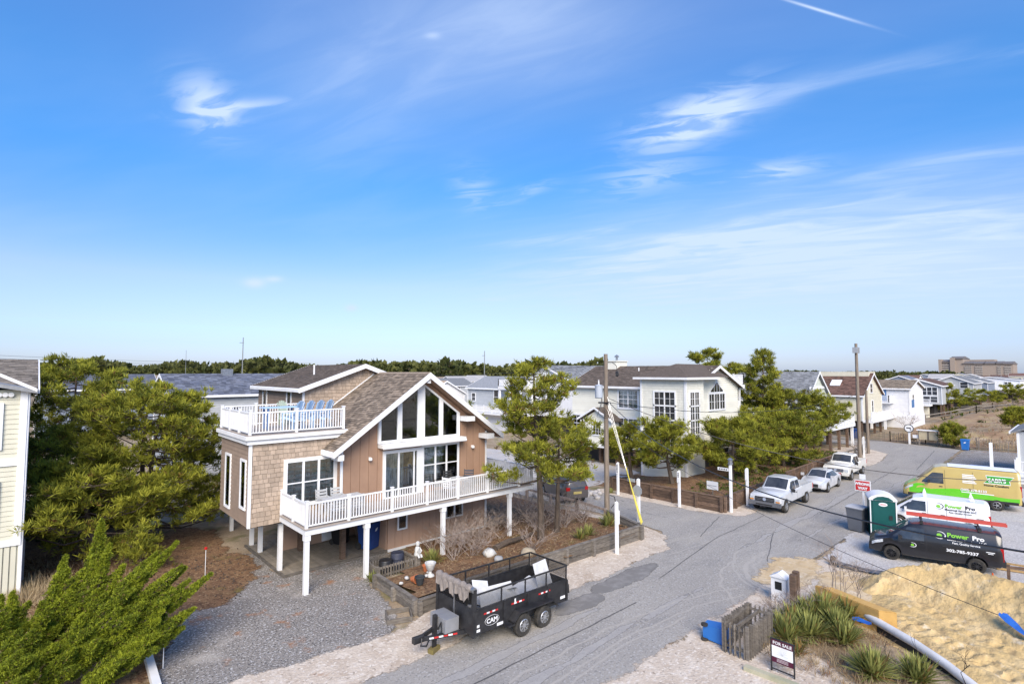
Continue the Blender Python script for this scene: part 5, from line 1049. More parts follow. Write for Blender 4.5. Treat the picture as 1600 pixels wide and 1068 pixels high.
h = simple_house('white_far_house', 'white house with grey roof at the far dune end', 262, 284, 2, 16, 1.2, 5.6, 7.2, 'y', WSID, RGREY, (('X', 5, 3.4, 1.8, 1.5, 2), ('X', 10, 3.4, 1.8, 1.5, 2)), laprow=0)
# distant apartment block
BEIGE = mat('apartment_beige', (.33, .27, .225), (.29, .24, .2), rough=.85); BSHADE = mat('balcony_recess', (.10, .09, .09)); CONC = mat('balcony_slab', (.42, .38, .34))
AP = thing('apartment_block', 'large beige stepped apartment block on the far horizon', 'building', (640, 118, 0)); ax = 640.0
def ap_y(u): return PX(u, 575, ax).y
def ap_z(v): return PX(1525, v, ax).z
for u0, u1, vt, bays in ((1468, 1486, 564, 3), (1486, 1505, 559, 0), (1505, 1521, 567, 3), (1521, 1538, 567.5, 3), (1538, 1556, 567.5, 0), (1556, 1567, 567.5, 3), (1567, 1583, 568, 3)):
    ya, yb = ap_y(u1), ap_y(u0); zt = ap_z(vt); blk = part('tower', BEIGE, AP, (ax, ya, 0, ax + 40, yb, zt))
    MB().prism([(ax - 1, ya - .4, zt), (ax + 12, ya - .4, zt + 2.0), (ax + 41, ya - .4, zt), (ax + 41, ya - .4, zt - .6), (ax - 1, ya - .4, zt - .6)], (0, yb - ya + .8, 0)).build('tower_roof', mat('apartment_roof', (.17, .155, .15)), blk)
    if bays:
        n = 7
        for k in range(n):
            z = 3 + (zt - 5) * k / n
            for j in range(bays):
                a = ya + 1.2 + (yb - ya - 2.4) * j / bays; MB().box(ax - .25, a + .25, z + 1.0, ax - .02, a + (yb - ya - 2.4) / bays - .3, z + (zt - 5) / n).build('balcony', BSHADE, blk)  # dark boxes standing proud, the shade inside the balconies painted as their colour
            MB().box(ax - .6, ya + 1, z + .1, ax - .3, yb - 1, z + 1.0).build('balcony_rail', CONC, blk)
part('rear_tower', BEIGE, AP, (ax + 45, ap_y(1545), 0, ax + 70, ap_y(1480), ap_z(562) + 1)); part('lift_tower', BEIGE, AP, (ax - 1.5, ap_y(1472), 0, ax + 8, ap_y(1467), ap_z(560.5))); part('lift_tower', BEIGE, AP, (ax - 1.5, ap_y(1493), 0, ax + 8, ap_y(1485), ap_z(558)))
# small grey cottage with steps at the right edge
HR = thing('grey_cottage', 'grey cottage with white porch rails beside the lattice screen', 'house', (63, 3, 0)); part('wall', GREYS, HR, (60.3, -3, .8, 68, 4.2, 4.0)); b = MB().prism([(60.0, 4.6, 4.0), (60, .6, 5.6), (60, -3.4, 4.0), (60, -3.4, 3.85), (60, .6, 5.4), (60, 4.6, 3.85)], (8.5, 0, 0)); b.build('roof', RGREY, HR); part('eave_board', WHITE, HR, (60, 4.6, 3.82, 68.5, 4.7, 4.02)); part('corner_board', WHITE, HR, (60.2, 4.1, .8, 60.35, 4.26, 3.9)); part('porch_floor', WHITE, HR, (58.6, 1.0, .55, 60.3, 4.4, .8)); part('porch_skirt', WHITE, HR, (58.7, 1.0, 0, 58.8, 4.3, .55)); railing(HR, (58.7, 4.3), (58.7, 1.0), .8, 1.0, single=False); railing(HR, (58.7, 4.3), (60.2, 4.3), .8, 1.0, single=False, ends=(0, 1))
r = thing('lattice_panel', 'dark diamond lattice screen between white post and cottage', 'fence', (58.8, 5, 0)); 
for k in range(-6, 22):
    for s in (1, -1):
        y0_ = 4.3 + k * .14; pts = []
        a = max(0, (4.3 - y0_) if s > 0 else (y0_ - 5.5) ) ; e_ = 1.0 if s > 0 else 1.0
        p_ = V(58.6, y0_, .1); q_ = V(58.6, y0_ + s * .9, 1.0)
        def clip(p_, q_):
            t0, t1 = 0, 1; d_ = q_.y - p_.y
            for lim, sg in ((4.3, 1), (5.5, -1)):
                f0 = (p_.y - lim) * sg; f1 = (q_.y - lim) * sg
                if f0 < 0 and f1 < 0: return None
                if f0 < 0: t0 = max(t0, f0 / (f0 - f1))
                if f1 < 0: t1 = min(t1, f0 / (f0 - f1))
            return (p_.lerp(q_, t0), p_.lerp(q_, t1)) if t1 - t0 > .05 else None
        cq = clip(p_, q_)
        if cq: MB().beam(cq[0] + V(.012 * s, 0, 0), cq[1] + V(.012 * s, 0, 0), .015, .035).build('lath', WHITE, r)
for a, c in ((4.28, .1), (4.28, 1.0)): MB().beam((58.6, 4.26, c), (58.6, 5.54, c), .05, .06).build('frame', WOODGREY, r)
r = thing('banner_box', 'white low box with blue lid and printed picture panel by the gravel lot', 'box', (58, 6.6, 0)); MB().box(57.4, 5.75, .05, 58.2, 7.0, 1.15).build('body', WHITE, r); MB().box(57.35, 5.9, 1.16, 58.1, 7.0, 1.24).build('lid', BINL, r); MB().box(57.37, 5.95, .3, 57.394, 6.95, .95).build('picture', mat('picture_print', (.75, .42, .16), (.72, .72, .78), scale=2.5, lo=.4, hi=.6), r); MB().box(57.36, 5.95, .3, 57.369, 6.95, .5).build('picture_sea', mat('picture_blue', (.2, .25, .45), (.5, .5, .62), scale=4), r)
MB().box(57.8, 7.05, .05, 58.4, 7.75, .75).build('side_bin', WHITE, r)
# sand fences and rails
def slat_fence(label, pts, h, pitch, m=None, zf=None, wp=.05, joined=True, name='sand_fence'):
    m = m or WOODGREY; r = thing(name, label, 'fence', (pts[0][0], pts[0][1], 0)); jb = MB()
    for (xa, ya), (xb, yb) in zip(pts, pts[1:]):
        L = math.dist((xa, ya), (xb, yb)); k = max(1, int(L / pitch))
        for i in range(k):
            t = (i + RN.uniform(.2, .8)) / k; x, y = xa + (xb - xa) * t, ya + (yb - ya) * t; z = zf(x, y) if zf else 0
            tl = RN.uniform(-.05, .05); bb = jb if joined else MB()
            bb.beam((x, y, z - .02), (x + tl * .5, y + tl, z + h * RN.uniform(.85, 1.08)), .03, wp)
            if not joined: bb.build('slat', m, r)
        n = max(1, int(L / 3))
        for i in range(n + 1):
            t = i / n; x, y = xa + (xb - xa) * t, ya + (yb - ya) * t; z = zf(x, y) if zf else 0; MB().box(x - .05, y - .05, z - .05, x + .05, y + .05, z + h * 1.12).build('post', m, r)
    if joined: stuff(jb.build('slats', m, r))
    return r
slat_fence('thin slat sand fence curving along the far road bend', [(78.5, 26), (79.8, 21.5), (81.9, 17.6), (82.1, 14), (81.6, 10.6)], 1.15, .11, zf=lambda x, y: max(0, dune_h(x, y)) if x > 81.5 else 0)
slat_fence('thin slat sand fence behind the blue bin toward the cottage', [(81.6, 9.2), (81.9, 4), (82.2, -4)], 1.2, .12)
slat_fence('grey paling fence section beside the far blue bin', [(80.4, 8.9), (80.6, 6.4)], .95, .2, wp=.1, joined=False, name='paling_fence')
def split_rail(label, pts, h=1.1, name='rail_fence', rows=2, m=None, zf=None, step=2.6):
    m = m or WOODGREY; r = thing(name, label, 'fence', (pts[0][0], pts[0][1], 0)); zf = zf or (lambda x, y: 0)
    for (xa, ya), (xb, yb) in zip(pts, pts[1:]):
        n = max(1, round(math.dist((xa, ya), (xb, yb)) / step)); q = [(xa + (xb - xa) * i / n, ya + (yb - ya) * i / n) for i in range(n + 1)]
        for x, y in q: MB().box(x - .08, y - .08, zf(x, y) - .1, x + .08, y + .08, zf(x, y) + h).build('post', m, r)
        for a, c in zip(q, q[1:]):
            for k in range(rows): z = h * (.9 - .42 * k); MB().beam((*a, zf(*a) + z), (*c, zf(*c) + z), .06, .14).build('rail', m, r)
    return r
split_rail('grey split-rail fence crossing the dunes below the white houses', [(118, 20), (126, 14), (140, 8), (152, -2)], 1.3, zf=dune_h, step=5); split_rail('second split-rail fence farther back across the dunes', [(150, 20.5), (160, 15), (176, 6), (190, -4)], 1.3, zf=dune_h, step=6)
split_rail('low wooden rail fence at the foot of the tall antenna pole', [(60.5, 17.2), (66.5, 16.9), (70.5, 17.6)], .85, step=1.9); split_rail('thin low rail fence along the side street behind the straw-bed pines', [(25.7, 19.8), (26.1, 22.4), (26.1, 29.2)], .8, rows=1, step=2.2, m=TWIG)
# ------------------------------------------------------------ vehicles
class Body:
    """lofted car body: x forward, y left, z up; stations (x, half width, bottom, shoulder, roof half width, roof)"""
    def __init__(s, st, axles=(), ar=.38, az=.34):
        s.st = sorted(st); s.ax = axles; s.ar = ar; s.az = az
    def at(s, x):
        st = s.st; x = min(max(x, st[0][0]), st[-1][0])
        for a, b in zip(st, st[1:]):
            if a[0] <= x <= b[0]:
                t = (x - a[0]) / (b[0] - a[0]); return [a[i] + (b[i] - a[i]) * t for i in range(1, 6)]
    def ring(s, x, arch=True):
        w, zb, zs, wr, zr = s.at(x)
        if arch:
            for c in s.ax:
                if abs(x - c) < s.ar: zb = max(zb, s.az + math.sqrt(s.ar ** 2 - (x - c) ** 2))
        z2 = zb + .06; z3 = max((zb + zs) * .5, z2 + .02); z4 = max(zs, z3 + .02)
        return [(0, zb), (w - .08, zb), (w - .015, z2), (w, z3), (w - .012, z4), (wr + .02, max(zr - .1, z4 + .005)), (wr - .06, max(zr - .015, z4 + .01)), (0, zr + .03)]
    def mesh(s, name, m, parent):
        xs = set(q[0] for q in s.st); x = s.st[0][0]
        while x < s.st[-1][0]: xs.add(round(x, 3)); x += .22
        for c in s.ax:
            for k in range(13): xs.add(c + s.ar * math.cos(math.pi * k / 12) * .9999)
        xs = sorted(q for q in xs if s.st[0][0] <= q <= s.st[-1][0]); b = MB(); vs = []; n = 14
        for x in xs:
            r = s.ring(x); vs += [(x, y, z) for y, z in r] + [(x, -y, z) for y, z in r[6:0:-1]]
        fs = [(i * n + k, i * n + (k + 1) % n, (i + 1) * n + (k + 1) % n, (i + 1) * n + k) for i in range(len(xs) - 1) for k in range(n)]
        fs += [tuple(range(n)), tuple((len(xs) - 1) * n + k for k in range(n))[::-1]]
        b.add(vs, fs); return b.build(name, m, parent, smooth=True)
    def sy(s, x, z):
        r = s.ring(x, False)[1:7]
        for (ya, za), (yb, zb) in zip(r, r[1:]):
            if za <= z <= zb and zb > za: return ya + (yb - ya) * (z - za) / (zb - za)
        return r[0][0] if z < r[0][1] else r[-1][0]
    def band(s, name, m, parent, x0, x1, lo, hi, off=.006, side=1, n=12, k=4):
        lo = lo if callable(lo) else (lambda x, c=lo: c); hi = hi if callable(hi) else (lambda x, c=hi: c); vs = []; fs = []
        for i in range(n + 1):
            x = x0 + (x1 - x0) * i / n; a, c = lo(x), max(lo(x) + .002, hi(x))
            for j in range(k + 1): z = a + (c - a) * j / k; vs.append((x, side * (s.sy(x, z) + off), z))
        for i in range(n):
            for j in range(k): a = i * (k + 1) + j; fs.append((a, a + 1, a + k + 2, a + k + 1) if side < 0 else (a + k + 1, a + k + 2, a + 1, a))
        return MB().add(vs, fs).build(name, m, parent, smooth=True, fix=False)
    def screen(s, name, m, parent, x0, x1, f=.9, off=.008):
        vs = []; n, k = 6, 8; fs = []
        dx = s.at(x1)[4] - s.at(x0)[4]; nx = -dx * (1 if x1 > x0 else -1); nl = math.hypot(dx, x1 - x0); ox, oz = (-(dx) / nl * (1 if x1 > x0 else -1)) * off, abs(x1 - x0) / nl * off
        for i in range(n + 1):
            x = x0 + (x1 - x0) * i / n; r = s.ring(x, False)
            for j in range(k + 1): q = -f + 2 * f * j / k; a = abs(q); vs.append((x + ox, (1 if q > 0 else -1) * r[6][0] * a, r[7][1] + (r[6][1] - r[7][1]) * a + oz))
        for i in range(n):
            for j in range(k): a = i * (k + 1) + j; fs.append((a, a + 1, a + k + 2, a + k + 1))
        return MB().add(vs, fs).build(name, m, parent, smooth=True, fix=True)
    def words(s, t, size, m, parent, x, z, off=.014, side=1, sx=1.0, bold=.0, name='lettering', center=False):
        y0, y1 = s.sy(x, z), s.sy(x, z + size); return text(t, size, m, parent, (x, side * (max(y0, y1) + off), z), (-side, 0, 0), (0, side * (y1 - y0), size), name, .002, center, sx, bold)
RIMS = mat('alloy_rim', (.50, .51, .53), (.38, .39, .4), rough=.35, metal=.7); RIMW = mat('steel_rim', (.34, .34, .35), rough=.4, metal=.4); RIMB = mat('black_rim', (.02, .02, .022), rough=.45)
LAMPR = mat('tail_lamp', (.42, .012, .015), (.3, .01, .01), rough=.15, spec=.6); LAMPC = mat('head_lamp', (.62, .66, .7), (.4, .43, .46), scale=9, rough=.1, spec=.7); AMBER = mat('amber_lamp', (.75, .30, .03), rough=.2); BLKP = mat('black_trim', (.02, .02, .022), (.03, .03, .032), rough=.6); CHROME = mat('chrome', (.6, .6, .62), rough=.2, metal=.9)
def paint(name, c, c2=None): return mat(name, c, c2 or tuple(x * .94 for x in c), scale=1.5, rough=.3, spec=.5, coat=.5)
def wheel(parent, x, y, r, wd, rim, spokes=7, rr=.62):
    s = 1 if y > 0 else -1
    t = MB().lathe([(r * rr, -wd / 2), (r * .9, -wd / 2), (r, -wd * .32), (r, wd * .32), (r * .9, wd / 2), (r * rr, wd / 2), (r * rr, -wd / 2)], 28, (x, y, r), 'y', False).build('wheel', RUBBER, parent, smooth=True)
    b = MB().lathe([(r * rr * 1.0, -.02), (r * rr, .02), (r * rr * .86, .045), (r * rr * .84, -.03), (r * rr * 1.0, -.02)], 28, (x, y + s * (wd / 2 - .035), r), 'y', False)
    yy = y + s * (wd / 2 - .02)
    for k in range(spokes): a = 2 * math.pi * k / spokes; b.beam((x + .03 * math.cos(a), yy, r + .03 * math.sin(a)), (x + r * rr * .9 * math.cos(a), yy, r + r * rr * .9 * math.sin(a)), r * .16 if spokes < 9 else r * .1, .03)
    b.lathe([(.001, -.02), (r * .18, -.02), (r * .18, .03), (.001, .03)], 12, (x, yy, r), 'y'); b.build('rim', rim, t, smooth=True)
    MB().lathe([(.001, -.01), (r * rr * .95, -.01), (r * rr * .95, .01), (.001, .01)], 20, (x, y + s * (wd / 2 - .09), r), 'y').build('brake_disc', BLKP, t); return t
def place(r, near_f, near_r, half):
    f = V(*near_f, 0); b = V(*near_r, 0); d = (f - b).normalized(); c = (f + b) / 2 + V(d.y, -d.x, 0) * half
    r.location = (c.x, c.y, .02); r.rotation_euler[2] = math.atan2(d.y, d.x); return r
def mirrors(r, m, x, z, w):
    for s in (-1, 1): MB().box(x - .06, s * (w + .12) - .11, z, x + .05, s * (w + .12) + .11, z + .2).build('mirror', m, r)

def cargo_van(label, kind):
    big = kind == 'gold'
    r = thing('cargo_van', label, 'van')
    if big:
        ax, ar, az, wr_, L0, L1 = (-1.875, 1.875), .43, .35, .36, -3.05, 2.95
        st = [(L0, .96, .5, 1.35, .84, 2.44), (-2.95, 1.0, .46, 1.35, .87, 2.52), (.8, 1.02, .4, 1.35, .89, 2.53), (1.22, 1.02, .4, 1.34, .85, 2.40), (2.22, 1.0, .4, 1.28, .84, 1.40), (2.72, .95, .4, 1.02, .78, 1.14), (2.95, .80, .42, .8, .62, .92)]
        col = paint('gold_paint', (.50, .385, .13), (.46, .35, .12))
    else:
        ax, ar, az, wr_, L0, L1 = (-1.53, 1.53), .385, .32, .325, -2.42, 2.4
        st = [(L0, .84, .45, 1.05, .70, 1.74), (-2.3, .9, .38, 1.06, .73, 1.8), (.35, .92, .3, 1.06, .75, 1.83), (.8, .92, .3, 1.05, .73, 1.76), (1.68, .90, .3, 1.0, .74, 1.12), (2.15, .86, .3, .84, .68, .96), (2.4, .70, .32, .66, .5, .78)]
        col = paint('white_paint', (.76, .77, .79)) if kind == 'white' else paint('black_paint', (.014, .014, .017))
    B = Body(st, ax, ar, az); B.mesh('body', col, r); w = st[3][1]
    xw0, xw1 = (1.22, 2.22) if big else (.8, 1.68); B.screen('windscreen', DGLASS, r, xw1 - .06, xw0 + .05, .92)
    if big: B.screen('green_hood', paint('green_paint', (.12, .52, .02)), r, 2.9, 2.26, .97, .006)
    for s in (1, -1):
        if big: B.band('side_window', DGLASS, r, .75, 1.9, 1.38, lambda x: min(2.08, 1.38 + (1.98 - x) * 1.05), side=s)
        else: B.band('side_window', DGLASS, r, .28, 1.45, 1.09, lambda x: min(1.62, 1.09 + (1.52 - x) * .85), side=s)
        for xd in ((.68, -.75) if big else (.2, -.62, -1.42)): B.band('door_seam', BLKP, r, xd - .008, xd + .008, .45, (2.3 if big else 1.68), .004, s, 1, 6)
        if big: B.band('green_band', paint('green_paint', (.12, .52, .02)), r, -2.95, 2.8, lambda x: .62, lambda x: min(B.at(x)[2] - .01, 1.0 + .14 * math.sin((x + 1.2) * 1.3) + (.75 if x > 1.5 else 0) * min(1, (x - 1.5) / .7)), .003, s, 30)
        B.band('sill', BLKP, r, L0 + .15, L1 - .25, lambda x: B.at(x)[1] + .01, lambda x: B.at(x)[1] + (.2 if big else .1), .005, s, 26) if kind != 'black' else None
        for xh in ((.9, -.6) if big else (.36, -.45)): MB().box(xh - .09, s * (B.sy(xh, 1.18 if big else 1.0) + .012) - .012, (1.18 if big else .98), xh + .09, s * (B.sy(xh, 1.18 if big else 1.0) + .012) + .012, (1.22 if big else 1.01)).build('door_handle', BLKP, r)
        zt = 1.55 if big else 1.1; MB().box(L0 - .03, s * (.86 if big else .74) - .09, zt - (.55 if big else .42), L0 + .13, s * (.95 if big else .84), zt + .12).build('tail_lamp', LAMPR, r)
        B.band('head_lamp', LAMPC, r, L1 - .55, L1 - .1, lambda x: B.at(x)[2] - .16, lambda x: B.at(x)[2] + .01, .008, s, 6)
    nose = st[-1]; MB().box(L1 - .12, -nose[1] + .02, nose[2] - .02, L1 + .03, nose[1] - .02, nose[2] + .2).build('front_bumper', BLKP if kind != 'black' else col, r); MB().box(L1 - .06, -.5, nose[2] + .24, L1 + .012, .5, nose[3] - .03).build('grille', BLKP, r)
    MB().box(L0 - .1, -.85 * w, .42, L0 + .02, .85 * w, .66).build('rear_bumper', BLKP, r); MB().box(L0 - .012, -.6 * w, (1.5 if big else 1.15), L0 + .01, .6 * w, (2.2 if big else 1.6)).build('rear_window', DGLASS, r)
    mirrors(r, BLKP if big or kind == 'black' else col, 1.55 if big else 1.2, 1.4 if big else 1.06, w)
    for x in ax:
        for s in (1, -1): wheel(r, x, s * (w - .12), wr_, .23, RIMW if big else (RIMS if kind == 'white' else RIMB), 5 if big else 9)
    MB().box(ax[0] - .6, -w + .25, .3, ax[1] + .5, w - .25, .55).build('underbody', BLKP, r)
    if big:
        GRN = mat('logo_green', (.05, .34, .04), rough=.4); y = B.sy(-1.9, 1.9) + .01
        def sp(x, z, o=.01): return V(x, B.sy(x, z) + o, z)
        for nm, mm, g, o in (('logo_border', WHITE, .04, .006), ('logo_panel', GRN, 0, .012)):
            q = [(-1.3 + g, 1.72 - g), (-2.55 - g * .3, 1.72 - g), (-2.5 - g, 1.92), (-2.72 - g, 2.16 + g), (-1.42 + g, 2.16 + g), (-1.5 + g, 1.92)]; MB().add([sp(a, c, o) for a, c in q], [tuple(range(6))]).build(nm, mm, r, fix=False)
        B.words("SABR'S", .34, WHITE, r, -1.5, 1.80, .02, bold=.01, sx=.85, name='logo_word'); B.words('Home Comfort', .17, INK, r, -1.28, 1.52, .012, sx=1.1, bold=.006); B.words('(302) 378-8133', .2, WHITE, r, -.1, 1.08, .02, sx=1.05, bold=.006); B.band('print_line', WHITE, r, -1.75, -.15, .96, 1.01, .012, 1, 8, 1)
        for k in range(6): B.band('print_line', WHITE, r, -.80 - .06 * (k % 3), -.22, 2.08 - k * .1, 2.135 - k * .1, .010, 1, 4, 1)
        MB().add([(.5, -.86, 2.548), (.5, .86, 2.548), (-2.9, .86, 2.54), (-2.9, -.86, 2.54), (.5, 0, 2.575), (-2.9, 0, 2.566)], [(0, 4, 5, 3), (4, 1, 2, 5)]).build('white_roof_panel', WHITE, r)
    else:
        g1, g2 = mat('logo_lime', (.22, .55, .05), rough=.4), (WHITE if kind == 'black' else INK)
        B.words('Power', .25, g1, r, -.55, 1.43, .014, bold=.010, sx=1.12); B.words('Pro', .25, g2, r, -1.42, 1.43, .014, bold=.010, sx=1.12); B.words('Electrical Services LLC', .13, g2, r, -.55, 1.29, .02, sx=1.12, bold=.004); B.words('Fast, Quality Service', .11, g2, r, -.72, 1.165, .02, sx=1.05, bold=.002); B.words('302-785-9337', .17, g2, r, -.5, .80, .014, sx=1.15, bold=.006); B.band('print_line', g2, r, -2.15, -1.86, 1.0, 1.03, .010, 1, 3, 1); B.band('print_line', g2, r, -2.1, -1.92, .94, .97, .010, 1, 3, 1)
        for cx, cz, sc in ((-.28, 1.46, 1.25), (.72, .86, .8)):
            ring = MB(); n = 16
            for k in range(n): 
                a0, a1 = 1.2 + 4.2 * k / n, 1.2 + 4.2 * (k + 1) / n; th = .028 * sc * math.sin(math.pi * (k + .5) / n) + .006
                ring.beam((cx + .17 * sc * math.cos(a0), B.sy(cx, cz + .1 * sc * math.sin(a0)) + .012, cz + .12 * sc * math.sin(a0)), (cx + .17 * sc * math.cos(a1), B.sy(cx, cz + .1 * sc * math.sin(a1)) + .012, cz + .12 * sc * math.sin(a1)), .004, th)
            ring.build('emblem_ring', g2, r); B.words('e', .24 * sc, g1, r, cx + .08 * sc, cz - .06 * sc, .013, bold=.01 * sc, sx=1.3, name='emblem_letter')
        if kind == 'black':
            RD = mat('ladder_red', (.55, .09, .07), (.48, .08, .06), rough=.5)
            lad = thing('extension_ladder', 'red fibreglass ladder strapped on the black van roof', 'ladder', (0, 0, 0))
            for y in (-.28, -.02): MB().beam((.9, y, 2.06), (-2.7, y, 2.06), .035, .12).build('stile', RD, lad)
            for k in range(12): MB().tube([(.75 - k * .3, -.26, 2.06), (.75 - k * .3, -.04, 2.06)], .018, 6).build('rung', STEEL, lad)
            for x in (.35, -1.7):
                MB().beam((x, -.78, 1.96), (x, .78, 1.96), .05, .05).build('roof_bar', BLKP, r)
                for s in (1, -1): MB().box(x - .06, s * .70 - .05, 1.82, x + .06, s * .70 + .05, 1.97).build('bar_foot', BLKP, r)
            return r, lad
        else:
            for x in (.3, -1.75):
                for s in (.5, -.5): MB().prism([(x - .09, s - .02, 1.845), (x + .09, s - .02, 1.845), (x + .02, s - .02, 2.12), (x - .02, s - .02, 2.12)], (0, .04, 0)).build('rack_bracket', WHITE, r)
    return r
place(cargo_van('gold and green high-roof cargo van with Home Comfort lettering', 'gold'), (45.66, 8.05), (46.25, 4.36), .9)
place(cargo_van('white compact van with Power Pro lettering behind portable toilet', 'white'), (37.3, 7.75), (37.85, 4.75), .82)
vb, ld = cargo_van('black compact van with Power Pro lettering on pale stone lot', 'black'); place(vb, (30.67, 6.68), (31.27, 3.75), .82); ld.location = vb.location; ld.rotation_euler = vb.rotation_euler

def pickup(label, col, grille, bump, near_f, near_r, wb, liner):
    r = thing('pickup_truck', label, 'truck'); a = wb / 2; F, Rr = a + .95, -a - 1.2
    st = [(Rr, .93, .55, .80, .9, .82), (-.95, .98, .5, .80, .94, .82), (-.93, .98, .48, 1.15, .9, 1.2), (a - .75, .98, .48, 1.18, .88, 1.24), (a + .1, .98, .5, 1.14, .84, 1.22), (F - .12, .95, .5, 1.02, .8, 1.12), (F, .86, .55, .9, .72, 1.0)]
    B = Body(st, (-a, a), .46, .38); B.mesh('body', col, r)
    cab = Body([(-.95, .9, 1.1, 1.18, .72, 1.78), (-.8, .92, 1.1, 1.18, .74, 1.88), (.45, .92, 1.1, 1.18, .74, 1.9), (a - .72, .93, 1.1, 1.18, .8, 1.2)]); cab.mesh('cab', col, r); cab.screen('windscreen', DGLASS, r, a - .82, .5, .95)
    for s in (1, -1):
        cab.band('side_window', DGLASS, r, -.05, .85, 1.24, lambda x: min(1.74, 1.24 + (.98 - x) * 1.1), side=s); cab.band('rear_side_window', DGLASS, r, -.75, -.12, 1.24, 1.72, side=s)
        MB().box(Rr + .04, s * .93 - .05, .78, -.96, s * .93 + .05, 1.28).build('bed_side', col, r); B.band('door_seam', BLKP, r, -.1, -.085, .6, 1.14, .004, s, 1); B.band('sill', BLKP, r, -a + .5, a - .5, .5, .58, .006, s); MB().box(.02, s * .985 - .012, 1.02, .2, s * .985 + .012, 1.06).build('door_handle', BLKP, r)
        MB().box(Rr - .01, s * .93 - .07, .85, Rr + .05, s * .93 + .07, 1.2).build('tail_lamp', LAMPR, r); MB().box(F - .1, s * .75 - .14, .82, F + .035, s * .75 + .14, .96).build('head_lamp', LAMPC, r); MB().box(F - .1, s * .79 - .11, .74, F + .03, s * .79 + .11, .81).build('turn_lamp', AMBER if bump is BLKP or bump.name == 'grey_bumper' else LAMPC, r)
    MB().box(Rr, -.88, .78, Rr + .06, .88, 1.27).build('tailgate', col, r); MB().box(Rr + .1, -.87, .823, -.98, .87, .85).build('bed_floor', liner, r)
    MB().box(F - .05, -.58, .72, F + .045, .58, .98).build('grille', grille, r)
    for z in (.79, .87): MB().box(F + .046, -.56, z, F + .062, .56, z + .025).build('grille_bar', bump if grille is BLKP else CHROME, r)
    MB().lathe([(.001, -.01), (.1, -.01), (.1, .012), (.001, .012)], 16, (F + .066, 0, .86), 'x').build('badge', mat('badge_blue', (.35, .4, .5)), r)
    MB().box(F - .1, -.97, .46, F + .14, .97, .70).build('front_bumper', bump, r); MB().box(F + .141, -.5, .5, F + .15, .5, .58).build('air_slot', BLKP, r); MB().box(Rr - .16, -.9, .5, Rr, .9, .68).build('rear_bumper', bump, r); mirrors(r, BLKP, a - .85, 1.18, .98)
    for x in (-a, a):
        for s in (1, -1): wheel(r, x, s * .86, .39, .26, RIMS, 6)
    MB().box(Rr + .4, -.7, .35, F - .4, .7, .6).build('underbody', BLKP, r); return place(r, near_f, near_r, .88)
GREYB = mat('grey_bumper', (.13, .135, .15), rough=.5)
pickup('silver white pickup with grey bumper parked by the brown sleeper wall', paint('silver_white', (.56, .58, .60)), BLKP, GREYB, (35.72, 13.37), (39.53, 13.45), 3.8, BLKP)
pickup('cream white pickup with chrome grille parked beyond the silver sedan', paint('cream_white', (.72, .71, .66)), CHROME, paint('cream_white', (.72, .71, .66)), (50.4, 13.62), (53.9, 13.72), 3.5, mat('bed_red', (.2, .08, .06)))
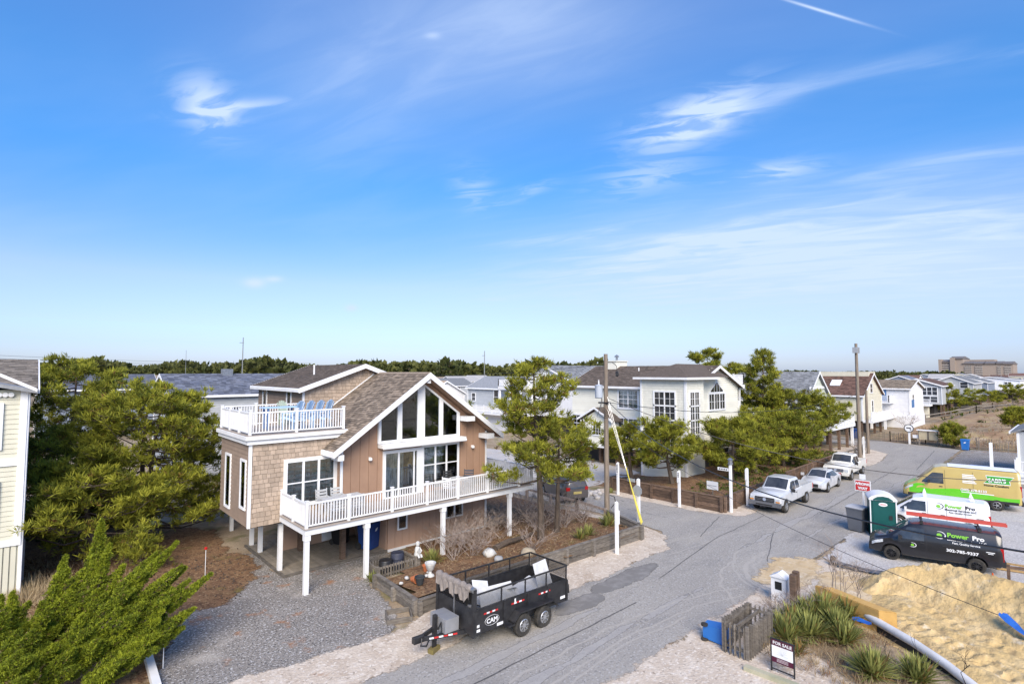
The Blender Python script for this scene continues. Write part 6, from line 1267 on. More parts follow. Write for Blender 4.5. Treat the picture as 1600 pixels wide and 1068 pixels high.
def car(label, col, kind, name, cat):
    r = thing(name, label, cat)
    if kind == 'sedan':
        ax, L0, L1, wr_ = (-1.39, 1.39), -2.35, 2.25, .33
        st = [(L0, .74, .38, .78, .62, .9), (-2.15, .86, .3, .86, .68, 1.02), (-1.75, .9, .26, .9, .7, 1.06), (-.95, .9, .24, .92, .6, 1.38), (.1, .9, .24, .92, .6, 1.43), (.3, .9, .24, .92, .6, 1.40), (1.15, .9, .24, .90, .68, .98), (1.9, .86, .26, .74, .66, .84), (2.25, .66, .32, .6, .5, .68)]; sw = (-1.15, 1.0, .96, lambda x: min(1.3, .96 + (1.12 - x) * .55, .96 + (x + 1.5) * .9)); gl = (1.1, .32); gr = (-1.68, -1.0)
    else:
        ax, L0, L1, wr_ = (-1.35, 1.35), -2.25, 2.3, .36
        st = [(L0, .8, .5, 1.0, .6, 1.42), (-2.12, .9, .4, 1.05, .66, 1.62), (-1.9, .92, .36, 1.05, .68, 1.70), (.0, .92, .3, 1.02, .68, 1.72), (.35, .92, .3, 1.02, .66, 1.66), (1.2, .92, .3, 1.0, .72, 1.1), (2.0, .88, .32, .86, .7, .98), (2.3, .7, .36, .72, .55, .82)]; sw = (-1.85, 1.05, 1.1, lambda x: min(1.56, 1.1 + (1.15 - x) * .7)); gl = (1.14, .38); gr = None
    B = Body(st, ax, .4, .33); B.mesh('body', col, r); B.screen('windscreen', DGLASS, r, gl[0], gl[1], .93)
    if gr: B.screen('rear_window', DGLASS, r, gr[0], gr[1], .9)
    else:
        MB().prism([(-2.262, -.56, 1.08), (-2.262, .56, 1.08), (-2.15, .52, 1.58), (-2.15, -.52, 1.58)], (-.012, 0, .004)).build('rear_window', DGLASS, r); MB().box(L0 - .03, -.3, .74, L0 + .02, .3, .9).build('number_plate', mat('plate_gold', (.4, .33, .12)), r)
        for s in (1, -1): MB().box(-1.7, s * .62 - .03, 1.725, .1, s * .62 + .03, 1.78).build('roof_rail', BLKP, r)
    for s in (1, -1):
        B.band('side_window', DGLASS, r, sw[0], sw[1], sw[2], sw[3], side=s, n=16); B.band('door_pillar', BLKP, r, -.16, -.09, sw[2], lambda x: sw[3](x), .010, s, 1)
        for xh in (.08, -.8): MB().box(xh - .08, s * (B.sy(xh, sw[2] - .1) + .01) - .01, sw[2] - .12, xh + .08, s * (B.sy(xh, sw[2] - .1) + .01) + .01, sw[2] - .09).build('door_handle', CHROME, r)
        for xd in (.95, -.12, -1.0): B.band('door_seam', BLKP, r, xd - .006, xd + .006, .38, sw[2] - .03, .004, s, 1)
        MB().box(L0 - .015, s * .68 - .12, .74 if kind == 'sedan' else .98, L0 + .16, s * .70 + .13, .92 if kind == 'sedan' else 1.2).build('tail_lamp', LAMPR, r); B.band('head_lamp', LAMPC, r, L1 - .5, L1 - .04, lambda x: B.at(x)[2] - .10, lambda x: B.at(x)[2] + .03, .01, s, 6)
    MB().box(L1 - .1, -.42, .42, L1 + .02, .42, .64).build('grille', BLKP, r); MB().box(L1 - .1, -.6, .28, L1 + .01, .6, .38).build('air_intake', BLKP, r); mirrors(r, col, .85, .95 if kind == 'sedan' else 1.1, .9)
    for x in ax:
        for s in (1, -1): wheel(r, x, s * .8, wr_, .22, RIMS, 8)
    MB().box(L0 + .4, -.65, .25, L1 - .4, .65, .45).build('underbody', BLKP, r); return r
place(car('silver sedan parked between the two pickups', paint('silver', (.55, .56, .58)), 'sedan', 'sedan', 'car'), (44.05, 13.47), (46.83, 13.59), .8)
sv = car('dark bronze grey hatchback SUV parked in the side street', paint('bronze_grey', (.085, .075, .072)), 'suv', 'suv', 'car'); sv.location = (28.3, 25.6, .02); sv.rotation_euler[2] = math.atan2(.93, .36)

# dump trailer
r = thing('dump_trailer', 'black tandem dump trailer with mesh sides standing at the kerb', 'trailer')
def tb(name, m, *q):
    b = MB()
    for a in q: b.box(*a)
    return b.build(name, m, r)
tb('floor', BLACKM, (-1.95, -.96, .46, 2.45, .96, .54))
for s in (1, -1):
    sd = tb('side_panel', BLACKM, (-1.95, s * .98 - .03, .50, 2.45, s * .98 + .03, 1.22))
    for x in (-1.92, -.9, .1, 1.2, 2.42): MB().box(x - .04, s * 1.0 - .045, .5, x + .04, s * 1.0 + .045, 1.24).build('stake_post', BLACKM, r)
    for x in (-1.92, -.85, .2, 1.3, 2.40): MB().box(x - .02, s * .98 - .02, 1.22, x + .02, s * .98 + .02, 1.72).build('mesh_post', BLACKM, r)
    MB().beam((-1.95, s * .98, 1.73), (2.45, s * .98, 1.73), .045).build('top_rail', BLACKM, r); MB().beam((-1.95, s * .98, 1.25), (2.45, s * .98, 1.25), .07, .05).build('mid_rail', BLACKM, r)
    for x in (1.55, .35, -.95):
        for k in range(5): MB().box(x + k * .12 - .06, s * 1.034 - .004, 1.06, x + k * .12 + .055, s * 1.034 + .004, 1.11).build('reflector', RED if k % 2 == 0 else WHITE, r)
    fd = MB().prism([(1.0, s * 1.02, .62), (.72, s * 1.02, .86), (-.92, s * 1.02, .86), (-1.15, s * 1.02, .62), (-1.15, s * 1.02, .58), (-.9, s * 1.02, .82), (.7, s * 1.02, .82), (1.0, s * 1.02, .58)], (0, s * .3, 0)); fd.build('fender', BLACKM, r); MB().box(.95, min(s * 1.03, s * 1.3), .5, 1.25, max(s * 1.03, s * 1.3), .56).build('fender_step', BLACKM, r)
    for x in (.5, -.5): wheel(r, x, s * 1.17, .37, .22, RIMS, 8, .58)
MESH = bpy.data.materials.new('wire_mesh'); MESH.use_nodes = True; _n = MESH.node_tree; _b = _n.nodes['Principled BSDF']; _b.inputs['Base Color'].default_value = (.02, .018, .016, 1); _b.inputs['Alpha'].default_value = .26
for s in (1, -1): MB().box(-1.93, s * .98 - .002, 1.27, 2.42, s * .98 + .002, 1.71).build('mesh_screen', MESH, r)
tb('tailgate', BLACKM, (-2.0, -.95, .5, -1.95, -.02, 1.22)); tb('tailgate', BLACKM, (-2.0, .02, .5, -1.95, .95, 1.22)); MB().box(-1.97, -.95, 1.27, -1.965, .95, 1.71).build('mesh_screen', MESH, r); MB().beam((-1.97, -.98, 1.73), (-1.97, .98, 1.73), .045).build('top_rail', BLACKM, r); MB().box(-1.99, -.02, 1.22, -1.95, .02, 1.72).build('mesh_post', BLACKM, r)
tb('front_panel', BLACKM, (2.45, -.98, .5, 2.5, .98, 1.3)); MB().box(2.47, -.95, 1.3, 2.475, .95, 1.75).build('mesh_screen', MESH, r)
for y in (-.98, .98): MB().box(2.40, y - .06, .45, 2.52, y + .06, 1.92).build('corner_post', BLACKM, r)
MB().box(2.5, -.02, .5, 2.53, .02, 1.75).build('centre_post', STEEL, r)
TARP = mat('tarp', (.20, .17, .15), (.34, .30, .27), scale=9, stretch=(1, 5, 1), rough=.9, bump=.6, bscale=30, lo=.3, hi=.7)
MB().tube([(2.48, -1.0 + k * .1, 1.9 + .012 * math.sin(k * 2.3)) for k in range(20)], [.11 + .02 * math.sin(k * 1.9) for k in range(20)], 12).build('tarp_roll', TARP, r, smooth=True); MB().tube([(2.48, .9, 1.9), (2.48, 1.02, 1.9)], .09, 12).build('roll_end', STEEL, r)
tp = MB(); n = 26; top = [(2.59 + .02 * math.sin(k * 1.3), -.98 + k * 1.85 / n, 1.9) for k in range(n + 1)]; bot = [(2.60 + .035 * math.sin(k * 1.7), p[1], 1.55 + .09 * math.sin(k * .8) + .04 * math.sin(k * 2.1)) for k, p in enumerate(top)]; tp.add(top + bot, [(i, i + 1, n + 2 + i, n + 1 + i) for i in range(n)]); tp.build('tarp_flap', TARP, r, fix=False)
for s in (1, -1):
    MB().beam((2.45, s * .55, .5), (3.75, s * .06, .46), .08, .12).build('drawbar', BLACKM, r); d0 = V(2.45, s * .55, .5); d1 = V(3.75, s * .06, .46); nrm = V(.35, s * .93, 0) * .045
    for k in range(6): MB().beam(d0.lerp(d1, .2 + k * .11) + nrm, d0.lerp(d1, .3 + k * .11) + nrm, .008, .05).build('reflector', RED if k % 2 == 0 else WHITE, r)
MB().box(2.62, -.42, .56, 3.15, .42, .98).build('tool_box', mat('bare_alloy', (.45, .46, .48), (.36, .37, .39), rough=.4, metal=.5), r); MB().tube([(3.2, .1, .62), (3.22, .28, .9), (3.2, .3, .6), (3.3, .2, .5)], .025, 6).build('hose', BLACKM, r)
MB().box(3.2, -.06, .25, 3.32, .06, 1.05).build('jack', BLACKM, r); MB().box(3.18, -.02, .06, 3.34, .02, .3).build('jack_leg', BLACKM, r); MB().box(3.7, -.08, .38, 4.05, .08, .56).build('coupler', BLACKM, r); MB().tube([(3.8, .1, .5), (3.9, .2, .35), (3.7, .22, .3), (3.5, .1, .45)], .03, 6).build('chain', BLACKM, r)
MB().tube([(-1.99, .98, 1.15), (-2.03, 1.0, .9), (-2.02, 1.03, .75), (-2.0, 1.02, 1.05)], .03, 6).build('hose', BLACKM, r)
text('CAM', .2, WHITE, r, (1.72, 1.022, .74), (-1, 0, 0), (0, 0, 1), 'maker_word', .003, True, 1.1, .006); ovl = MB()
for k in range(20): a0, a1 = k * math.pi / 10, (k + 1) * math.pi / 10; ovl.beam((1.72 + .3 * math.cos(a0), 1.02, .81 + .15 * math.sin(a0)), (1.72 + .3 * math.cos(a1), 1.02, .81 + .15 * math.sin(a1)), .012, .006)
ovl.build('maker_oval', WHITE, r)
for x, z, a, c in ((2.3, .72, .1, .08), (2.3, .58, .16, .08), (1.35, .55, .3, .09), (-1.7, .62, .25, .09), (.7, 1.08, .06, .14)): MB().box(x - a / 2, 1.014, z, x + a / 2, 1.022, z + c).build('sticker', WHITE, r)
r.location = (13.17, 14.5, .0); r.rotation_euler = (0, rad(-1.6), math.pi); TRL = r
DRY = mat('plasterboard', (.66, .67, .68), (.52, .53, .54), scale=4, rough=.85)
def slab(name, label, c, size, rot, m, cat='board'):
    hx, hy, hz = [q / 2 for q in size]; b = MB().add([(x * hx * (1 - .12 * (y > 0)), y * hy, z * hz) for z in (-1, 1) for x, y in ((-1, -1), (1, -1), (1, 1), (-1, 1))], [(3, 2, 1, 0), (4, 5, 6, 7), (0, 1, 5, 4), (1, 2, 6, 5), (2, 3, 7, 6), (3, 0, 4, 7)])
    o = b.build(name, m); o.location = c; o.rotation_euler = rot; return tag(o, label, cat)
slab('broken_board', 'large white board leaning along the near side of the trailer', (12.05, 13.82, 1.2), (1.75, 1.0, .02), (rad(62), .1, .05), DRY); slab('broken_board', 'white board standing upright in the trailer rear corner', (14.3, 13.9, 1.35), (.85, 1.15, .02), (rad(70), 0, .12), DRY); slab('broken_board', 'long white sheet lying flat on the trailer rubble', (13.5, 14.05, 1.12), (1.7, .75, .03), (.25, -.1, .15), DRY); slab('broken_board', 'dirty white panel tilted in the trailer middle', (12.9, 14.5, 1.1), (1.4, .9, .02), (-.3, .35, .6), DRY); slab('broken_board', 'pointed white scrap at the far side of the trailer', (12.0, 14.7, 1.2), (1.1, .6, .02), (.3, -.5, 1.0), DRY)
slab('broken_board', 'narrow pale strip at the trailer front end', (11.1, 14.2, .98), (.9, .14, .03), (.1, .2, 1.1), DRY)
rb = MB()
for k in range(60):
    x, y = RN.uniform(10.9, 15.0), RN.uniform(13.75, 15.3); q = RN.uniform(.08, .28); rb.beam((x, y, .58), (x + RN.uniform(-.4, .4), y + RN.uniform(-.3, .3), .62 + RN.uniform(0, .2)), q, q * .4)
tag(stuff(rb.build('rubble', DRY)), 'loose pale rubble filling the trailer floor', 'rubble')
slab('wheel_chock', 'mossy timber block under the trailer jack', (9.9, 14.5, .08), (.42, .22, .15), (0, 0, .4), mat('mossy_wood', (.22, .18, .05), (.14, .11, .05), rough=.95), 'block')
# ------------------------------------------------------------ portable toilet, site things
r = thing('portable_toilet', 'dark green portable toilet with white domed roof', 'toilet', (34.82, 8.02, 0)); GRT = mat('toilet_green', (.008, .075, .07), (.012, .09, .084), scale=2, rough=.4); ta = -1.2
def tl(x, y, z): return V(34.82 + x * math.cos(ta) - y * math.sin(ta), 8.02 + x * math.sin(ta) + y * math.cos(ta), z)
def tbox(name, m, x0, y0, z0, x1, y1, z1):
    return MB().add([tl(x, y, z) for z in (z0, z1) for x, y in ((x0, y0), (x1, y0), (x1, y1), (x0, y1))], [(3, 2, 1, 0), (4, 5, 6, 7), (0, 1, 5, 4), (1, 2, 6, 5), (2, 3, 7, 6), (3, 0, 4, 7)]).build(name, m, r)
# the door side looks along local -y
tbox('cabin', GRT, -.58, -.58, .1, .58, .58, 2.0); tbox('base', BLKP, -.6, -.6, 0, .6, .6, .1); tbox('door', GRT, -.46, -.605, .14, .46, -.583, 2.0)
for x in (-.60, .56): tbox('corner_strip', WHITE, x, -.61, .1, x + .05, -.56, 2.02)
tbox('corner_strip', WHITE, .565, .55, .1, .61, .6, 2.02)
for y0, y1 in ((-.45, -.05), (.05, .45)): tbox('side_rib', GRT, .582, y0, .2, .6, y1, 1.9)
tbox('latch', BLKP, .25, -.63, 1.0, .4, -.606, 1.22)
dm = MB(); prof = [(-.64, 1.98), (-.64, 2.08), (-.5, 2.2), (-.25, 2.3), (0, 2.33), (.25, 2.3), (.5, 2.2), (.64, 2.08), (.64, 1.98)]; dm.prism([tl(x, -.64, z) for x, z in prof], tl(0, .64, 0) - tl(0, -.64, 0)); dm.build('roof', WHITE, r, smooth=True)
MB().prism([tl(x, -.645, z) for x, z in [(-.44, 2.0), (-.44, 2.05), (-.25, 2.18), (0, 2.22), (.25, 2.18), (.44, 2.05), (.44, 2.0)]], tl(0, -.02, 0) - tl(0, 0, 0)).build('door_arch', GRT, r)
ov_ = [tl(.2 * math.cos(k * math.pi / 10), -.606, 1.78 + .1 * math.sin(k * math.pi / 10)) for k in range(20)]; MB().prism(ov_, tl(0, -.006, 0) - tl(0, 0, 0)).build('oval_label', WHITE, r); tbox('label_print', RED, -.12, -.616, 1.76, .12, -.613, 1.80)
r = thing('traffic_cone', 'orange and white traffic cone behind the sand heap', 'cone', (29.3, 3.0, 0)); CON = mat('cone_orange', (.75, .13, .03), rough=.5); MB().box(29.12, 2.82, 0, 29.48, 3.18, .04).build('base', CON, r); MB().lathe([(.14, .04), (.11, .22)], 16, (29.3, 3.0, 0)).build('lower_cone', CON, r, smooth=True); MB().lathe([(.11, .22), (.085, .38)], 16, (29.3, 3.0, 0)).build('white_band', WHITE, r, smooth=True); MB().lathe([(.085, .38), (.06, .5)], 16, (29.3, 3.0, 0)).build('middle_cone', CON, r, smooth=True); MB().lathe([(.06, .5), (.045, .6)], 16, (29.3, 3.0, 0)).build('white_band', WHITE, r, smooth=True); MB().lathe([(.045, .6), (.02, .75)], 16, (29.3, 3.0, 0)).build('tip', CON, r, smooth=True)
NEWW = mat('new_lumber', (.42, .28, .12), (.34, .22, .1), scale=3, stretch=(1, 4, 1), rough=.8, rnd=.15); OSB = mat('formply', (.56, .35, .11), (.46, .28, .09), scale=4, rough=.75)
r = thing('timber_barrier', 'rough timber barrier frame beside the traffic cone', 'barrier', (29.0, 2.2, 0))
for a, c, w_ in (((29.1, 2.5, 0), (29.1, 2.5, 1.25), .1), ((29.0, 2.2, .1), (29.1, 1.7, .75), .1), ((29.1, 2.5, 1.15), (29.8, .4, 1.25), .09), ((29.05, 2.55, .35), (29.4, .6, .45), .08), ((28.95, 1.9, .75), (29.3, .2, .7), .09), ((28.9, 1.8, .1), (29.2, .2, .1), .09)): MB().beam(a, c, w_, w_).build('timber', WOODBRN, r)
r = thing('formwork_box', 'new yellow plywood formwork box at the sand edge', 'formwork', (22, 6, 0)); fp = [V(22.5, 7.4, 0), V(21.75, 5.2, 0), V(22.0, 4.75, 0), V(22.75, 6.9, 0)]
for i in range(4): MB().beam(fp[i] + V(0, 0, .38), fp[(i + 1) % 4] + V(0, 0, .38), .04, .76).build('panel', OSB, r)
MB().prism([p + V(0, 0, .765) for p in fp], (0, 0, .02)).build('top_panel', OSB, r)
pp = [V(22.1, 5.75, .42), V(21.7, 5.2, .40), V(21.0, 4.1, .36), V(20.3, 3.2, .30), V(19.6, 2.3, .12)]
tag(MB().tube(pp, .13, 12).build('plastic_pipe', mat('pipe_white', (.62, .63, .65), (.5, .5, .5), rough=.45), smooth=True), 'long white plastic pipe along the sand edge', 'pipe')
tag(MB().beam((22.1, 5.72, .16), (20.0, 2.7, .14), .06, .3).build('edge_board', mat('black_board', (.03, .03, .03))), 'dark edging board under the white pipe', 'board')
BLUT = mat('blue_tarp', (.02, .10, .42), (.03, .14, .5), scale=6, rough=.5)
def cloth(name, label, pts, m, wd, cat, z=.06):
    b = MB(); L = []; Q = []; pts = [V(*p) for p in pts]; n = len(pts)
    for i, p in enumerate(pts):
        d = (pts[min(i + 1, n - 1)] - pts[max(i - 1, 0)]).normalized(); nn = V(-d.y, d.x, 0).normalized()
        for k in range(6): L.append(p + nn * wd * (k / 5 - .5) * (1 + .4 * math.sin(i * 2.1)) + V(0, 0, z + .09 * abs(math.sin(i * 1.9 + k * 1.4))))
    b.add(L, [(i * 6 + k, i * 6 + k + 1, i * 6 + k + 7, i * 6 + k + 6) for i in range(n - 1) for k in range(5)]); return tag(b.build(name, m, smooth=True, fix=False), label, cat)
cloth('blue_strap', 'crumpled blue tarp strip lying on the sand slope', [(24.9, 2.35, .5), (24.6, 2.1, .35), (24.3, 1.85, .25), (24.1, 1.55, .2), (24.1, 1.2, .2), (24.2, .9, .2)], BLUT, .28, 'tarp', .12); cloth('blue_strap', 'small bunched blue tarp behind the yucca by the pipe', [(21.5, 5.85, .3), (21.35, 5.6, .3), (21.3, 5.35, .3)], BLUT, .3, 'tarp')
cloth('silt_fence', 'fallen black silt fence trailing over the sand', [(27.7, 8.3, .15), (27.6, 7.9, .1), (27.7, 7.4, .06), (27.75, 6.9, .05), (27.9, 6.4, .04)], mat('silt_black', (.05, .05, .055), (.2, .2, .21), scale=4, rough=.7), .35, 'fence')
tag(MB().lathe([(.12, 0), (.16, .1), (.13, .3), (.1, .42)], 9, (27.75, 8.35, 0)).build('tree_stump', BARK, smooth=True), 'small grey stump at the end of the silt fence', 'stump')
r = thing('mailbox', 'white mailbox post next to weathered timber post', 'mailbox', (22.0, 8.5, 0)); MB().box(21.75, 8.2, 0, 22.15, 8.75, .95).build('housing', WHITE, r); MB().prism([(21.7, 8.15, .95), (21.7, 8.8, .95), (21.7, 8.47, 1.15)], (.5, 0, 0)).build('cap', WHITE, r); MB().box(21.74, 8.35, .5, 21.749, 8.6, .8).build('opening', DARK, r)  # dark plate on the housing, painted as the shade inside the mailbox
r = thing('timber_post', 'tall weathered square timber post beside the mailbox', 'post', (21.6, 7.9, 0)); MB().box(21.42, 7.75, 0, 21.62, 7.95, 1.3).build('plank', WOODBRN, r); MB().box(21.63, 7.72, 0, 21.83, 7.92, 1.38).build('plank', WOODBRN, r)
lum = [((32.6, 3.2), (33.4, .2)), ((32.8, 3.3), (33.7, .1)), ((33.1, 3.2), (33.9, -.2))]
for k, (a, c) in enumerate(lum): tag(MB().beam((*a, .08 + .07 * k), (*c, .08 + .07 * k), .14, .06).build('loose_lumber', NEWW), 'yellow lumber length, %s of the pile behind black van' % ('lowest', 'middle', 'topmost')[k], 'lumber')
# heap of building sand
SANDP = ground_mat('heap_sand', [((.53, .385, .18),), ((.60, .46, .25), .8, .45, .66), ((.38, .275, .14), 1.6, .52, .66, (.7, 1.8, 1)), ((.62, .53, .38), 2.2, .60, .72), ((.38, .275, .14), 6, .58, .70)], bump=1.0, bscale=8)
ridge = [(25.6, 6.3, .25), (26.7, 5.75, .85), (27.2, 4.9, 1.1), (27.3, 4.0, 1.28), (27.0, 3.0, 1.32), (26.6, 2.0, 1.35), (26.2, .8, 1.5), (25.8, -1.0, 1.6), (25.4, -4, 1.5)]
def heap(x, y):
    best = 0
    for (xa, ya, za), (xb, yb, zb) in zip(ridge, ridge[1:]):
        dx, dy = xb - xa, yb - ya; t = max(0, min(1, ((x - xa) * dx + (y - ya) * dy) / (dx * dx + dy * dy))); d = math.hypot(x - xa - dx * t, y - ya - dy * t); z = za + (zb - za) * t
        near = (x < xa + dx * t); best = max(best, z - d * (.62 if near else .75) + .04)
    e = min(1, best * 2); return best + e * (.10 * noise.noise((x * 1.6, y * 1.6, 0)) + .10 * noise.noise((x * 4.5, y * 4.5, 2)) + .06 * abs(noise.noise((x * 9, y * 9, 4)))) - .03
vs = []; fs = []; nx, ny = 84, 130
for j in range(ny + 1):
    for i in range(nx + 1): x = 22.6 + 7.2 * i / nx; y = -5.5 + 13.5 * j / ny; vs.append((x, y, heap(x, y)))
fs = [(j * (nx + 1) + i, j * (nx + 1) + i + 1, (j + 1) * (nx + 1) + i + 1, (j + 1) * (nx + 1) + i) for j in range(ny) for i in range(nx) if max(vs[j * (nx + 1) + i][2], vs[(j + 1) * (nx + 1) + i + 1][2]) > -.02]
b = MB().add(vs, fs); tag(b.build('sand_heap', SANDP, smooth=True, fix=False), 'long heap of yellow building sand beside the black van', 'sand heap')
# tyre-churned building sand: low ruts as real relief
vs = []; nx, ny = 120, 140
for j in range(ny + 1):
    for i in range(nx + 1):
        x = 19.2 + 8.4 * i / nx; y = -5 + 11.5 * j / ny; s_ = x * .55 + y * .83; t_ = x * .83 - y * .55
        ed = max(0, min(1, (x - 19.4 - max(0, (y - 1.5)) * .55) * 1.2)) * max(0, min(1, (6.3 - y) * .8))
        z = .015 + ed * (.12 + .13 * noise.noise((t_ * 2.4, s_ * .35, 1)) + .07 * noise.noise((x * 3.2, y * 3.2, 6)) + .035 * noise.noise((x * 8, y * 8, 1)) + .05 * math.sin(s_ * 16) * max(0, noise.noise((t_ * 1.1, 3.3, 2))) * 2)
        vs.append((x, y, z if ed > 0 else -.05))
fs = [(j * (nx + 1) + i, j * (nx + 1) + i + 1, (j + 1) * (nx + 1) + i + 1, (j + 1) * (nx + 1) + i) for j in range(ny) for i in range(nx) if vs[j * (nx + 1) + i][2] > 0 or vs[(j + 1) * (nx + 1) + i + 1][2] > 0]
struct(MB().add(vs, fs).build('churned_sand', SANDP, smooth=True, fix=False))
# bits in the raised planter and yard
TERR = mat('terracotta', (.50, .16, .06), (.42, .14, .06), rough=.8); CONCW = mat('white_concrete', (.60, .60, .58), (.45, .45, .43), scale=5, rough=.85)
def pot(label, x, y, z, rr_, h, m, cat='pot', tilt=0):
    b = MB().lathe([(rr_ * .6, 0), (rr_ * .95, h * .85), (rr_ * 1.08, h * .86), (rr_ * 1.08, h), (rr_ * .9, h), (rr_ * .85, h * .8)], 16); o = b.build('plant_pot', m, smooth=True); o.location = (x, y, z); o.rotation_euler = (tilt, tilt * .6, 0); return tag(o, label, cat)
pot('black plastic plant pot in the raised timber planter', 12.0, 18.6, .36, .2, .32, mat('pot_black', (.04, .045, .05))); pot('toppled terracotta pot lying in the raised timber planter', 11.95, 19.1, .45, .17, .3, TERR, tilt=1.3); pot('upright terracotta pot behind the white urn', 13.2, 20.0, .2, .15, .28, TERR)
r = thing('white_urn', 'white concrete urn planter behind the trailer front', 'urn', (12.9, 19.2, .3)); MB().lathe([(.18, .3), (.16, .35), (.07, .4), (.06, .5), (.15, .58), (.2, .74), (.24, .82), (.24, .86), (.18, .86), (.15, .78)], 18, (12.9, 19.2, 0)).build('bowl', CONCW, r, smooth=True)
def rock(label, x, y, z, s, m=CONCW, name='rock', group=None):
    bm = bmesh.new(); bmesh.ops.create_icosphere(bm, subdivisions=2, radius=s)
    for v in bm.verts: v.co *= 1 + .35 * noise.noise(v.co * (1.6 / s) + V(x * 3, y * 3, 0)); v.co.z *= .75
    me = bpy.data.meshes.new(name); bm.to_mesh(me); bm.free(); me.materials.append(m)
    for p in me.polygons: p.use_smooth = True
    o = link(name, me); o.location = (x, y, z + s * .45); return tag(o, label, 'rock', group)
rock('rounded white rock on the straw bed by fallen branch', 16.5, 19.6, .2, .3); rock('cream boulder on the straw bed behind the trailer', 17.6, 18.1, .3, .34, mat('rock_tan', (.42, .36, .27), (.33, .28, .2), rough=.9)); rock('grey rock half hidden behind the trailer rail', 16.2, 18.6, .28, .22, mat('rock_grey', (.33, .34, .35), rough=.9))
for k in range(5): rock('white stone chunk lying in the raised timber planter', 11.5 + .35 * k + RN.uniform(-.1, .1), 19.3 + RN.uniform(-.5, .6), .36, RN.uniform(.07, .12), group='white stones in the planter')
for k in range(26): rock('pale rubble stone beside the second gravel driveway', 30.6 + RN.gauss(.2, .7), 25.0 + RN.gauss(0, .5), 0, RN.uniform(.12, .24), mat('rock_pale', (.45, .43, .41), (.36, .34, .32), rough=.9), group='rubble stones by the driveway')
tag(MB().tube([(17.2, 20.0, .3), (18.2, 20.2, .36), (19.2, 20.2, .34), (20.3, 20.5, .3)], [.16, .14, .12, .07], 8).build('fallen_log', BARK, smooth=True), 'fallen grey log lying on the straw bed', 'log')
r = thing('garden_statue', 'small white seated child statue on a stump by the pickets', 'statue', (13.5, 21.15, 0)); MB().box(13.4, 21.05, 0, 13.6, 21.25, .5).build('stump_base', WOODGREY, r)
sb = MB().lathe([(.06, .5), (.15, .52), (.16, .6), (.12, .7), (.13, .8), (.1, .9), (.05, .93), (.05, .95)], 12, (13.5, 21.15, 0)); sb.tube([(13.5, 21.03, .86), (13.42, 20.98, .74), (13.48, 20.96, .68)], .035, 6); sb.tube([(13.6, 21.12, .86), (13.62, 21.0, .74), (13.52, 20.96, .68)], .035, 6); sb.tube([(13.45, 21.08, .56), (13.4, 20.92, .6), (13.42, 20.86, .5)], .05, 6); sb.tube([(13.56, 21.05, .56), (13.54, 20.9, .6), (13.54, 20.84, .5)], .05, 6); sb.build('body', CONCW, r, smooth=True)
MB().lathe([(.03, .93), (.08, .97), (.1, 1.05), (.085, 1.13), (.02, 1.17)], 12, (13.5, 21.13, 0)).build('head', CONCW, r, smooth=True)
r = thing('shallow_tray', 'old square timber tray filled with leaves on the gravel', 'tray', (10.5, 17.2, 0)); tc_ = [V(10.05, 17.85, 0), V(10.85, 17.5, 0), V(10.5, 16.75, 0), V(9.7, 17.1, 0)]
for i in range(4): MB().beam(tc_[i] + V(0, 0, .09), tc_[(i + 1) % 4] + V(0, 0, .09), .04, .17).build('side', WOODGREY, r)
MB().prism([p + V(0, 0, .06) for p in tc_], (0, 0, .01)).build('fill', g_straw, r)
tag(MB().beam((3.1, 20.2, .12), (3.0, 17.9, .12), .2, .22).build('white_beam', WHITE), 'white painted kerb beam beside the juniper', 'beam')
RST = mat('reflector_red', (.5, .02, .02), rough=.3)
for lab, x, y, h in (('thin driveway stake with red reflector by the white beam', 3.35, 19.2, .8), ('thin driveway stake with red reflector on pine litter', 5.98, 26.1, 1.25)):
    r = thing('driveway_stake', lab, 'stake', (x, y, 0)); MB().tube([(x, y, 0), (x, y, h)], .014, 5).build('rod', WHITE, r); MB().lathe([(.02, h), (.06, h + .02), (.06, h + .1), (.02, h + .12)], 8, (x, y, 0)).build('reflector', RST, r)

# ------------------------------------------------------------ trees and plants
cone = lambda t: max(.12, (1 - t) ** .75 * (.65 + .35 * math.sin(t * 9)) + .1) if t > .25 else .75 + t
wide = lambda t: max(.18, math.sin(math.pi * (.16 + .80 * t)) ** .65)
pine('pine_tree', 'broad spreading pine between the cream house and tan house', (5.0, 34.5, 0), 7.8, 5.1, 3500, seed=3, prof=lambda t: max(.2, (1 - t ** 2.4) ** .6), low=.06, trunks=2, tl=.34)
pine('pine_tree', 'taller pine right beside the cream lap-sided house', (1.9, 44.5, 0), 9.1, 3.7, 1900, seed=5, prof=wide, low=.1, tl=.36)
pine('pine_tree', 'low bushy pine with branches over the pine litter drive', (2.6, 31.3, 0), 4.2, 3.2, 1200, seed=8, prof=wide, low=.08, tl=.32)
pine('pine_tree', 'small pine sapling growing in front of the broad pine', (4.3, 28.7, 0), 1.6, 1.1, 160, seed=9, prof=cone, low=.1, tl=.26, trunk_r=.06)
pine('pine_tree', 'tall thick-trunked pine standing in the straw bed beside the deck', (20.0, 19.6, .15), 9.0, 3.4, 1600, seed=14, prof=lambda t: max(.16, (1 - t) ** .5 * (.82 + .18 * math.sin(t * 11))), low=.31, trunks=1, lean=(.25, -.1), tl=.30, trunk_r=.19)
pine('pine_tree', 'slim shorter pine just behind the tall straw-bed pine', (21.6, 19.95, .15), 5.6, 2.0, 420, seed=17, prof=wide, low=.45, tl=.30, trunk_r=.15)
pine('pine_tree', 'squat pine before the stair tower by the brown wall', (36.2, 21.6, .4), 4.3, 2.6, 1000, seed=21, prof=wide, low=.22, tl=.32)
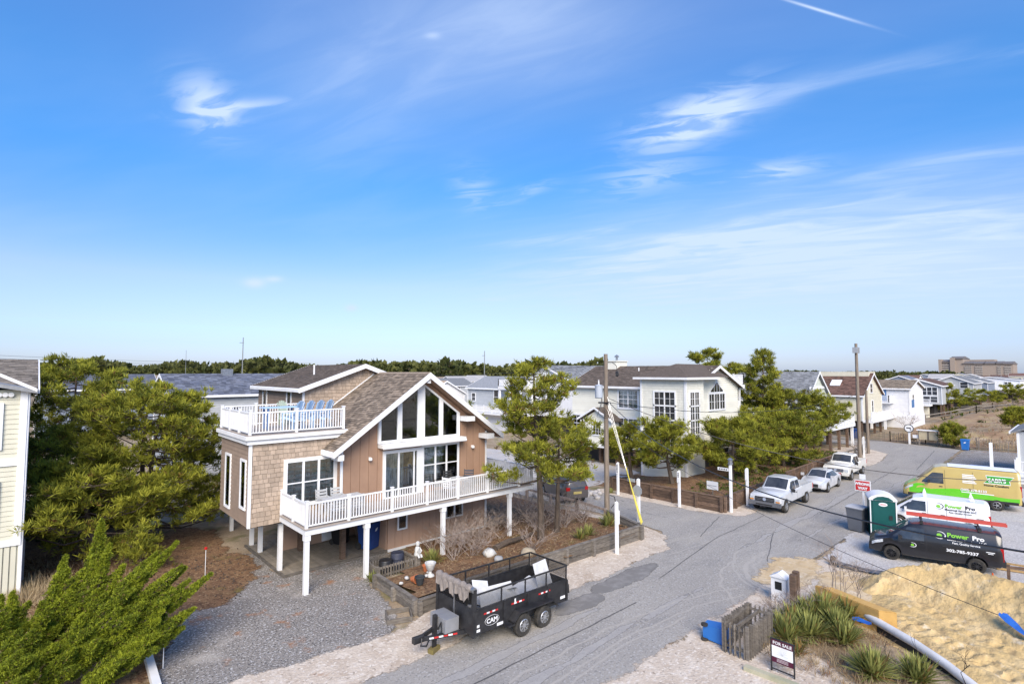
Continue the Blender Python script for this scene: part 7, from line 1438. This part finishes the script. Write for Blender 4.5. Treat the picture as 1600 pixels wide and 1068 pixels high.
pine('pine_tree', 'leaning pine with bare trunk near the driveway signpost', (35.3, 24.6, .3), 3.9, 2.3, 800, seed=22, prof=wide, low=.3, tl=.32, lean=(-.6, .4))
pine('pine_tree', 'dense pine in front of the arched window gable', (40.2, 18.9, .5), 4.3, 2.6, 1200, seed=23, prof=wide, low=.12, tl=.32)
pine('pine_tree', 'round bushy pine above the silver pickup', (44.6, 18.9, .5), 4.3, 2.9, 1300, seed=24, prof=wide, low=.06, tl=.32)
pine('pine_tree', 'tall dark pine rising beside the white porch', (54.5, 22.5, .3), 10.4, 3.3, 1900, seed=25, prof=lambda t: max(.15, (1 - t) ** .6), low=.15, tl=.38)
pine('pine_tree', 'tall pine top showing over the cream house roof', (58.5, 30, 0), 11.0, 3.6, 1500, seed=26, prof=wide, low=.2, tl=.42)
pine('pine_tree', 'spreading pine before the grey shingle stilt house', (57.0, 19.6, .4), 5.9, 4.0, 1800, seed=27, prof=wide, low=.2, tl=.36)
pine('pine_tree', 'low pine shrub above the tall timber wall', (50.0, 18.7, .4), 4.2, 3.2, 1300, seed=28, prof=wide, low=.08, tl=.34)
pine('pine_tree', 'bushy pine beyond the house corner with bare branches', (27.0, 36, 0), 5.4, 2.6, 600, seed=31, prof=wide, low=.15, tl=.34)
pine('pine_tree', 'young pine behind the tan house by the gable rake', (27.5, 46.5, 0), 7.2, 1.7, 350, seed=32, prof=cone, low=.2, tl=.36)
pine('pine_tree', 'low pine under the cream house behind the poles', (79.5, 24, 0), 4.2, 3.0, 420, seed=33, prof=wide, low=.3, tl=.42)
for k, (u, v, hh, rr_, lab) in enumerate(((1483, 632, 4.6, 2.9, 'dark pine bush at the dune edge before the pale house'), (1530, 624, 3.2, 4.4, 'broad dark pine clump below the white dune house'), (1583, 624, 3.2, 4.4, 'dark pine clump before the white house at the dune end'), (1490, 700, 2.4, 1.1, 'small pine bush behind the far blue bin'), (1583, 690, 2.2, 1.2, 'small pine bush beside the grey cottage roof'))):
    q = P(u, v + 18 if k < 3 else v); pine('pine_bush', lab, (q.x, q.y, max(0, dune_h(q.x, q.y)) if q.x > 82 else 0), hh * (1 if k > 2 else 1.25), rr_, 420, seed=40 + k, prof=wide, low=.06, tl=.5 if k < 3 else .35, trunk_r=.1)
# far wood along the horizon
def far_wood(name, label, n, az0, az1, d0, d1, h0, h1, seed, tone):
    rg = np.random.default_rng(seed); pts = []; dr_ = []; L = []; tn = []
    for i in range(n):
        u = rg.uniform(az0, az1); d = rg.uniform(d0, d1); x = FWD[0] * d + RGT[0] * d * (u - 800) / F_PX; y = FWD[1] * d + RGT[1] * d * (u - 800) / F_PX
        hh = rg.uniform(h0, h1) * (.8 + .3 * noise.noise((u * .011, seed, 0))); c = rg.uniform(*tone)
        for k in range(16):
            a = rg.uniform(0, 6.28); q = rg.uniform(.25, 1) ; rad_ = hh * .42 * math.sin(math.pi * (.25 + .7 * q)); pts.append((x + rad_ * math.cos(a), y + rad_ * math.sin(a), hh * q * .88)); dr_.append((math.cos(a) * .5, math.sin(a) * .5, .8)); L.append(hh * .22); tn.append(c + rg.uniform(-.1, .12))
    v, t, c = blades(np.array(pts), np.array(dr_), 5, np.array(L), np.array(L) * .8, .6, np.clip(tn, .13, .75)); o = np_mesh(name, v, t, FARW, None, c); return tag(o, label, 'woodland', None, 'stuff')
FARW = foliage_mat('far_foliage', (.045, .06, .018), (.15, .155, .045), (.12, .10, .06))
far_wood('far_woodland', 'wooded ridge of dark trees far behind the tan house', 1900, -60, 960, 300, 620, 14, 20, 2, (.15, .7))
far_wood('far_woodland', 'low distant tree line behind the dune road houses', 700, 900, 1500, 380, 900, 9, 13, 3, (.15, .5))
far_wood('far_woodland', 'nearer belt of mixed trees among the distant roofs', 150, 100, 900, 150, 320, 5, 8.5, 4, (.2, .6))
# small far houses between the pines and the wooded ridge
FARW_ = [WSID, GREYS, CREAM3, SLATE]; FARR = [RGREY, RNAVY, RRED, mat('roof_light', (.42, .41, .4)), RTAN]
k = 0
for u, d in ((190, 190), (225, 150), (262, 210), (300, 230), (330, 180), (372, 240), (395, 200), (415, 260), (440, 190), (590, 220), (700, 150), (720, 210), (745, 260), (690, 280), (850, 130), (890, 160), (640, 300), (1020, 150), (1060, 190), (1225, 170), (1300, 200), (1390, 210), (1410, 170), (1250, 260), (1445, 330), (1500, 390), (1542, 340), (1562, 420), (1592, 370), (1420, 300), (1515, 310), (1470, 260)):
    q = V(FWD[0] * d + RGT[0] * d * (u - 800) / F_PX, FWD[1] * d + RGT[1] * d * (u - 800) / F_PX, 0); wx, wy = RN.uniform(9, 14), RN.uniform(8, 12); hr_ = RN.uniform(6.2, 8.2)
    wi, ri = RN.randrange(4), RN.randrange(5); WN_ = ('white', 'grey', 'cream', 'slate blue'); RN_ = ('grey', 'navy', 'red-brown', 'pale', 'tan')
    o = simple_house('distant_house', 'distant %s house with %s roof %s' % (WN_[wi], RN_[ri], 'among trees below the wooded ridge' if u < 1000 else 'behind the row of dune road houses'), q.x - wx / 2, q.x + wx / 2, q.y - wy / 2, q.y + wy / 2, 0, hr_ - 2.0, hr_, RN.choice('xy'), FARW_[wi], FARR[ri], (('X', q.y - 1, 3.4, 1.3, 1.4, 1), ('Y', q.x - 1, 3.4, 1.3, 1.4, 1)), laprow=0, stilts=False); o['group'] = 'distant houses left' if u < 1000 else 'distant houses right'; k += 1
wt = thing('water_tower', 'pale flat-topped tower above the woods behind the tan roof', 'tower', (off(622, 575, 520).x, off(622, 575, 520).y, 0)); a = off(622, 575, 520); MB().lathe([(2, 0), (2, 12), (9, 13), (9.5, 15), (9, 18), (3, 18.6)], 18, (a.x, a.y, 0)).build('tank', WSID, wt, smooth=True)

# juniper: leaning plumes of scale foliage
def juniper(label, base, plumes, seed, density=1.0):
    rr = random.Random(seed); root = thing('juniper', label, 'shrub', base); tb_ = MB(); pts = []; dr_ = []; tn = []
    for tip, start, fat in plumes:
        a = Vector(start); e = Vector(tip); ctrl = a.lerp(e, .45) + V(rr.gauss(0, .12), rr.gauss(0, .12), -.10 * (e - a).length * .5)
        L = (e - a).length; n = int(430 * L * fat * density); tone = rr.uniform(.35, .7)
        cv = [a.lerp(ctrl, t).lerp(ctrl.lerp(e, t), t) for t in (0, .25, .5, .75, 1)]; tb_.tube(cv, [.045, .035, .025, .015, .006], 5, False)
        for i in range(n):
            t = rr.random() ** .8; c = a.lerp(ctrl, t).lerp(ctrl.lerp(e, t), t); d = (ctrl.lerp(e, t) - a.lerp(ctrl, t)).normalized(); ph = rr.uniform(0, 6.28); s1 = d.cross(V(0, 0, 1.01)).normalized(); s2 = s1.cross(d)
            R_ = .40 * fat * (math.sin(math.pi * min(1, .22 + .8 * t)) ** .8) * (.72 + .42 * noise.noise(c * 2.6 + (s1 * math.cos(ph) + s2 * math.sin(ph)) * 1.6)) + .02; q = rr.uniform(.55, 1) ; o = s1 * math.cos(ph) + s2 * math.sin(ph)
            pts.append(c + o * R_ * q); dr_.append((d * .9 + o * .45 + V(0, 0, .25)).normalized()); tn.append(.05 if rr.random() < .06 else min(1, max(.14, tone + rr.gauss(0, .2) + .25 * noise.noise((c + o * R_) * 3.0))))
    stuff(tb_.build('stems', BARK, root, smooth=True, fix=False)); v, t, c = blades(np.array([p[:] for p in pts]), np.array([p[:] for p in dr_]), 9, .085, .026, .9, tn); np_mesh('foliage', v, t, JUNI, root, c)
J = []; rj = random.Random(4)
def tipat(u, v, dist):                      # a plume tip on the sight line at the shrub's own distance
    r_ = ray(u, v); k_ = dist / math.hypot(r_.x, r_.y); return (r_.x * k_, r_.y * k_, CAMH + r_.z * k_)
for u, v, d, su, sv, f in ((160, 812, 21.2, 150, 985, 1.15), (172, 850, 21.0, 160, 990, .9), (103, 868, 21.5, 90, 1000, 1.0), (118, 905, 21.2, 100, 1010, 1.0), (277, 846, 20.6, 190, 975, .85), (247, 862, 20.8, 170, 985, .9), (290, 886, 20.2, 200, 985, .8), (272, 890, 20.3, 195, 990, .85), (330, 896, 20.0, 225, 1000, .85), (296, 906, 20.0, 210, 1000, .9), (304, 950, 19.6, 220, 1020, 1.0), (286, 980, 19.5, 210, 1030, 1.1), (262, 930, 19.9, 180, 1020, 1.1), (225, 905, 20.3, 150, 1000, 1.1), (208, 945, 19.8, 140, 1030, 1.1), (250, 995, 19.4, 190, 1050, 1.1), (20, 925, 21.5, 40, 1010, 1.0), (2, 930, 20.5, -10, 1020, 1.1), (66, 940, 20.8, 70, 1030, 1.1), (130, 960, 20.0, 100, 1040, 1.1), (165, 985, 19.6, 130, 1045, 1.0), (30, 985, 20.0, 20, 1050, 1.1), (75, 1005, 19.6, 50, 1060, 1.0), (120, 1015, 19.4, 90, 1062, 1.0), (15, 1030, 19.0, 0, 1075, 1.0), (215, 1015, 19.3, 180, 1055, .9), (50, 1045, 18.8, 30, 1080, .9), (195, 1045, 19.0, 170, 1070, .7)):
    lean = 55 if u > 180 else 25
    s_ = Vector(tipat(su - lean, sv + 15, d - .3)); s_.z = max(.15, s_.z); t_ = Vector(tipat(u, v, d)); J.append((t_, s_, f * .8))
    for k_ in range(3):           # side sprays leaving the main plume
        q_ = s_.lerp(t_, rj.uniform(.25, .75)); J.append((q_ + V(rj.uniform(.15, .6), rj.uniform(-.75, .1), rj.uniform(.15, .6)), q_ - (t_ - s_) * .12, f * .48))
juniper('wind-swept yellow-green juniper with leaning plumes beside the gravel drive', (1.8, 20.6, 0), J, 4)

# yuccas, shrubs and dry growth
yu = [((18.9, 7.15, .05), .95, 260, 'large yucca clump right beside the grey bin enclosure'), ((19.6, 6.65, .1), .9, 240, 'yucca clump behind the for sale sign'), ((21.3, 6.75, .15), .98, 260, 'tall yucca clump before the plywood formwork'), ((20.5, 6.1, .12), .9, 240, 'yucca clump between formwork and sale sign'), ((20.0, 5.75, .1), .8, 190, 'small yucca beside the blue tarp bunch'), ((18.45, 4.65, .1), .85, 300, 'round yucca below the white pipe'), ((19.1, 3.65, .1), .8, 260, 'yucca at the low end of the white pipe'), ((18.2, 6.6, .05), .5, 70, 'reddish yucca clump close behind the sale sign'), ((20.7, 7.1, .12), .9, 220, 'yucca clump between the timber post and formwork'), ((19.9, 7.3, .1), .85, 200, 'yucca clump just below the timber post'), ((22.0, 6.2, .15), .8, 180, 'yucca clump against the plywood formwork side')]
for i, (p_, r_, n_, lab) in enumerate(yu): yucca('yucca', lab, p_, r_, n_, seed=60 + i, tone=.55 if i != 7 else .2)
for i, (x, y, z, r_, n_, lab) in enumerate(((14.15, 20.9, .1, .75, 110, 'spiky yucca beside the child statue'), (11.2, 20.95, 0, .5, 70, 'yellowed yucca at the gravel drive corner'), (21.3, 18.0, .35, .6, 90, 'yucca beside the slim shorter pine'), (22.1, 18.2, .35, .62, 90, 'bright yucca on the straw bed near the sleeper wall'), (24.3, 18.6, .3, .75, 120, 'dark yucca clump at the foot of the corner utility pole'), (25.4, 19.2, .2, .7, 110, 'yucca clump behind the short return wall'), (32.0, 24.2, 0, .5, 60, 'dark yucca by the driveway signpost'), (46.0, 17.2, .5, .7, 80, 'pale yucca over the brown wall above the sedan'))): yucca('yucca', lab, (x, y, z), r_, n_, seed=80 + i, tone=(.25 if i == 1 else .5))
for i, (x, y, h_, s_, n_, lab) in enumerate(((15.6, 21.0, 1.9, .7, 7, 'bare grey shrub in front of the second deck post'), (14.9, 20.3, 1.5, .8, 6, 'bare grey shrub behind the trailer tarp'), (17.0, 22.3, 2.0, .9, 9, 'wide bare shrub against the lower tan wall'), (18.3, 22.6, 1.8, .9, 8, 'bare shrub beside the rear wooden steps'), (16.6, 21.2, 1.4, .9, 7, 'low bare shrub behind the fallen log'), (21.8, 22.0, 1.9, .8, 8, 'bare shrub beyond the end deck post'), (23.3, 21.2, 1.8, .9, 8, 'bare shrub beside the low rail fence'), (24.3, 22.6, 1.7, .9, 8, 'bare shrub between rail fence and SUV'), (23.2, 24.3, 1.8, .9, 8, 'bare shrub under the straw-bed pine canopy'), (25.1, 21.0, 1.4, .8, 6, 'bare shrub beside the corner utility pole'), (20.3, 8.0, 1.1, .9, 9, 'tangled bare shrub between enclosure and mailbox'), (20.9, 7.5, 1.2, .8, 8, 'tangled bare shrub before the timber post'), (19.2, 7.9, .9, .9, 7, 'tangled bare shrub behind the bin enclosure'), (22.5, 7.2, 1.1, .7, 7, 'bare shrub beside the formwork end'), (100, 19.2, 3.4, .6, 6, 'bare tree in front of the blue and white house'), (72, 18.5, 1.0, 1.1, 7, 'bare scrub at the far corner verge'), (69.8, 18.2, .9, 1.1, 6, 'bare scrub behind the cut-off pole'))): bare_shrub('bare_shrub', lab, (x, y, (bed_z(x, y) if 11 < x < 26 and y > 17 else 0)), h_, s_, n_, seed=100 + i, r0=.020 if x < 60 else .03)
for i, (x, y, h_, lab) in enumerate(((24.0, 7.3, 2.6, 'tall thin bare sapling nearest the silt fence'), (23.1, 6.55, 2.7, 'tall branching bare sapling behind the yuccas'), (23.5, 6.2, 2.2, 'thin dark seed stalk beside the formwork'))): bare_shrub('bare_sapling', lab, (x, y, 0), h_, .12, 2, seed=140 + i, cat='sapling', r0=.016)
for i, (u, v, h_, lab) in enumerate(((1430, 1062, 1.5, 'dark seed-head stalk beside the white pipe'), (1500, 1075, 1.6, 'bare dark stalk in front of the churned sand'), (1385, 1050, 1.2, 'thin seed stalk above the round yucca'))): q = P(u, v, .05); bare_shrub('dry_stalk', lab, q, h_, .1, 1, seed=150 + i, m=mat('dark_stalk', (.05, .04, .035)), cat='stalk', r0=.014)
for i, (x, y) in enumerate(((15.2, 22.4), (16.2, 22.9), (16.0, 20.2), (17.8, 21.4), (18.9, 21.6), (19.6, 22.8), (20.6, 22.9), (21.2, 20.9), (22.4, 22.8), (22.6, 20.4), (24.2, 20.4), (24.9, 23.8), (22.0, 24.6), (18.4, 18.6))):
    bare_shrub('bare_shrub', 'tangled grey-brown brush filling the straw bed by the deck', (x, y, bed_z(x, y)), 1.2 + .35 * (i % 3), 1.0, 7, seed=200 + i, group='brush in the straw bed', r0=.017)
pts = [(RN.uniform(-1, 3.6), RN.uniform(21.5, 34), .0) for _ in range(420)]; scatter('dry_grass', 'dry straw-coloured grass on the litter beside the drive', 'grass', pts, 9, 9, .34, .016, .5, DRYG, (.1, .7))
pts = [(q.x + RN.gauss(0, .5), q.y + RN.gauss(0, .5), 0) for q in (P(45, 945), P(30, 930), P(12, 945), P(60, 925)) for _ in range(45)]; scatter('dry_grass', 'tall pale grass tuft at the foot of the cream house', 'grass', pts, 9, 10, .65, .018, .4, DRYG, (.5, 1))
pts = [(RN.uniform(17.2, 21.5), RN.uniform(3.2, 7.6), .05) for _ in range(520)]; pts = [p for p in pts if p[1] > 3.2 + (p[0] - 19) * .8 and p[0] > 16.9]; scatter('dry_grass', 'rusty dry grass between the yucca clumps', 'grass', pts, 9, 9, .3, .014, .6, DRYG, (.0, .8))
pts = [(RN.uniform(-.2, 5.5), RN.uniform(37, 48), .1 + RN.uniform(0, .4)) for _ in range(1500)]; scatter('ivy', 'dark green ivy carpet below the broad pine', 'ivy', pts, 5, 5, .2, .14, .9, SHRUB, (.13, .5))
pts = []
for _ in range(6500):
    x = 83 + 150 * RN.random() ** 1.8; y = RN.uniform(-45, 18)
    if noise.noise((x * .08, y * .1, 4)) > -.12: pts.append((x, y, dune_h(x, y)))
scatter('dune_grass', 'dry beach grass and scrub over the dunes', 'grass', pts, 9, 6, .55, .05, .6, DRYG, (.0, .75))
pts = [(x, y, dune_h(x, y)) for x, y in ((RN.uniform(83, 150), RN.uniform(-20, 18)) for _ in range(500)) if noise.noise((x * .15, y * .2, 9)) > .15]; scatter('dune_shrubs', 'low dark green scrub patches over the dunes', 'scrub', pts, 9, 9, .6, .16, .8, SHRUB, (.13, .6))
pts = [(RN.uniform(33.5, 62), RN.uniform(16.6, 20), .5) for _ in range(900)]; pts = [(x, y, bed2_z(x, y) + .05) for x, y, z in pts if noise.noise((x * .5, y * .5, 3)) > -.1]; scatter('ground_cover', 'green creeping ground cover in the raised bed', 'ground cover', pts, 9, 7, .22, .07, .8, SHRUB, (.2, 1))
pts = [(x, y, bed_z(x, y) + .02) for x, y in ((RN.uniform(13.5, 25.5), RN.uniform(17.3, 23.5)) for _ in range(900))]; scatter('leaf_litter', 'fallen twigs and rusty leaves on the straw bed', 'litter', pts, 9, 4, .16, .03, 1.4, DRYG, (.0, .5))
pts = [(x, y, .012) for x, y in ((RN.gauss(6.3, 1.2), RN.gauss(26.5, 2.0)) for _ in range(170)) if y > 23]; b = MB()
for x, y, z in pts: b.lathe([(.010, 0), (.028, .02), (.024, .045), (.006, .06)], 6, (x, y, z))
tag(stuff(b.build('pine_cones', BARK)), 'scattered dark pine cones on the gravel and litter', 'pine cones')
